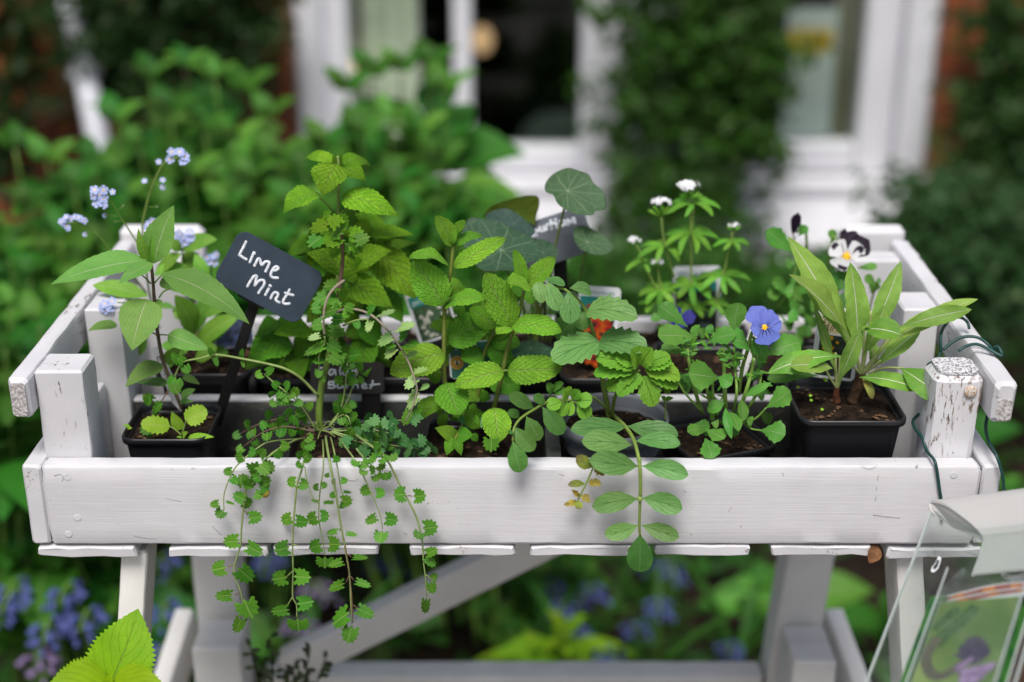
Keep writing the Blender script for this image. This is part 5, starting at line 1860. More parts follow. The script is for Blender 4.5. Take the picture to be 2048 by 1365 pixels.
H([((1166, 305), (1093, 310), 88), ((1195, 318), (1265, 315), 78), ((1245, 500), (1335, 490), 96), ((1245, 510), (1222, 556), 80), ((1260, 645), (1332, 620), 66), ((1262, 650), (1320, 710), 60), ((1296, 790), (1335, 755), 40), ((1296, 790), (1310, 865), 56), ((1275, 880), (1265, 980), 56), ((880, 110), (868, 150), 54), ((900, 120), (945, 150), 62), ((925, 165), (915, 200), 60),
   ((950, 175), (985, 165), 62), ((985, 190), (1000, 230), 72), ((1040, 175), (1050, 228), 66), ((1000, 135), (1040, 160), 66), ((1020, 95), (1045, 125), 60), ((990, 60), (1020, 70), 56), ((1075, 75), (1095, 120), 66), ((950, 90), (985, 120), 60), ((970, 40), (1010, 30), 50)])
P.petiole((1168, 315), (1195, 320), .0005, YF, mat=ST_PINK)
P.stem([(880, 50), (930, 110), (1000, 170), (1020, 180)], .0007, .0005, y=-.008)
P.petiole((1270, 760), (1298, 788), .0005, YF)

# ------------------------------------------------------------------ crinkled mint in the middle
P = Plant('garden_mint', (-.033, .082, .885), 'crinkled bright green mint with three upright stems in the middle', y=.088, kind='mint', mat=L_MINT, stem=ST_GREEN, reg=RE)
ST_MINT = plain('mint_stem', (.16, .20, .035), .5, .35, .2, 70)
P.stem([(430, 655), (415, 820), (388, 960), (372, 1100), (368, 1365), (368, 1500), (374, 1605)], .0013, .0019, mat=ST_MINT, ns=8)
P.leaf((432, 655), (318, 452), 125, .086, -.004, face=.8, arch=.03, fold=.2, roll=.2)
P.leaf((438, 570), (512, 478), 66, .09, .003, face=.8)
P.leaf((425, 640), (445, 545), 50, .084, .0, face=.9, fold=.4)
P.leaf((440, 655), (632, 572), 70, .088, .01, face=.2, arch=.12)
P.leaf((432, 800), (790, 602), 128, .085, .004, face=.5, arch=.08, roll=.15)
P.leaf((405, 800), (126, 742), 74, .080, -.012, face=.1, arch=.16)
P.leaf((365, 1060), (160, 765), 250, .078, -.004, face=.95, arch=.02, fold=.08, roll=-.2)
P.leaf((375, 1062), (645, 1005), 105, .086, -.02, face=.4, arch=.10)
P.leaf((400, 1320), (690, 1150), 235, .095, .006, face=.8, mat=L_MINTDK, arch=.03)
P.leaf((365, 1165), (335, 1135), 30, .09)
P.leaf((370, 1160), (440, 1165), 36, .088)
P.leaf((470, 1140), (500, 1060), 70, .10, mat=L_MINTDK)
P.stem([(915, 960), (880, 1120), (835, 1250), (800, 1365), (765, 1530), (710, 1760), (690, 1850)], .0013, .0020, mat=ST_MINT, ns=8)
P.leaf((905, 925), (848, 680), 92, .086, .0, face=.85, arch=.03, fold=.35)
P.leaf((928, 930), (1120, 728), 140, .090, .006, face=.8, arch=.05, roll=-.2)
P.leaf((965, 965), (800, 905), 86, .078, -.012, face=.3, arch=.10)
P.leaf((835, 1200), (645, 838), 225, .078, -.002, face=.9, arch=.04, fold=.2, roll=.25)
P.leaf((835, 1195), (1172, 1245), 150, .078, -.02, face=.45, arch=.08, roll=-.1)
P.leaf((835, 1215), (728, 1248), 86, .080, -.015, face=.3)
P.stem([(790, 1140), (745, 1200), (700, 1260), (650, 1365), (615, 1520), (600, 1700)], .0012, .0015, y=.105, mat=ST_MINT)
P.leaf((730, 1200), (548, 1080), 150, .10, .0, face=.8, roll=-.2)
P.leaf((740, 1225), (720, 1040), 120, .11, .0, mat=L_MINTDK)
P.leaf((690, 1310), (890, 1320), 140, .11, .0, mat=L_MINTDK)
P.leaf((690, 1320), (820, 1470), 160, .11, -.01, mat=L_MINTDK)
P.reg = RF
P.leaf((372, 228), (4, 350), 235, .078, -.02, face=.6, arch=.05, fold=.05, roll=.1)
P.leaf((340, 420), (250, 330), 100, .095, mat=L_MINTDK)
P.leaf((640, 265), (485, 255), 120, .10, -.006, mat=L_MINTDK)
P.leaf((800, 345), (1175, 325), 208, .072, -.015, face=.65, arch=.05, fold=.06)
P.petiole((772, 352), (806, 345), .001, .076)
P.leaf((772, 345), (445, 435), 180, .074, -.018, face=.55, arch=.07)
P.leaf((385, 430), (470, 655), 235, .072, -.022, face=.62, arch=.07, fold=.05)
P.leaf((710, 600), (745, 825), 205, .066, -.020, face=.7, arch=.07, fold=.04)
P.leaf((345, 545), (195, 665), 130, .08, -.015, mat=L_MINT)
P.leaf((512, 640), (640, 720), 150, .085, -.01, mat=L_MINTDK)
P.leaf((690, 400), (885, 480), 170, .105, -.01, mat=L_MINTDK)
P.leaf((520, 470), (600, 560), 150, .11, -.01, mat=L_MINTDK)
P.leaf((440, 805), (312, 735), 105, .055, -.004, kind='limeoval', mat=L_MINT)
P.leaf((440, 808), (385, 925), 92, .052, -.012, kind='limeoval', mat=L_MINT)
P.leaf((445, 815), (487, 928), 72, .05, -.012, kind='limeoval', mat=L_MINT)
P.leaf((455, 800), (570, 790), 110, .058, -.004, kind='limeoval', mat=L_MINTDK)
P.leaf((450, 800), (430, 740), 60, .06, .0, kind='limeoval', mat=L_MINT)
P.leaf((560, 780), (600, 830), 56, .055, kind='limeoval', mat=L_MINTDK)
P.stem([(445, 810), (470, 760), (500, 700)], .001, y=.055, y1=.07, mat=ST_MINT)
for k in range(16):
    a = (P.r.uniform(320, 760), P.r.uniform(480, 720))
    P.leaf(a, (a[0] + P.r.uniform(-90, 90), a[1] + P.r.uniform(10, 90)), P.r.uniform(60, 110), P.r.uniform(.08, .12), mat=L_MINTDK, kind='limeoval')
for k in range(10):
    a = (P.r.uniform(260, 720), P.r.uniform(650, 800))
    P.leaf(a, (a[0] + P.r.uniform(-70, 70), a[1] + P.r.uniform(0, 60)), P.r.uniform(40, 80), P.r.uniform(.055, .09), mat=P.r.choice((L_MINTDK, L_BURNBL)), kind='limeoval')
P.leaf((690, 790), (690, 895), 115, .045, -.006, kind='burnet', mat=L_BURN)

P.reg = RE
for k in range(38):
    a = (P.r.uniform(330, 920), P.r.uniform(900, 1500))
    sd_ = P.r.choice((-1, 1))
    P.leaf(a, (a[0] + sd_ * P.r.uniform(70, 170), a[1] + P.r.uniform(-60, 90)), P.r.uniform(80, 135), P.r.uniform(.112, .145), mat=P.r.choice((L_MINT, L_MINTDK)))

# ------------------------------------------------------------------ nasturtium, back row
P = Plant('nasturtium', (.035, .245, .895), 'nasturtium with round blue-green shield leaves and pale veins', y=.20, kind='smooth', mat=L_NAS, stem=ST_PALE, reg=RE)
disc_leaf(P, [(1215, 133), (1120, 170), (1062, 230), (1060, 290), (1110, 320), (1140, 375), (1200, 415), (1270, 445), (1375, 460), (1400, 430), (1465, 410), (1470, 350), (1450, 290), (1390, 240), (1350, 170), (1290, 150)], (1212, 277), .185, -FWD * .9 + np.array([.1, 0, .45]), L_NAS, seed=1)
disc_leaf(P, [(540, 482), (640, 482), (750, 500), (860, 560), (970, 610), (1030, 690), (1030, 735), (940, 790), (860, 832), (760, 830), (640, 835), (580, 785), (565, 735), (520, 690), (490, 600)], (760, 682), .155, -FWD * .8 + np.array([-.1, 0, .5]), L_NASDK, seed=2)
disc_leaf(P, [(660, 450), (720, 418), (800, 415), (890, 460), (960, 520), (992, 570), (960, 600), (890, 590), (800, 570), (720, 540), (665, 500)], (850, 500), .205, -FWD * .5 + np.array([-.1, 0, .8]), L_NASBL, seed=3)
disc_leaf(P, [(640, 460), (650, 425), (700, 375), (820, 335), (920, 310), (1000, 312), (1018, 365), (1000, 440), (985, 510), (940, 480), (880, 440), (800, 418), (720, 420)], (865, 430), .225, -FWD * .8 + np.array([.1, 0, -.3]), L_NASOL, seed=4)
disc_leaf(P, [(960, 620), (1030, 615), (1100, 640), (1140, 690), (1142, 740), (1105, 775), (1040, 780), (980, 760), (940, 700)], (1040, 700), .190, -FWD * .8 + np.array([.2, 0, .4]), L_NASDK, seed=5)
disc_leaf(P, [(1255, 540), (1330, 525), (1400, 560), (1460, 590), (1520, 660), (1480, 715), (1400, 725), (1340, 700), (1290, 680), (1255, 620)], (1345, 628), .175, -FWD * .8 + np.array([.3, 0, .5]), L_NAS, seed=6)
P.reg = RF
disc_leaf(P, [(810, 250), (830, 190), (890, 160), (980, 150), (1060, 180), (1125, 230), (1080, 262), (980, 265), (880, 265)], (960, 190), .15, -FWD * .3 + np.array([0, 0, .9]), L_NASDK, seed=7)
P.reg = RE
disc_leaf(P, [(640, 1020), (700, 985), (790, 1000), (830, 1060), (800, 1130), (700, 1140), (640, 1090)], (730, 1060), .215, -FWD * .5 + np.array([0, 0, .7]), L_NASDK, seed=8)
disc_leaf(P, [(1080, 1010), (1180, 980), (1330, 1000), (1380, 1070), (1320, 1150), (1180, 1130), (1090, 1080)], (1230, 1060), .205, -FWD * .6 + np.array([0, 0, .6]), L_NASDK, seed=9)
P.stem([(1212, 290, .186), (1185, 415, .192), (1130, 650, .205), (1092, 860, .215), (1030, 1100, .235), (1000, 1330, .245)], .0011, .0013)
P.stem([(1345, 640, .177), (1335, 690, .182), (1310, 800, .20), (1285, 900, .22), (1180, 1150, .24)], .0009, .0010)
P.stem([(760, 700, .158), (800, 820, .18), (900, 1050, .22), (960, 1330, .245)], .0010, .0012)
P.stem([(870, 460, .224), (960, 800, .232), (985, 980, .235), (992, 1140, .24), (990, 1330, .245)], .0013, .0014)
P.stem([(1040, 720, .192), (1050, 980, .225), (1060, 1180, .24)], .0010, .0012, mat=ST_PINK)
P.stem([(840, 510, .206), (930, 800, .23), (1010, 1000, .24), (1020, 1150, .245)], .0010, .0012)
for k in range(6):
    P.stem([(960 + k * 25, 1330, .245), (930 + k * 40, 1150, .24), (900 + k * 50, 1000 + 20 * (k % 2), .235)], .0009, .0007)

# ------------------------------------------------------------------ valerian in the round grey pot
P = Plant('valerian', (.082, .078, .903), 'valerian with pale veined leaflets, one leaf drooping over the front board', y=.08, kind='smooth', mat=L_VAL, stem=ST_PALE, reg=RE)
ST_VAL = plain('valerian_stem', (.17, .25, .045), .45, .35, .15, 60)
P.stem([(1190, 950), (1255, 1000), (1325, 1075), (1365, 1180), (1400, 1290), (1420, 1400), (1440, 1500), (1465, 1650), (1500, 1840)], .0010, .0024, mat=ST_VAL, ns=8)
P.stem([(1050, 928), (1110, 935), (1190, 952)], .0009, .0010, mat=ST_VAL)
P.leaf((1005, 905), (1040, 1042), 96, .072, -.01, face=.8, kind='lobed')
P.leaf((1075, 898), (1160, 1095), 120, .070, -.012, face=.8, arch=.05)
P.leaf((1215, 965), (1232, 1188), 140, .066, -.012, face=.8, arch=.06)
P.leaf((1225, 945), (1375, 975), 90, .075, .005, face=.4)
P.leaf((1055, 880), (1195, 925), 56, .08, .0, face=.35)
P.leaf((1345, 1105), (1682, 1130), 165, .068, -.02, face=.55, arch=.09, kind='lobed', roll=-.1)
P.leaf((1320, 1090), (1140, 1300), 185, .084, -.005, mat=L_VALDK, kind='lobed', face=.6)
P.leaf((1330, 1100), (1310, 1230), 110, .078, -.01, mat=L_VALDK)
P.leaf((1425, 1312), (1748, 1335), 175, .064, -.02, face=.5, arch=.08, kind='lobed', roll=-.1)
P.reg = RF
P.leaf((1428, 148), (1110, 262), 205, .064, -.02, face=.6, arch=.05, kind='lobed', fold=.05)
# young rosette leaf
P.reg = RH
P.stem([(150, 800, .078), (175, 650, .07), (260, 540, .06), (340, 480, .05)], .0016, .0011, mat=ST_VAL)
for (b, tt, w_, fc) in (((310, 455), (38, 385), 135, .5), ((300, 480), (22, 500), 120, .5), ((310, 500), (100, 600), 135, .55), ((345, 510), (185, 650), 120, .6), ((365, 520), (440, 730), 150, .75), ((390, 500), (612, 585), 110, .55), ((375, 480), (628, 515), 140, .5),
                        ((365, 450), (555, 410), 130, .4), ((330, 450), (280, 340), 120, .6), ((350, 445), (420, 330), 130, .6), ((380, 440), (545, 370), 110, .45), ((300, 440), (180, 370), 110, .5)):
    P.leaf(b, tt, w_, .046, -.008 if fc > .55 else .004, 'lobed', L_VALY, fc, arch=.05, roll=P.r.uniform(-.15, .15))
P.leaf((510, 640), (545, 600), 60, .06, mat=L_VALY)
P.petiole((514, 820), (514, 690), .0007, .06, mat=ST_VAL)
P.leaf((514, 680), (572, 670), 34, .06, mat=L_VALY, kind='limeoval')
P.leaf((512, 690), (485, 660), 34, .06, mat=L_VALY, kind='limeoval')
# small lobed leaf to the left
P.reg = RF
P.stem([(1500, 640, .075), (1430, 560, .06), (1360, 520, .05), (1260, 540, .042), (1165, 562, .04)], .0010, .0007, mat=ST_VAL)
for (b, tt, w_) in (((1175, 560), (1070, 590), 96), ((1210, 555), (1148, 655), 92), ((1245, 552), (1215, 655), 74), ((1280, 552), (1350, 678), 104), ((1265, 545), (1380, 550), 110), ((1210, 545), (1190, 475), 80), ((1240, 540), (1290, 480), 84)):
    P.leaf(b, tt, w_, .04, -.005, 'smooth', L_VALY, .7, arch=.04)
# long leaf drooping over the board
P.reg = RH
P.stem([(165, 790, .078), (190, 815, .06), (245, 870, .03), (300, 960, .005), (335, 1100, -.012), (345, 1250, -.014), (345, 1340, -.014)], .0016, .0013, mat=ST_VAL, ns=8)
P.leaf((252, 868), (-115, 870), 135, .030, -.018, face=.6, arch=.05, roll=.1)
P.leaf((255, 862), (602, 915), 140, .030, -.012, face=.6, arch=.06)
P.leaf((308, 965), (618, 985), 115, .006, -.012, face=.7, arch=.06)
P.leaf((355, 1135), (668, 1195), 135, -.012, -.012, face=.85, arch=.05)
P.reg = RF
P.leaf((1652, 855), (1310, 830), 155, .008, -.014, face=.7, arch=.05)
P.leaf((1692, 1000), (1375, 955), 165, -.012, -.012, face=.85, arch=.05)
P.reg = R6
P.stem([(1066, 100, -.012), (1071, 200, -.014), (1070, 330, -.014), (1066, 480, -.014), (1070, 540, -.014)], .0014, .0009, mat=ST_VAL, ns=8)
P.leaf((1058, 332), (800, 378), 118, -.014, -.010, face=.9, arch=.04)
P.leaf((1082, 328), (1306, 390), 122, -.014, -.010, face=.9, arch=.04)
P.leaf((1058, 482), (872, 535), 100, -.014, -.008, face=.9, arch=.04)
P.leaf((1078, 482), (1289, 548), 98, -.014, -.008, face=.9, arch=.04)
P.leaf((1070, 530), (1066, 752), 148, -.014, -.006, face=.95, arch=.03, mat=L_VALDK, kind='smooth')
disc(P.root, 'leaf_node', P.pt((1069, 333), -.015), -FWD, .0022, .001, ST_PALE)
# left drooping leaf
P.reg = RF
P.stem([(1450, 720, .07), (1250, 560, .06), (1085, 562, .04), (985, 612, .022), (890, 675, .004), (845, 745, -.006), (838, 830, -.010)], .0013, .0009, mat=ST_VAL)
for (b, tt, w_, m, y) in (((982, 605), (808, 510), 100, L_VALDK, .022), ((1040, 595), (1185, 778), 130, L_VALDK, .03), ((930, 660), (1020, 825), 115, L_VALDK, .006), ((880, 668), (812, 620), 66, L_VALDK, .004),
                          ((850, 730), (985, 892), 120, L_VALDK, -.006), ((838, 830), (898, 1042), 138, L_VALDK, -.012), ((1060, 560), (985, 530), 70, L_VALDK, .035), ((850, 760), (815, 780), 40, L_VALDK, -.004)):
    P.leaf(b, tt, w_, y, -.008, 'smooth', m, .75, arch=.06)
for (b, tt, w_) in (((1110, 500), (1070, 430), 60), ((1110, 480), (1180, 430), 50), ((1120, 500), (1190, 470), 50), ((1100, 510), (1085, 470), 46)):
    P.leaf(b, tt, w_, .06, -.004, 'lobed', L_PANSY, .6)
# the withering leaf
P.reg = R6
P.stem([(850, 60, .02), (830, 110, -.004), (805, 160, -.012), (770, 240, -.014), (722, 335, -.014)], .0009, .0007, mat=ST_PALE)
for (b, tt, w_, m, k) in (((805, 155), (712, 92), 74, L_DRYG, 'smooth'), ((812, 160), (872, 198), 44, L_DRY, 'dry'), ((760, 250), (668, 252), 42, L_DRYG, 'smooth'), ((780, 240), (848, 248), 50, L_DRY, 'dry'), ((725, 320), (688, 284), 30, L_DRY, 'dry'),
                          ((738, 312), (788, 350), 44, L_DRY, 'dry'), ((722, 350), (640, 366), 36, L_DRY, 'dry'), ((718, 338), (726, 392), 48, L_DRYG, 'smooth')):
    P.leaf(b, tt, w_, -.014, -.006, k, m, .8, arch=.1)

# ------------------------------------------------------------------ blue pansy
M_BLUEP = petal_mat('blue_pansy_petal', (.155, .205, .60), (.105, .125, .47), (.010, .010, .05), (.75, .42, .02), .10, .60, 5, streak_w=.30)
M_BLUEU = petal_mat('upper_blue_petal', (.150, .190, .57), (.115, .125, .46), None, None)
M_YEYE = plain('yellow_eye', (.78, .46, .02), .6, .2, .1)
M_PURP = petal_mat('dark_purple_petal', (.014, .006, .018), (.008, .004, .012), None, None, trans=.1)
M_WHITEP = petal_mat('white_viola_petal', (.70, .70, .70), (.62, .62, .66), (.06, .05, .16), (.80, .46, .01), .17, .42, 7, blotch=(.012, .006, .02), streak_w=.13)
M_VIOLET = petal_mat('deep_blue_petal', (.025, .025, .20), (.016, .014, .11), None, None, trans=.15)


def pansy(P, c, y, n, up, scale, petals, eye=None):
    """c photo-space centre; petals: (angle deg, length, width, material, lift) in photo px"""
    o = P.pt(c, y)
    z = nrm(n)
    yv = nrm(np.asarray(up) - z * np.dot(up, z))
    x = np.cross(yv, z)
    k = dep(o) / FPX / P.reg[2]
    root = None
    for i, (ang, L, W, m, lift) in enumerate(petals):
        V, F, uv = petal_geo(L * k, W * k, seed=i * 1.7)
        a = rad(ang)
        d = x * math.sin(a) + yv * math.cos(a)
        s = np.cross(d, z)
        V = o + V[:, :1] * s + V[:, 1:2] * d + (V[:, 2:3] + lift * k) * z
        if root is None:
            root = part(P.root, 'flower', V, F, m, uv)          # the back petal carries the rest
        else:
            part(P.root, 'petal', V, F, m, uv, parent=root)
    if eye:
        n_ = 12
        V = [o + z * (eye[1] * k)] + [o + z * (eye[1] * .55 * k) + (x * math.cos(q) + yv * math.sin(q)) * eye[0] * k * (1 + .25 * math.cos(5 * q)) for q in np.linspace(0, 2 * math.pi, n_, endpoint=False)]
        part(P.root, 'flower_eye', V, [(0, 1 + i, 1 + (i + 1) % n_) for i in range(n_)], M_YEYE, parent=root)
    return root


P = Plant('blue_pansy', (.166, .085, .884), 'blue pansy with one open flower and scalloped leaves in the turned black pot', y=.09, kind='pansy', mat=L_PANSY, stem=ST_GREEN, reg=RG)
pansy(P, (1190, 1143), .062, -FWD + np.array([.06, 0, .12]), (0.06, 0, 1), 1,
      [(-32, 172, 165, M_BLUEU, -9), (24, 140, 150, M_BLUEU, -6), (-100, 98, 118, M_BLUEP, 0), (72, 130, 122, M_BLUEP, 1), (163, 128, 185, M_BLUEP, 5)], (20, 16))
P.stem([(1190, 1150, .066), (1130, 1150, .072), (1098, 1200, .074), (1075, 1300, .076), (1040, 1420, .08), (1015, 1600, .085)], .0012, .0016, mat=ST_GREEN)
P.leaf((665, 1140), (468, 992), 125, .085, .008, face=.6, roll=.2)
P.leaf((735, 1215), (468, 1195), 145, .075, -.012, face=.5, arch=.08)
P.leaf((985, 1200), (1015, 975), 150, .095, .01, face=.75)
P.leaf((735, 1205), (700, 1140), 80, .09, .0)
P.leaf((850, 1190), (790, 1145), 70, .09)
P.leaf((850, 1200), (900, 1150), 60, .10)
P.leaf((1100, 1200), (1180, 1340), 110, .08, -.01)
P.reg = RH
P.leaf((800, 300), (995, 235), 120, .078, -.008, face=.5, arch=.08)
P.leaf((1105, 350), (965, 275), 110, .078, -.01, face=.4)
P.leaf((1185, 385), (1438, 285), 165, .072, .004, face=.6, arch=.06)
P.leaf((1110, 400), (1140, 270), 120, .095, .004, face=.7)
P.leaf((640, 340), (485, 335), 80, .09)
P.leaf((880, 535), (685, 500), 195, .06, -.014, face=.7, arch=.06, fold=.05)
P.leaf((870, 530), (965, 575), 110, .06, -.01, face=.6)
P.leaf((1205, 735), (1365, 620), 145, .055, -.004, face=.6, kind='pansy')
P.stem([(1040, 845, .06), (1130, 810, .055), (1205, 735, .052)], .0010, .0008)
P.leaf((1165, 892), (1330, 920), 150, .045, -.012, face=.6, kind='pansy', arch=.06)
P.stem([(1045, 840, .06), (1100, 880, .05), (1168, 892, .045)], .0009, .0007)
P.leaf((785, 945), (835, 1085), 140, .030, -.018, face=.65, arch=.07)
P.leaf((800, 905), (665, 903), 80, .045, -.01, face=.45)
P.leaf((790, 885), (915, 945), 100, .045, -.012, face=.5)
P.leaf((925, 740), (965, 945), 62, .05, -.02, face=.6, kind='forget')
P.leaf((955, 765), (1015, 895), 82, .055, -.02, face=.6, kind='forget')
P.leaf((1035, 680), (1052, 825), 74, .06, -.015, face=.7, kind='forget')
P.leaf((700, 850), (820, 860), 80, .06)
P.leaf((920, 700), (800, 760), 90, .06, kind='forget')
P.leaf((650, 520), (700, 585), 80, .08)
P.leaf((590, 540), (680, 620), 90, .10)
P.leaf((930, 440), (1030, 430), 60, .075)
P.leaf((1060, 660), (1230, 560), 60, .06, kind='forget')
ST_PAN = plain('pansy_stem', (.16, .28, .05), .45, .35, .12, 60)
for pts, r in (([(770, 780), (710, 600), (675, 420), (665, 330)], .0021), ([(930, 850), (920, 640), (915, 480), (905, 330)], .0026), ([(1000, 800), (1060, 640), (1100, 500), (1120, 400)], .0023), ([(830, 760), (795, 600), (770, 480)], .0018),
               ([(1040, 800), (1110, 690), (1155, 600), (1170, 480)], .0018), ([(760, 760), (650, 640), (605, 570), (560, 500)], .0012), ([(970, 800), (1000, 640), (990, 480), (975, 380)], .0016), ([(860, 800), (840, 640), (830, 520)], .0015)):
    P.stem([(p[0], p[1], .07 + .01 * math.sin(p[1])) for p in pts], r * .75, r * .6, mat=ST_PAN, ns=8)
# finger-like stipules along the stems
for k in range(90):
    st = P.r.choice([(670, 380), (700, 440), (640, 330), (985, 350), (1180, 600), (1120, 500), (830, 640), (900, 400), (960, 420), (1060, 520), (720, 330), (800, 300), (1150, 440), (850, 690)])
    a = (st[0] + P.r.uniform(-40, 40), st[1] + P.r.uniform(-40, 50))
    an = P.r.uniform(-3.4, .3)
    P.leaf(a, (a[0] + 62 * math.cos(an), a[1] + 52 * math.sin(an)), P.r.uniform(12, 20), P.r.uniform(.06, .09), kind='bract', name='stipule', mat=L_WOOD if k % 2 else L_PANSY)
for k in range(24):
    a = (P.r.uniform(560, 1200), P.r.uniform(280, 760))
    P.leaf(a, (a[0] + P.r.uniform(-90, 90), a[1] + P.r.uniform(-60, 80)), P.r.uniform(50, 95), P.r.uniform(.09, .12), kind='pansy')
for k in range(10):
    a = (P.r.uniform(760, 1060), P.r.uniform(760, 900))
    P.leaf(a, (a[0] + P.r.uniform(-70, 70), a[1] + P.r.uniform(10, 70)), P.r.uniform(40, 70), P.r.uniform(.05, .08), kind='pansy')

# deep blue pansy half hidden at the back
P = Plant('dark_blue_pansy', (.125, .20, .86), 'deep blue pansy flower low behind the blue pansy leaves', y=.18, kind='pansy', mat=L_PANSY, stem=ST_GREEN, reg=RG)
pansy(P, (610, 1085), .175, -FWD + np.array([-.5, 0, .5]), (.5, 0, 1), 1, [(40, 115, 110, M_VIOLET, -6), (95, 80, 80, M_VIOLET, -3), (-60, 100, 70, M_VIOLET, 0), (-110, 110, 80, M_VIOLET, 2), (180, 70, 80, M_VIOLET, 5)])
P.stem([(610, 1090, .18), (620, 1200, .185), (640, 1330, .19)], .001)
P.leaf((520, 1075), (415, 1085), 60, .20, kind='pansy')
P.leaf((520, 1120), (460, 1160), 60, .20, kind='pansy')
P.leaf((720, 1150), (790, 1200), 70, .19, kind='pansy')

# ------------------------------------------------------------------ sweet woodruff
M_WFL = plain('woodruff_petal', (.78, .78, .80), .6, .2, .02)
ME_WST = star_flower('woodruff_floret', 4, 1.0, .72, M_WFL, M_BUD, .10)
P = Plant('sweet_woodruff', (.140, .25, .895), 'sweet woodruff with small white flower heads and whorled narrow leaves', y=.245, kind='bract', mat=L_WOOD, stem=ST_PALE, reg=RG)


def whorl(c, r, n, tiltf=.42, w=26, droop=.22, y=None, a0=0, amin=None, up=0):
    y = P.y if y is None else y
    for k in range(n):
        a = a0 + 2 * math.pi * k / n + P.r.uniform(-.15, .15)
        rr = r * P.r.uniform(.85, 1.08)
        dx, dyy = math.cos(a) * rr, math.sin(a) * rr
        b = (c[0] + dx * .06, c[1])
        tt = (c[0] + dx, c[1] + dyy * tiltf * .9 + droop * rr - up)
        P.leaf(b, tt, w, y, math.sin(a) * -rr / 3.412 * .00045 * .8, face=.3, arch=.16, fold=.1)


def whead(c, r, y=None, n=20):
    y = P.y if y is None else y
    o = P.pt(c, y)
    k = dep(o) / FPX / 3.412
    for i in range(n):
        a, q = P.r.uniform(0, 6.28), math.sqrt(P.r.random())
        h = math.sqrt(max(0, 1 - q * q * .8))
        d = np.array([math.cos(a) * q, math.sin(a) * q, h * .55])
        place(P.root, 'floret', ME_WST, aim(o + d * r * k * P.r.uniform(.8, 1.1), d + np.array([P.r.uniform(-.4, .4), -.5, .2]), P.r.uniform(0, 3), r * k * .30))


P.stem([(692, 1030), (690, 850), (690, 510), (678, 300), (665, 240)], .0013, .0009)
P.stem([(692, 495), (702, 400), (712, 260)], .0008, .0007)
P.stem([(575, 800), (530, 650), (500, 520), (487, 392)], .0011, .0009)
P.stem([(860, 1000), (895, 840), (935, 680), (975, 490)], .0010, .0007)
P.stem([(440, 860), (370, 710), (340, 630), (318, 585)], .0009, .0007)
P.stem([(485, 900), (470, 800), (463, 735)], .0009, .0008)
P.stem([(510, 990), (480, 900), (430, 850)], .0009)
whead((676, 195), 78, n=30)
whead((487, 300), 62, n=24)
whead((985, 455), 40, n=12)
whead((310, 555), 50, n=14)
whead((467, 705), 46, n=13)
whorl((690, 505), 205, 9, .55, 40)
whorl((705, 300), 200, 7, .35, 36, .18)
whorl((500, 590), 185, 7, .5, 38)
whorl((970, 555), 130, 6, .4, 32)
whorl((695, 850), 160, 8, .75, 46)
whorl((905, 795), 190, 8, .5, 40)
whorl((482, 885), 150, 8, .7, 44)
whorl((365, 705), 150, 5, .3, 30)
whorl((450, 960), 130, 6, .7, 40)
whorl((690, 1000), 130, 7, .8, 40)
whorl((860, 980), 120, 6, .8, 36)
for c, r in (((672, 265), 62), ((487, 385), 100), ((978, 480), 50), ((712, 260), 60)):
    for k in range(5):
        a = -2.6 + k * .52
        P.leaf(c, (c[0] + r * 1.1 * math.cos(a), c[1] + r * .9 * math.sin(a) * .9), 22, P.y, P.r.uniform(-.006, .004), face=.5)

# ------------------------------------------------------------------ black and white viola
P = Plant('viola', (.238, .25, .895), 'black and white viola with a yellow eye at the back right', y=.225, kind='pansy', mat=L_PANSY, stem=ST_GREEN, reg=RI)
pansy(P, (535, 385), .205, -FWD + np.array([-.1, 0, .1]), (.15, 0, 1), 1,
      [(8, 195, 165, M_PURP, -10), (42, 200, 165, M_PURP, -7), (-58, 138, 150, M_WHITEP, 0), (52, 140, 150, M_WHITEP, 1), (187, 108, 195, M_WHITEP, 5)], (26, 14))
pansy(P, (172, 235), .235, np.array([-.85, -.45, .1]), (-.02, 0, 1), 1, [(0, 155, 95, M_PURP, 0), (14, 150, 80, M_PURP, 4), (150, 45, 60, M_WHITEP, 2)])
pansy(P, (495, 290), .240, np.array([-.8, -.3, .2]), (0, 0, 1), 1, [(0, 100, 70, M_PURP, 0), (20, 90, 60, M_PURP, 3)])
P.stem([(525, 400, .21), (450, 250, .225), (430, 300, .225), (405, 460, .235), (380, 700, .245)], .0011, .0014)
P.stem([(190, 225, .236), (250, 180, .238), (262, 260, .24), (262, 330, .24), (225, 500, .245), (215, 700, .25)], .0011, .0014)
P.stem([(165, 340, .235), (200, 420, .24), (140, 620, .24), (60, 750, .245)], .0013)
for (b, tt, w_) in (((185, 370), (-5, 210), 130), ((600, 470), (745, 450), 56), ((520, 480), (430, 620), 120), ((190, 420), (120, 440), 70), ((730, 580), (665, 520), 66), ((740, 560), (770, 545), 40), ((700, 640), (735, 560), 80), ((140, 600), (30, 560), 90), ((150, 540), (190, 560), 80),
                    ((470, 560), (550, 470), 110), ((100, 640), (0, 660), 80), ((210, 640), (300, 560), 110), ((240, 700), (150, 640), 120), ((430, 480), (500, 580), 90), ((205, 250), (265, 175), 60), ((440, 290), (440, 200), 60), ((250, 200), (210, 180), 40)):
    P.leaf(b, tt, w_, P.r.uniform(.21, .24), face=.6)
P.stem([(690, 760, .24), (720, 640, .235), (745, 570, .23), (740, 555, .23)], .0010)
for k in range(34):
    a = (P.r.uniform(20, 480), P.r.uniform(560, 980))
    P.leaf(a, (a[0] + P.r.uniform(-90, 90), a[1] + P.r.uniform(-50, 90)), P.r.uniform(60, 110), P.r.uniform(.20, .27), face=.55, mat=P.r.choice((L_PANSY, L_PANSY, L_VALDK)))

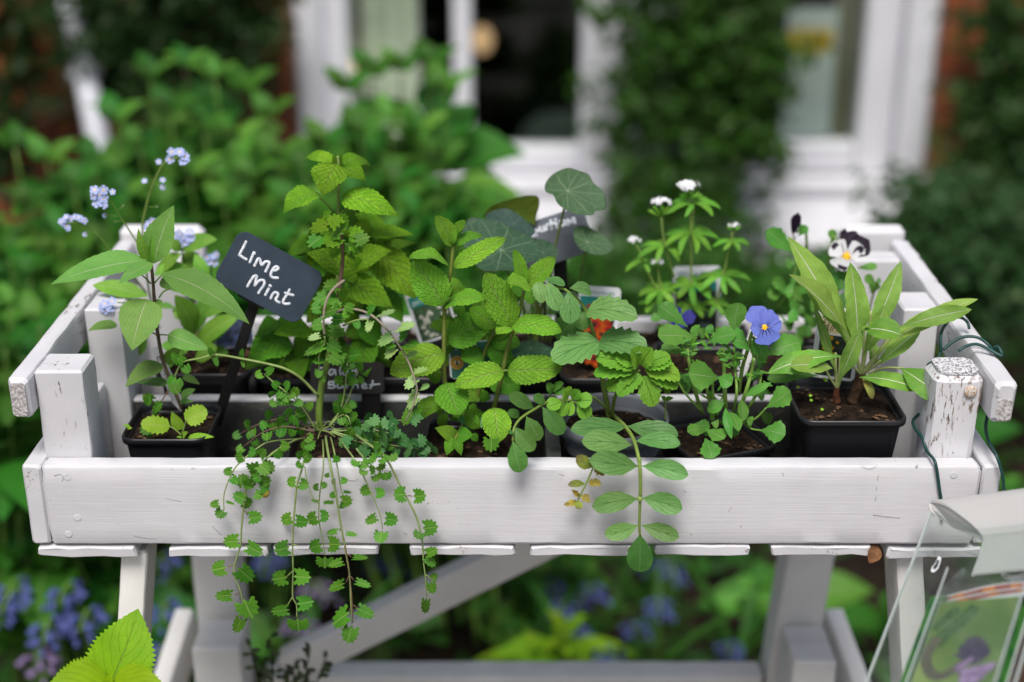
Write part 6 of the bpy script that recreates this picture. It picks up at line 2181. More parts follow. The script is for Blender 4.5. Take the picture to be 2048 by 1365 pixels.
# ------------------------------------------------------------------ evening primrose
P = Plant('evening_primrose', (.262, .085, .920), 'evening primrose rosette of long pale leaves with white midribs at the right', y=.085, kind='primrose', mat=L_PRIM, stem=ST_PALE, reg=RI)
ST_PRIM = plain('primrose_leaf_stalk', (.36, .42, .16), .45, .3, .1, 60)
C1, C2 = (640, 1195), (470, 1285)
for (a, b, r) in ((C1, (560, 935), .0014), (C1, (572, 935), .0016), (C1, (655, 880), .0013), (C1, (700, 760), .0014), (C1, (870, 880), .0019), (C1, (770, 1095), .0013), (C2, (500, 1180), .0015), (C2, (462, 1045), .0013), (C2, (490, 1065), .0011), (C2, (395, 1160), .0010), (C1, (555, 1105), .0011)):
    mid_ = ((a[0] * .4 + b[0] * .6) + (6 if b[0] > a[0] else -4), a[1] * .4 + b[1] * .6)
    P.stem([a, mid_, b], r * 1.1, r * .8, y=.085, y1=.082, mat=ST_PRIM, name='leaf_stalk')
P.leaf((605, 1082), (150, 248), 189, .085, .004, face=.8, arch=.05, fold=.12, roll=.15, mat=L_PRIM)
P.leaf((560, 960), (172, 496), 105, .078, -.012, face=.35, arch=.06, fold=.3)
P.leaf((608, 1082), (572, 436), 162, .082, -.004, face=.95, arch=.03, fold=.10, roll=.1)
P.leaf((658, 1017), (912, 422), 145, .09, .012, face=.85, arch=.04, fold=.10)
P.leaf((649, 1062), (798, 722), 118, .078, -.004, face=.75, arch=.05)
P.leaf((741, 1056), (1425, 655), 114, .080, .006, face=.35, arch=.10, fold=.2, droop=.05, roll=-.1)
P.leaf((875, 880), (1392, 745), 132, .074, -.008, face=.75, arch=.07, fold=.1)
P.leaf((696, 1154), (1055, 845), 110, .088, .006, face=.7, arch=.05)
P.leaf((481, 1244), (640, 880), 118, .07, -.008, face=.8, arch=.04, fold=.35)
P.leaf((625, 905), (742, 868), 44, .066, -.006, face=.2, arch=.15)
P.leaf((650, 885), (905, 915), 149, .062, -.014, face=.45, arch=.10, mat=L_PRIMDK, kind='smooth')
P.leaf((466, 1184), (338, 722), 66, .082, .006, face=.75, arch=.03, fold=.3)
P.leaf((495, 1068), (0, 1172), 149, .072, -.012, face=.5, arch=.10, fold=.10, mat=L_PRIMDK)
P.leaf((440, 1150), (155, 1130), 123, .068, -.014, face=.55, arch=.05, kind='smooth')
P.leaf((625, 1212), (1022, 1290), 114, .068, -.018, face=.5, arch=.08, fold=.08, mat=L_PRIMDK, kind='smooth')
P.stem([(690, 1190, .08), (790, 1148, .072), (925, 1150, .064)], .0013, .0010, mat=ST_PRIM, name='leaf_stalk')
P.leaf((905, 1148), (1225, 1372), 180, .064, -.03, face=.6, arch=.12, fold=.08, mat=L_PRIMDK, kind='smooth')
P.leaf((735, 1150), (700, 950), 79, .092, .0, face=.8)
P.leaf((350, 1205), (0, 1215), 96, .088, -.01, face=.5, mat=L_PANSY, kind='pansy')
P.leaf((545, 1110), (580, 960), 79, .08, face=.8, mat=L_PRIMDK)
P.leaf((640, 1215), (715, 1355), 54, .074, -.014, face=.6, mat=L_DRYG, arch=.2, kind='smooth')
P.stem([(640, 1190, .085), (625, 1240, .085), (600, 1320, .085), (575, 1380, .085)], .0040, .0052, mat=plain('earthy_root', (.06, .035, .02), .9, .1, .4, 200), name='root', ns=10)
P.stem([(470, 1280, .085), (465, 1340, .085), (470, 1380, .085)], .0022, .0034, mat=plain('red_root', (.10, .035, .018), .8, .15, .4, 200), name='root', ns=10)
for (px_, py_) in ((205, 1280), (290, 1340), (295, 1370), (370, 1432), (385, 1226), (395, 1236), (545, 1450), (230, 1560)):
    q = P.px((px_, py_))
    if py_ < 1450:
        P.leaf((px_ - 10, py_), (px_ + 14, py_ - 4), 20, .075 - (py_ - 1230) * .00016, 0, kind='limeoval', mat=L_SEED, face=.3, name='sprout')
# ------------------------------------------------------------------ shrubs and climbers behind
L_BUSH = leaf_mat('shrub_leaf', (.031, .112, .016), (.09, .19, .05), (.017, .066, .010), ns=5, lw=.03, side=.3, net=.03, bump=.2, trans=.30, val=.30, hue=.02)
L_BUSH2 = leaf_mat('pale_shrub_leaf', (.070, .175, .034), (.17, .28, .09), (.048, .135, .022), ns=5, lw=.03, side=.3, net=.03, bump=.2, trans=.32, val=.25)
ST_WOODY = plain('woody_stem', (.07, .05, .03), .8, .15, .3, 60)


def unit_leaf(kind, arch, fold, seed, mat, width=.55):
    V, F, uv = leaf_geo((0, 0, 0), (0, 1, 0), width, (0, 0, 1), kind, arch, fold, 0, .12, seed)
    return mesh('leaf', V, F, [mat], uv)


UB = [unit_leaf('bush', .10, .2, k * 1.3, (L_BUSH if k % 3 else L_BUSH2), .60 + .06 * (k % 3)) for k in range(6)]
UBP = [unit_leaf('bush', .10, .2, k * 1.3 + 9, L_BUSH2, .55) for k in range(3)]


def shrub(name, base, label, shoots, leaf_len, group=None, pool=UB, pairs=6, cat='shrub', q=None):
    """upright shoots with opposite pairs of leaves; shoots: (tip px, tip py, tip depth)"""
    q = q or random.Random(7)
    root = thing(name, base, label, cat, group)
    for (px, py, y) in shoots:
        tip = Q(px, py, y)
        foot = np.array([base[0] + (tip[0] - base[0]) * .45, base[1] + (tip[1] - base[1]) * .5, 0.03])
        mid = foot * .45 + tip * .55 + np.array([(tip[0] - foot[0]) * .08, 0, .03])
        C = catmull([foot, mid, tip], 10)
        V, F = tube_geo(C[2:], .0045, .0018, 6)
        part(root, 'stem', V, F, ST_WOODY if y > 1.2 else ST_GREEN)
        for k in range(pairs + 1):
            f = 1 - .62 * (k / pairs) ** 1.15
            i = min(len(C) - 1, int(f * (len(C) - 1)))
            c = C[i]
            a0 = (k % 2) * math.pi / 2 + q.uniform(-.3, .3)
            size = 1.75 * leaf_len * (.38 + .85 * min(1, k / 2.2)) * q.uniform(.8, 1.15)
            for s_ in (0, 1, 2) if k == 0 else (0, 1):
                a = a0 + s_ * (math.pi if k else 2.1)
                d = nrm(np.array([math.cos(a), math.sin(a) * .8 - .1, (.9 if k == 0 else q.uniform(-.15, .45))]))
                n = nrm(np.array([0, -.35, 1.0]) + np.array([q.uniform(-.3, .3), q.uniform(-.3, .3), 0]))
                n = nrm(n - d * np.dot(n, d))
                x = np.cross(d, n)
                place(root, 'leaf', q.choice(pool), frame(c + d * .008, x, d, n, size))
    return root


rs = random.Random(31)
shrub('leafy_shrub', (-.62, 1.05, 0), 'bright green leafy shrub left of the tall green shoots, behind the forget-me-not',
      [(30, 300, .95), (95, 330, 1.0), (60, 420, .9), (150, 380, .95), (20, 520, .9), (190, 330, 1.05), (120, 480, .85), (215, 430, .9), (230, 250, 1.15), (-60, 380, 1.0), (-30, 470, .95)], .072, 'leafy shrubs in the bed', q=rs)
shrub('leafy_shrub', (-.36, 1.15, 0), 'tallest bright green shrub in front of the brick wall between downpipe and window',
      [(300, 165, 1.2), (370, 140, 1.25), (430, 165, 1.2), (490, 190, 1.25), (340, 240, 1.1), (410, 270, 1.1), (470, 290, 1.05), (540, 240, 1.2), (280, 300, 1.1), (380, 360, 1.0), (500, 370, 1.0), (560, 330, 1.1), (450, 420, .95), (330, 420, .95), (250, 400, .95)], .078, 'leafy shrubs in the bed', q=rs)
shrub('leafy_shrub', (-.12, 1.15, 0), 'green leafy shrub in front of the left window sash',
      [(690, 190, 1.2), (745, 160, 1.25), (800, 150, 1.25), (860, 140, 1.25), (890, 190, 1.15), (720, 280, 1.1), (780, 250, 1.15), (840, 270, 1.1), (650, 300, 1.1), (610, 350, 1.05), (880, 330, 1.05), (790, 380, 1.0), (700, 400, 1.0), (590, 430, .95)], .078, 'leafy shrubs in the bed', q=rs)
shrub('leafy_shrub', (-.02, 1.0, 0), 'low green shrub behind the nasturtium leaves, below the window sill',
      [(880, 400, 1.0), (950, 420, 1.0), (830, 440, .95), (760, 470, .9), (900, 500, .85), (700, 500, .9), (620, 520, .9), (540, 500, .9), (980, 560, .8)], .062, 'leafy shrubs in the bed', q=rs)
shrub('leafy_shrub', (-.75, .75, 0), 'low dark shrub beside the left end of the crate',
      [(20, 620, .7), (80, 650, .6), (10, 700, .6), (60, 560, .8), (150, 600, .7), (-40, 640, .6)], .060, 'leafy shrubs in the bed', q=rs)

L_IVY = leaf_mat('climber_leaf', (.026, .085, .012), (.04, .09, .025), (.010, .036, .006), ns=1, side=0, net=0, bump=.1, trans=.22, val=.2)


def climber(name, base, label, blobs, n, size, mat, group=None, stems=5, q=None, droop=.0):
    """many small leaves spread through ellipsoid clumps: (centre, radii, weight)"""
    q = q or random.Random(5)
    root = thing(name, base, label, 'climber', group)
    V, F, uv = [], [], []
    tot = sum(b[2] for b in blobs)
    for (c, r, wgt) in blobs:
        c = np.asarray(c)
        # twigs with leaves along them make clumps and gaps
        m = int(n * wgt / tot)
        k = 0
        while k < m:
            d = nrm([q.gauss(0, 1), q.gauss(0, 1), q.gauss(0, 1)])
            p = c + d * np.asarray(r) * (q.random() ** .45)
            tw = nrm([q.gauss(0, 1), q.gauss(0, .8), q.gauss(.1, .8) - droop])
            L = q.uniform(.05, .13)
            for j in range(12):
                a = p + tw * L * j / 12 + np.array([q.gauss(0, .006) for _ in range(3)])
                ld = nrm(tw * .4 + np.array([q.gauss(0, 1), q.gauss(0, 1), q.gauss(0, 1)]))
                nn = nrm(np.array([q.gauss(0, .6), q.gauss(-.4, .5), q.gauss(.8, .5)]))
                nn = nrm(nn - ld * np.dot(nn, ld))
                x = np.cross(ld, nn)
                s = size * q.uniform(.6, 1.25)
                b = len(V)
                for (u, v, h) in ((0, 0, 0), (.30, .35, .05), (.26, .7, .04), (0, 1, -.06), (-.26, .7, .04), (-.30, .35, .05), (0, .5, -.02)):
                    V.append(a + x * u * s + ld * v * s + nn * h * s)
                    uv.append((.5 + u, v))
                for f in ((0, 1, 6), (1, 2, 6), (2, 3, 6), (3, 4, 6), (4, 5, 6), (5, 0, 6)):
                    F.append(tuple(b + i for i in f))
                k += 1
    o = part(root, 'foliage', V, F, mat, np.array(uv))
    o['kind'] = 'stuff'
    zs = [b[0][2] for b in blobs]
    for k in range(stems):
        pts = [np.array([base[0] + q.uniform(-.05, .05), base[1], 0.0])]
        for (c, r, wgt) in sorted(blobs, key=lambda b: b[0][2])[:: max(1, len(blobs) // 4)]:
            pts.append(np.asarray(c) + np.array([q.uniform(-.5, .5) * r[0], q.uniform(0, .8) * r[1], q.uniform(-.2, .2) * r[2]]))
        pts = [pts[0]] + sorted(pts[1:], key=lambda p: p[2])
        Vs, Fs = tube_geo(catmull(pts, 6), .007, .003, 6)
        part(root, 'stem', Vs, Fs, ST_WOODY)
    return root


qc = random.Random(77)


def bl(px, py, y, rx, ry, rz, wgt=1.0):
    return (Q(px, py, y), (rx, ry, rz), wgt)


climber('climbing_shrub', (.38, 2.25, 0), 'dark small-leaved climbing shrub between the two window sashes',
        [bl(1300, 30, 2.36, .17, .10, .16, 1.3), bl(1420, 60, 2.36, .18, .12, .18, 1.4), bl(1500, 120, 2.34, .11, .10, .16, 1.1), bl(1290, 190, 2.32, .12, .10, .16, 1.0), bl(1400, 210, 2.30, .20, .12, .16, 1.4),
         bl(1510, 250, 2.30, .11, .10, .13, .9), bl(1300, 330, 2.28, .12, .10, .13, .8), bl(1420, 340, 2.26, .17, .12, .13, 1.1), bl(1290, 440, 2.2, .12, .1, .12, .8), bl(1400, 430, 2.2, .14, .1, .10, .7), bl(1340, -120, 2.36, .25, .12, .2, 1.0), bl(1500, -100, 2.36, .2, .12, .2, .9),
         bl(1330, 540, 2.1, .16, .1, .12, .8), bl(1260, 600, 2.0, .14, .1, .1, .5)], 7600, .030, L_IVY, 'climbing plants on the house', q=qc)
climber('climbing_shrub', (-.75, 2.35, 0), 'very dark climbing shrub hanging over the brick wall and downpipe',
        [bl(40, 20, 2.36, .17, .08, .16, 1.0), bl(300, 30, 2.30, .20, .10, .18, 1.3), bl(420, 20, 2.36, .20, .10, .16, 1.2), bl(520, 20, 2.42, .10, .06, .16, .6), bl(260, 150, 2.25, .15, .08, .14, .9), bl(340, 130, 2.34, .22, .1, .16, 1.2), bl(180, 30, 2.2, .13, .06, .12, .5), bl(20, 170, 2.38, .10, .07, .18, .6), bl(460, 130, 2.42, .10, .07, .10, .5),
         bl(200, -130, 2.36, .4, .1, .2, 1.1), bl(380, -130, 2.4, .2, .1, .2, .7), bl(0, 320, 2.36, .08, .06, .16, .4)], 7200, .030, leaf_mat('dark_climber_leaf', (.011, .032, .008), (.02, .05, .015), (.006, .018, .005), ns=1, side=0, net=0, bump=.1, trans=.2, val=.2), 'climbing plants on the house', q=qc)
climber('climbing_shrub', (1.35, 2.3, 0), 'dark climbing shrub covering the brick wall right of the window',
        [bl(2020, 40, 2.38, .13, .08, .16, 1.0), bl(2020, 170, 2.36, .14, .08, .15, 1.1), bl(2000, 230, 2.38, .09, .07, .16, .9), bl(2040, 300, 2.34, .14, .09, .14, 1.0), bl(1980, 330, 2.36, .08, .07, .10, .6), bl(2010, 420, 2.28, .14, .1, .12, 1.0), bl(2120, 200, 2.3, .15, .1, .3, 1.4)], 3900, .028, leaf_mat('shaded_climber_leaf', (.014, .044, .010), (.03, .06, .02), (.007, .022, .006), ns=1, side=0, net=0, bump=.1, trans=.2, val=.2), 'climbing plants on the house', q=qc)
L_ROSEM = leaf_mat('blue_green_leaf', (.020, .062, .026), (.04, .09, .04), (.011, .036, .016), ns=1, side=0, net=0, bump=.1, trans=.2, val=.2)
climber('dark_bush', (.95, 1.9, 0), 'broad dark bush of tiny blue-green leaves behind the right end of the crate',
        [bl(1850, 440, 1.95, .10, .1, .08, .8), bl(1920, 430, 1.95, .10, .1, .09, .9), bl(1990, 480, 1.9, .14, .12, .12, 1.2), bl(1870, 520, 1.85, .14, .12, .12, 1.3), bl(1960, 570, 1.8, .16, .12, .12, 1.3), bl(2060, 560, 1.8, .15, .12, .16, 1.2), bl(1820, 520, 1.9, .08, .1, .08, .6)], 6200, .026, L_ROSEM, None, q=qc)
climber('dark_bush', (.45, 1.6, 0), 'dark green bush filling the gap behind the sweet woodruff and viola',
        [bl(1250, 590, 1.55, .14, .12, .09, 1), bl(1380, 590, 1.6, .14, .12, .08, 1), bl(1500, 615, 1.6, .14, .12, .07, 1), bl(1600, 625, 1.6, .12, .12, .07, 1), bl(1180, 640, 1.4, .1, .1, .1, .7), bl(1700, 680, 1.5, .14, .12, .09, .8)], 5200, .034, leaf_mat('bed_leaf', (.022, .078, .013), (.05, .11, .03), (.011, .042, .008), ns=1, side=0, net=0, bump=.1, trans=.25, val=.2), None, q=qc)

# ------------------------------------------------------------------ undergrowth in the bed (uncountable)
L_UNDER = leaf_mat('undergrowth_leaf', (.015, .054, .008), (.04, .10, .02), (.007, .027, .005), ns=4, side=.2, net=0, bump=.1, trans=.26, val=.2)
qu = random.Random(3)
V, F, uv = [], [], []
for _ in range(3600):
    x, y = qu.uniform(-1.5, 1.6), qu.uniform(.42, 2.4)
    if mnoise.noise(Vector((x * 2.4, y * 2.4, 4))) < -.18:
        continue
    if x > .62 and .2 < y < 1.5 and x < 1.3:
        if qu.random() < .85:
            continue
    z = qu.random() ** 1.4 * .24
    s = qu.uniform(.025, .065)
    a = qu.uniform(0, 6.28)
    ld = nrm([math.cos(a), math.sin(a), qu.uniform(-.2, .5)])
    nn = nrm([qu.gauss(0, .3), qu.gauss(-.2, .3), 1])
    nn = nrm(nn - ld * np.dot(nn, ld))
    xx = np.cross(ld, nn)
    b = len(V)
    p = np.array([x, y, z + .02])
    for (u, v, h) in ((0, 0, 0), (.24, .25, .05), (.28, .5, .04), (.16, .8, 0), (0, 1, -.08), (-.16, .8, 0), (-.28, .5, .04), (-.24, .25, .05), (0, .5, -.02)):
        V.append(p + xx * u * s + ld * v * s + nn * h * s)
        uv.append((.5 + u, v))
    for k in range(8):
        F.append((b + k, b + (k + 1) % 8, b + 8))
o = link('undergrowth', mesh('undergrowth', V, F, [L_UNDER], np.array(uv)))
tag(o, 'dark green undergrowth covering the flower bed under the crate', 'undergrowth', kind='stuff')

# ------------------------------------------------------------------ bluebells
M_BELL = petal_mat('bluebell_petal', (.105, .13, .36), (.07, .085, .28), None, None, trans=.25)
M_LILAC = petal_mat('lilac_bell_petal', (.22, .16, .30), (.17, .12, .25), None, None, trans=.25)
L_STRAP = leaf_mat('strap_leaf', (.026, .085, .015), (.05, .12, .03), (.016, .055, .010), ns=1, side=0, net=0, bump=.1, trans=.28, val=.2)


def bell_mesh(mat):
    R = []
    for (r, z) in ((.12, 0), (.42, -.12), (.46, -.5), (.44, -.8), (.72, -1.0)):
        a = np.linspace(0, 2 * math.pi, 12, endpoint=False)
        rr = r * (1 + (.22 * np.cos(a * 6) if z < -.9 else 0))
        R.append(np.column_stack([np.cos(a) * rr * .6, np.sin(a) * rr * .6, np.full(12, z)]))
    V, F = loft(R, True, False)
    uv = np.column_stack([np.zeros(len(V)), np.ones(len(V)) * .5])
    return mesh('bell', V, F, [mat], uv)


ME_BELL, ME_BELL2 = bell_mesh(M_BELL), bell_mesh(M_LILAC)
ME_STRAP = [unit_leaf('strap', .14, .3, k * 2.1, L_STRAP, .055) for k in range(3)]


def bluebell(px, py, y, h, label, nst=1, lil=False, nb=14, sz=.0135):
    q = random.Random(px * 7 + py)
    top = Q(px, py, y)
    base = np.array([top[0], y, .03])
    root = thing('bluebell', base, label, 'flower', 'bluebells in the bed')
    for s_ in range(nst):
        off = np.array([q.uniform(-.05, .05), q.uniform(-.04, .04), q.uniform(-.06, 0)]) if s_ else np.zeros(3)
        tp = top + off
        lean = np.array([q.uniform(-.03, .03), q.uniform(-.03, .01), 0])
        C = catmull([base + off * .4, (base + tp) / 2 - lean * .3, tp, tp + lean + np.array([0, -.01, -.012])], 8)
        V, F = tube_geo(C, .0026, .0014, 6)
        part(root, 'stem', V, F, ST_GREEN)
        for k in range(nb):
            f = 1 - .42 * k / nb * min(1, .22 / max(.1, tp[2] - .03))
            i = min(len(C) - 1, int(f * (len(C) - 1)))
            a = k * 2.4
            p = C[i] + np.array([math.cos(a), math.sin(a), 0]) * .012 + np.array([0, 0, -.003])
            d = nrm(np.array([math.cos(a) * .8, math.sin(a) * .8, -.8]))
            s2 = sz * (.6 + .5 * k / nb)
            place(root, 'bell', ME_BELL2 if lil else ME_BELL, aim(p, -d, q.uniform(0, 3), s2))
    for k in range(5):
        a = q.uniform(0, 6.28)
        d = nrm([math.cos(a) * .6, math.sin(a) * .6, 1])
        n = nrm(np.array([-math.cos(a), -math.sin(a), .5]))
        n = nrm(n - d * np.dot(n, d))
        place(root, 'leaf', ME_STRAP[k % 3], frame(base + np.array([q.uniform(-.02, .02), q.uniform(-.02, .02), 0]), np.cross(d, n), d, n, q.uniform(.2, .34)))
    return root


BB = [(45, 1190, .52, 'largest group of bluebells at the far left below the crate', 2, 0), (150, 1180, .55, 'bluebells leaning beside the left front leg of the stand', 2, 0), (105, 1250, .50, 'bluebells under the left cluster, lowest at the far left', 2, 0), (70, 1315, .48, 'pinkish lilac bell flower at the far left bottom', 1, 1),
      (25, 960, .95, 'bluebell beside the left side board of the crate', 1, 0), (225, 1160, .85, 'bluebell just left of the left front leg', 1, 0), (335, 1120, .70, 'bluebell right of the left front leg close under the crate', 1, 0), (335, 1215, .60, 'bluebell between the left front and rear legs', 2, 0), (345, 1290, .6, 'low bluebell between the left legs beside the side rail', 1, 0),
      (540, 1110, .9, 'bluebell hanging behind the burnet trails under the slats', 1, 0), (625, 1170, .85, 'lilac bell flower behind the burnet trails', 1, 1), (590, 1250, .7, 'small lilac bell flower above the diagonal brace', 1, 1), (760, 1115, 1.0, 'bluebell above the diagonal brace', 1, 0),
      (1092, 1165, .95, 'bluebell in the shade under the middle of the crate', 1, 0), (1188, 1175, .95, 'bluebell left of the hanging valerian tip', 1, 0), (1125, 1210, .85, 'bluebell pair above the lime green shoot', 2, 0), (1065, 1215, 1.0, 'faint bluebell left of the lime green shoot', 1, 0), (1165, 1275, .8, 'small bluebell right of the lime green shoot', 1, 0),
      (1212, 1300, .75, 'bluebell close above the back rail of the stand', 2, 0), (1340, 1130, 1.0, 'bluebell under the right half of the crate beside the slat', 1, 0), (1320, 1205, .9, 'bluebell right of the hanging valerian tip', 2, 0), (1462, 1290, .9, 'bluebell left of the right rear leg', 2, 0), (1300, 1110, 1.2, 'distant bluebell behind the hanging valerian', 1, 0)]
for (px, py, y, lab, ns_, lil) in BB:
    bluebell(px, py, y, .3, lab, ns_, bool(lil))

# lime green shoots and broad leaves under the crate
L_LSH = leaf_mat('lime_shoot_leaf', (.15, .25, .010), (.2, .3, .05), (.12, .21, .01), ns=4, side=.2, net=0, bump=.2, trans=.35)
ULS = [unit_leaf('bush', .1, .2, k * 1.9, L_LSH, .6) for k in range(3)]
shrub('lime_green_plant', Q(1125, 1400, .8), 'lime yellow-green shoot in the dark under the crate', [(1130, 1265, .75), (1080, 1310, .75), (1160, 1315, .75)], .045, None, ULS, 3, 'plant', random.Random(2))
shrub('broad_leaved_plant', Q(1030, 1300, 1.15), 'mid green broad-leaved plant in the gap beside the diagonal brace', [(1030, 1120, 1.0), (980, 1150, 1.0), (1065, 1130, 1.05)], .075, None, UBP, 3, 'plant', random.Random(4))
shrub('leafy_shrub', (-.42, .72, 0), 'green leafy plant under the left end of the crate', [(60, 1130, .62), (150, 1110, .65), (210, 1120, .7), (20, 1080, .75), (120, 1060, .8), (340, 1170, .8), (370, 1130, .85)], .062, 'leafy shrubs in the bed', UB, 3, 'plant', random.Random(6))
shrub('leafy_shrub', (.62, .95, 0), 'green leafy plant behind the right legs of the stand', [(1530, 1180, 1.05), (1790, 1240, .9)], .060, 'leafy shrubs in the bed', UB, 3, 'plant', random.Random(8))
shrub('leafy_shrub', (.85, 1.05, 0), 'low bright green plant right of the crate beside the wire', [(1990, 985, .9), (2035, 1010, .85), (1880, 690, 1.1)], .060, 'leafy shrubs in the bed', UB, 3, 'plant', random.Random(9))

# dark feathery plant before the stand
L_DKF = leaf_mat('dark_feathery_leaf', (.022, .030, .018), (.04, .05, .03), (.016, .020, .014), ns=1, side=0, net=0, bump=.1, trans=.1)
P = Plant('feathery_plant', (-.19, .16, .0), 'dark feathery-leaved plant rising before the diagonal brace', y=.15, kind='bract', mat=L_DKF, stem=plain('dark_stem', (.03, .028, .02), .7, .2), reg=(0, 0, 1.0))
foot = (560, 1500)
for (tx, ty) in ((500, 1292), (540, 1275), (590, 1325), (620, 1300), (650, 1318), (570, 1340), (525, 1340), (610, 1350)):
    P.stem([(565 + (tx - 565) * .3, 1520), (565 + (tx - 565) * .6, 1420), (tx, ty)], .0012, .0006)
    for k in range(16):
        f = k / 15
        c = (565 + (tx - 565) * (.6 + .4 * f), 1420 + (ty - 1420) * f)
        a = P.r.uniform(0, 6.28)
        P.leaf(c, (c[0] + 20 * math.cos(a), c[1] + 17 * math.sin(a)), 9, .15 + P.r.uniform(-.03, .03), 0, face=.7)
P.stem([(565, 1520), (560, 2400)], .002)

# ------------------------------------------------------------------ lime green plant in front, bottom left
RN = (0, 900, 2.9355)
P = Plant('nettle_leaved_plant', (-.30, -.10, 0), 'bright lime green toothed leaves at the bottom left corner in front', y=-.07, kind='nettle', mat=L_NET, stem=ST_PALE, reg=RN)
P.leaf((640, 1390), (806, 934), 395, -.065, .03, face=.85, arch=.03, fold=.06, roll=.1)
P.leaf((660, 1370), (985, 1415), 250, -.085, -.02, face=.55, arch=.08, fold=.1)
P.leaf((630, 1370), (250, 1430), 300, -.085, -.02, face=.6, arch=.08, fold=.1)
P.leaf((640, 1390), (600, 1580), 240, -.09, -.03, face=.6, arch=.06)
P.leaf((645, 1385), (655, 1310), 60, -.085, .0, face=.8, fold=.5)
P.leaf((640, 1500), (930, 1680), 260, -.07, .03, face=.5)
P.leaf((640, 1500), (330, 1700), 260, -.07, .03, face=.5)
s_ = Q(RN[0] + 640 / RN[2], RN[1] + 1390 / RN[2], -.075)
V, F = tube_geo(catmull([s_, s_ + np.array([.005, .01, -.2]), np.array([s_[0] + .01, -.09, .0])], 8), .0022, .0035, 8)
part(P.root, 'stem', V, F, ST_PALE)

# ------------------------------------------------------------------ clear leaflet holder, bottom right
RK = (1536, 965, 3.412)
pk = lambda x, y: (RK[0] + x / RK[2], RK[1] + y / RK[2])
t = NT('clear_acrylic')
gl = t.n('ShaderNodeBsdfGlossy')
gl.inputs['Roughness'].default_value = .06
tp = t.n('ShaderNodeBsdfTransparent')
tp.inputs['Color'].default_value = (.93, .955, .945, 1)
df = t.n('ShaderNodeBsdfDiffuse')
df.inputs['Color'].default_value = (.7, .74, .73, 1)
m1 = t.n('ShaderNodeMixShader')
t.put(m1.inputs[0], t.math('MULTIPLY_ADD', t.ramp(t.noise(t.coord(), 30, 5, .65), .4, .8), .05, .015))
t.put(m1.inputs[1], tp.outputs[0])
t.put(m1.inputs[2], df.outputs[0])
m2 = t.n('ShaderNodeMixShader')
fc_ = t.n('ShaderNodeLayerWeight').outputs['Facing']
t.put(m2.inputs[0], t.math('MULTIPLY_ADD', t.math('POWER', fc_, 5.0), .8, .03))
t.put(m2.inputs[1], m1.outputs[0])
t.put(m2.inputs[2], gl.outputs[0])
t.put(t.out.inputs[0], m2.outputs[0])
M_ACR = t.m
t = NT('frosted_plastic')
tl = t.n('ShaderNodeBsdfTranslucent')
tl.inputs['Color'].default_value = (.75, .74, .72, 1)
tp = t.n('ShaderNodeBsdfTransparent')
tp.inputs['Color'].default_value = (.85, .85, .84, 1)
t.set(col=(.80, .785, .77), rough=.35, spec=.4)
m1 = t.n('ShaderNodeMixShader')
m1.inputs[0].default_value = .35
t.put(m1.inputs[1], t.b.outputs[0])
t.put(m1.inputs[2], tl.outputs[0])
m2 = t.n('ShaderNodeMixShader')
m2.inputs[0].default_value = .24
t.put(m2.inputs[1], m1.outputs[0])
t.put(m2.inputs[2], tp.outputs[0])
t.put(t.out.inputs[0], m2.outputs[0])
M_FROST = t.m
M_EDGE = plain('acrylic_edge', (.42, .46, .45), .2, .6, .05)

# holder corners: leaning back like a lectern and turned to the left
def CZ(px, py, z):
    return CAM + ray(px, py) * z


Z0 = 1.065
O_ = CZ(1861, 1022, Z0)
HB = Board(O_, CZ(2100, 992, Z0 * .94) - O_, CZ(1727, 1365, Z0 * .90) - O_)


def huv(px, py, h=0.0):
    q = HB.hit(px, py, h) - HB.o
    return float(np.dot(q, HB.ex)), float(np.dot(q, HB.ey))


hold = thing('leaflet_holder', HB.at(.05, .2, -.02), 'clear plastic leaflet holder with a frosted lid at the bottom right', 'holder')
HP = .016                                   # depth of the pocket
PX0 = huv(*pk(960, 1365), HP)[0]
WH = huv(*pk(1530, 1365), HP)[0] + .004
HH = .265
VP = huv(*pk(1200, 815), HP)[1]             # upper edge of the pocket and its leaflets
HB.slab(hold, 'back_sheet', 0, WH, 0, HH, .0025, M_ACR, .003)
for (a, b, c, d) in ((0, .0008, 0, HH), (WH - .0008, WH, 0, HH)):
    HB.slab(hold, 'sheet_edge', a, b, c, d, .0026, M_EDGE, .0003, .0002)
HB.slab(hold, 'pocket_front', PX0, WH, VP - .012, HH, .0016, M_ACR, .002, HP + .003)
HB.slab(hold, 'pocket_edge', PX0, PX0 + .0006, VP - .030, HH, .0014, M_EDGE, .0003, HP + .0034)
HB.slab(hold, 'pocket_edge', WH - .0008, WH, VP - .012, HH, .0016, M_EDGE, .0003, HP + .0034)
box_side = [HB.at(PX0, VP - .045, 0), HB.at(PX0, HH, 0), HB.at(PX0, HH, HP + .001), HB.at(PX0, VP - .012, HP + .001), HB.at(PX0, VP - .045, .003)]
off_ = HB.ex * .0010
part(hold, 'pocket_side', np.array(box_side + [p + off_ for p in box_side]), [(0, 1, 2, 3, 4), (9, 8, 7, 6, 5), (0, 5, 6, 1), (1, 6, 7, 2), (2, 7, 8, 3), (3, 8, 9, 4), (4, 9, 5, 0)], M_ACR, smooth=False)
# keyhole slot
sl = [(1160, 512), (1178, 520), (1172, 550), (1160, 585), (1135, 608), (1116, 605), (1120, 580), (1145, 550)]
cs = np.mean(sl, axis=0)
V = [HB.hit(*pk(*(cs + (np.array(p) - cs) * k)), .0006) for k in (1.15, .72) for p in sl]
n_ = len(sl)
part(hold, 'slot_rim', V, [(k, (k + 1) % n_, n_ + (k + 1) % n_, n_ + k) for k in range(n_)], MWHITE, smooth=False)
part(hold, 'slot', V[n_:], [tuple(range(n_))], plain('slot_shadow', (.03, .04, .035), .7, .2), smooth=False)
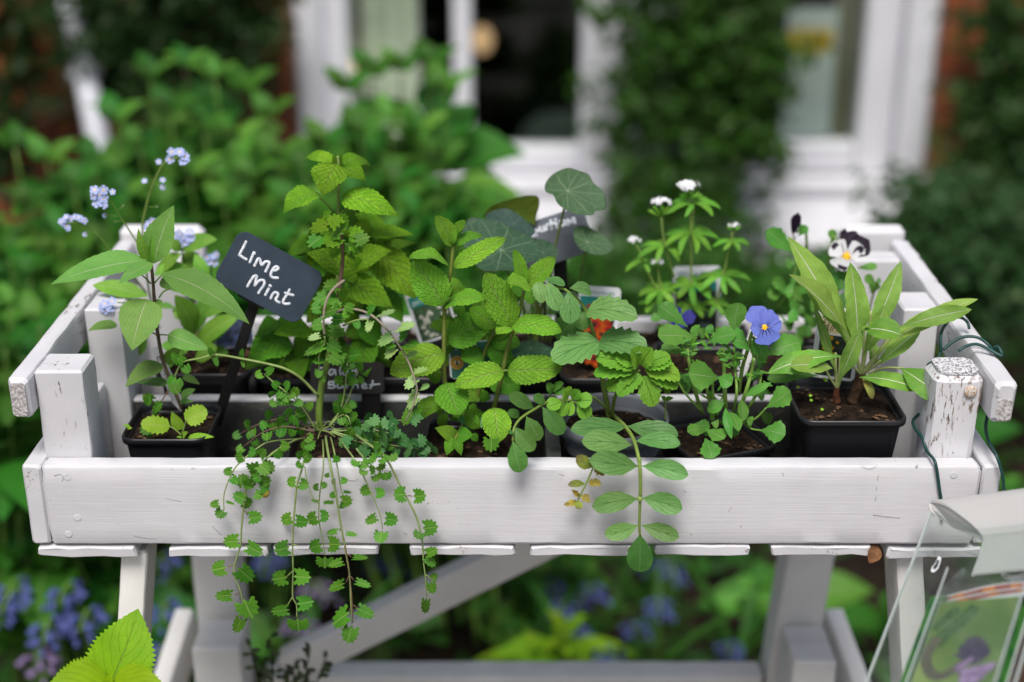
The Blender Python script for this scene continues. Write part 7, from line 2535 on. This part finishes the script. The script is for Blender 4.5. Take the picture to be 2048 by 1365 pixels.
# frosted lid: a bent profile swept along the top
LP = [(1868, 1030, .998), (1860, 1016, 1.0), (1864, 1005, 1.0), (1893, 1012, .985), (1925, 1034, .970), (1952, 1056, .958), (1966, 1072, .952), (1968, 1084, .950), (1958, 1118, .946), (1947, 1149, .943)]
L3 = [CZ(a, b, Z0 * z) for a, b, z in LP]
top_, low_ = L3[:8], L3[5:]


def lid_sweep(name, prof3, u0, u1, th=.0014):
    prof3 = np.array(prof3)
    T = np.gradient(prof3, axis=0)
    N = np.array([nrm(np.cross(HB.ex, nrm(tt))) for tt in T])
    ring = np.concatenate([prof3, (prof3 - N * th)[::-1]])
    V, F = loft([ring + HB.ex * u for u in np.linspace(u0, u1, 5)])
    return part(hold, name, V, F, M_FROST, smooth=False)


lid_sweep('lid', catmull(L3[:7], 4), 0, .12)
lid_sweep('lid_flap', catmull(L3[6:], 4), .001, .12)
V, F = tube_geo(catmull(L3[:8], 4), .0011, .0011, 6)
part(hold, 'lid_rim', V, F, M_FROST)
V, F = tube_geo(catmull([L3[7], L3[8], L3[9] - HB.ex * 0, L3[9] + HB.ex * .004, L3[9] + HB.ex * .05, L3[9] + HB.ex * .12], 5), .0012, .0012, 6)
part(hold, 'lid_rim', V, F, M_FROST)
tabp = [L3[9] + HB.ex * .022, CZ(2010, 1153, Z0 * .935), CZ(2025, 1157, Z0 * .931), CZ(2046, 1153, Z0 * .928), CZ(2060, 1149, Z0 * .925)]
V, F = tube_geo(catmull(tabp, 5), .0022, .0022, 6)
part(hold, 'lid_tab', V, F, M_FROST)
ew = [L3[k] for k in (1, 2, 3, 4, 5, 6, 7)] + [CZ(1905, 1056, Z0 * .985), CZ(1876, 1036, Z0 * .996)]
part(hold, 'lid_end', ew + [p + HB.ex * .001 for p in ew], [tuple(range(9)), tuple(range(17, 8, -1))] + [(k, (k + 1) % 9, 9 + (k + 1) % 9, 9 + k) for k in range(9)], M_FROST, smooth=False)
# leaflets standing in the pocket
lft = thing('leaflet', HB.at(.08, .2, .02), 'garden leaflet with a purple pasque flower on green inside the clear holder', 'leaflet')
t = NT('leaflet_green_print')
oc = t.coord('Generated')
t.set(col=t.mix(t.ramp(t.noise(oc, 2.2, 2), .3, .7), (.10, .17, .035), (.24, .32, .09)), rough=.35, spec=.4)
M_LFG = t.m
t = NT('leaflet_dark_green_print')
oc = t.coord('Generated')
t.set(col=t.mix(t.ramp(t.noise(oc, 6, 3), .35, .65), (.010, .075, .022), (.05, .17, .03)), rough=.35, spec=.4)
M_LFD = t.m
HB.slab(lft, 'sheet', PX0 + .0020, WH - .003, VP, HH - .002, .0006, M_LFG, .0006, HP)
HB.slab(lft, 'sheet_border', PX0 + .0013, WH - .0024, VP - .0007, HH - .001, .0004, M_CARD, .0006, HP - .0007)
lft2 = thing('leaflet', HB.at(.06, .2, .01), 'dark green leaflet standing behind the pasque flower leaflet in the clear holder', 'leaflet')
U2, V2 = huv(*pk(1118, 784), .002)
HB.slab(lft2, 'sheet', U2, WH - .004, V2, HH - .001, .0006, M_LFD, .0006, .0030)
HB.slab(lft2, 'sheet_border', U2 - .0006, WH - .0034, V2 - .0006, HH, .0004, M_CARD, .0006, .0023)
lft3 = thing('leaflet', HB.at(.05, .1, .012), 'curled red and orange leaflet edge in the clear holder', 'leaflet')
M_REDP = plain('red_leaflet_print', (.26, .040, .022), .4, .4, .5, 240)
M_ORP = plain('orange_leaflet_print', (.50, .16, .02), .4, .4, .4, 240)


def curl(name, a, b, lift, h0, mat, u0=0.0, u1=1.0, n=18):
    """bowed strip between two photo-space heights across the pocket"""
    V = []
    for k in range(n + 1):
        f = u0 + (u1 - u0) * k / n
        x = 1225 + (1900 - 1225) * f
        bow = lift * math.sin(math.pi * min(1, f))
        base = -.155 * (x - 1225)
        V += [HB.hit(*pk(x, a + base - bow), h0), HB.hit(*pk(x, b + base - bow * .4), h0 + .0012)]
    part(lft3, name, V, [(2 * k, 2 * k + 2, 2 * k + 3, 2 * k + 1) for k in range(n)], mat)


curl('sheet_border', 838, 856, 12, .0130, M_CARD)
curl('sheet', 812, 840, 16, .0116, M_REDP)
curl('sheet_border', 806, 813, 18, .0108, M_CARD)
curl('sheet', 780, 808, 24, .0092, M_REDP)
curl('sheet_border', 774, 781, 26, .0084, M_CARD)
for (a, b) in ((.10, .2), (.42, .52), (.70, .78)):
    curl('printed_petal', 813, 839, 16, .0118, M_ORP, a, b, 6)
    curl('printed_petal', 782, 806, 24, .0095, M_ORP, a - .06, b - .04, 6)
# the printed pasque flower: flat shapes on the front leaflet
M_STP = plain('printed_stem', (.11, .10, .07), .4, .4, .3, 500)
M_PUR = plain('printed_purple', (.055, .040, .075), .4, .4, .5, 400)
M_PUL = plain('printed_lilac', (.30, .19, .34), .4, .4, .4, 300)
M_GRN = plain('printed_green', (.045, .11, .025), .4, .4, .4, 300)


def print_poly(pts, mat, h, name, smooth_n=5):
    pts = [HB.hit(*pk(*p), h) for p in pts]
    m = len(pts)
    ring = []
    for i in range(m):
        p0, p1, p2, p3 = pts[(i - 1) % m], pts[i], pts[(i + 1) % m], pts[(i + 2) % m]
        for k in range(smooth_n):
            q = k / smooth_n
            ring.append(.5 * (2 * p1 + (-p0 + p2) * q + (2 * p0 - 5 * p1 + 4 * p2 - p3) * q * q + (-p0 + 3 * p1 - 3 * p2 + p3) * q ** 3))
    c = np.mean(ring, axis=0)
    n = len(ring)
    part(lft, name, [c] + ring, [(0, 1 + k, 1 + (k + 1) % n) for k in range(n)], mat, smooth=False)


def print_band(pts, w0, w1, mat, h, name):
    C = catmull([HB.hit(*pk(*p), h) for p in pts], 6)
    T = np.gradient(C, axis=0)
    V = []
    for i, (c, tt) in enumerate(zip(C, T)):
        s = nrm(np.cross(nrm(tt), HB.n))
        ww = (w0 + (w1 - w0) * i / (len(C) - 1)) / 2
        V += [c - s * ww, c + s * ww]
    part(lft, name, V, [(2 * k, 2 * k + 1, 2 * k + 3, 2 * k + 2) for k in range(len(C) - 1)], mat, smooth=False)


print_band([(1420, 845), (1330, 935), (1230, 1020), (1140, 1110)], .009, .012, M_GRN, HP + .0002, 'printed_leaf')
print_band([(1300, 860), (1200, 940), (1130, 1010)], .009, .006, M_GRN, HP + .0002, 'printed_leaf')
print_band([(1160, 1060), (1095, 1150), (1080, 1230), (1110, 1300), (1170, 1325), (1250, 1290), (1330, 1220), (1380, 1170)], .0085, .0050, M_STP, HP + .0004, 'printed_stem')
for (tx, ty, b) in ((1270, 1180, 0), (1290, 1130, 0), (1320, 1100, 0), (1352, 1065, 0), (1382, 1050, 0), (1412, 1040, 0), (1440, 1045, 0), (1465, 1055, 0), (1490, 1075, 0), (1505, 1105, 0), (1520, 1130, 0), (1520, 1165, 0)):
    dx, dyy = tx - 1390, ty - 1190
    L = math.hypot(dx, dyy)
    nx, ny = -dyy / L * 17, dx / L * 17
    print_poly([(1390 - dx * .1, 1190 - dyy * .1), (1390 + dx * .6 + nx, 1190 + dyy * .6 + ny), (tx, ty), (1390 + dx * .6 - nx, 1190 + dyy * .6 - ny)], M_PUR, HP + .0005 + .00002 * (tx % 7), 'printed_petal')
print_poly([(1330, 1200), (1380, 1110), (1450, 1100), (1510, 1150), (1470, 1210), (1390, 1240)], M_PUR, HP + .0008, 'printed_petal')
for pts in ([(1290, 1310), (1360, 1270), (1460, 1245), (1560, 1230), (1510, 1290), (1400, 1320)], [(1300, 1340), (1380, 1310), (1480, 1300), (1450, 1350), (1350, 1400)], [(1270, 1270), (1330, 1225), (1400, 1190), (1370, 1240), (1300, 1290)]):
    print_poly(pts, M_PUL, HP + .0009, 'printed_petal')
# wooden post the holder is fixed to
pst = thing('brown_post', (.40, -.03, 0), 'dark brown wooden post behind the leaflet holder', 'post')
t = NT('brown_stained_wood')
g = t.coord('Object', (6, 160, 160))
t.set(col=t.mix(t.ramp(t.noise(g, 1.0, 4), .3, .7), (.030, .016, .010), (.075, .042, .026)), rough=.7, spec=.2)
t.bump(t.noise(g, 1.0, 4), .5, .001)
M_BROWN = t.m
_pp = HB.at(WH * 1.0, HH * .9, -.03)
plank(pst, 'upright', (_pp[0] + .035, _pp[1] + .03, 0), (_pp[0] + .035, _pp[1] + .03, _pp[2] + .03), (1, 0, 0), .07, .07, M_BROWN, .004)
HB.slab(pst, 'backing_board', WH * .45, WH * 1.35, .10, HH + .1, .015, M_BROWN, .002, -.0035)

# ------------------------------------------------------------------ wire, dry leaf
M_WIRE = plain('green_wire', (.012, .055, .048), .42, .4, .1)
wire = thing('wire', Q(1890, 700, .05), 'thin dark green wire looped round the right top rail and hanging down the crate', 'wire')


def wr(pts, name='strand', r=.00125):
    P = [Q(RI[0] + p[0] / 3.412, RI[1] + p[1] / 3.412, p[2]) for p in pts]
    V, F = tube_geo(catmull(P, 7), r, r, 8)
    part(wire, name, V, F, M_WIRE)


J = 260 * 3.412     # RJ starts 260 px lower than RI
wr([(1030, 575 + J, .06), (990, 620 + J, .055), (1005, 675 + J, .045), (1055, 740 + J, .03), (1085, 825 + J, .02), (1132, 885 + J, .002), (1148, 935 + J, -.0025), (1160, 1010 + J, -.002), (1172, 1100 + J, -.002), (1182, 1165 + J, -.002), (1190, 1300 + J, -.002)])
wr([(1500, 470 + J, .05), (1502, 560 + J, .04), (1486, 660 + J, .03), (1505, 760 + J, .02), (1555, 850 + J, .0), (1592, 960 + J, -.004), (1606, 1040 + J, -.004), (1608, 1125 + J, -.004), (1606, 1300 + J, -.004)])
wr([(1180, 1040, .066), (1178, 930, .070), (1205, 860, .080), (1260, 808, .090), (1320, 805, .094), (1362, 838, .094), (1374, 880, .09)])
wr([(1195, 1025, .060), (1260, 970, .062), (1340, 935, .064), (1430, 940, .062), (1500, 985, .058), (1545, 1040, .050), (1595, 1065, .046), (1592, 1040, .046), (1570, 1005, .05), (1545, 1012, .052), (1555, 1050, .052)])
wr([(1300, 1030, .050), (1350, 1000, .052), (1420, 985, .054), (1490, 1010, .052), (1550, 1045, .048), (1600, 1068, .045)])
wr([(1180, 1040, .066), (1150, 1090, .064), (1100, 1120, .066), (1090, 1140, .07), (1120, 1150, .066)])
o = thing('dry_leaf', Q(1745, 1098, .0), 'curled brown dry leaf stuck under the right end of the crate', 'leaf')
V, F, uv = leaf_geo(Q(1752, 1090, .006), Q(1738, 1127, -.004), .0115, -FWD, 'forget', .1, .5, 0, 0, 2.0)
part(o, 'blade', V, F, plain('dry_brown_leaf', (.16, .075, .035), .8, .15, .3, 200), uv)
V, F = tube_geo([Q(1752, 1092, .006), Q(1757, 1086, .012)], .0005, .0004, 5)
part(o, 'leaf_stalk', V, F, plain('dry_brown_leaf', (.16, .075, .035), .8, .15, .3, 200))
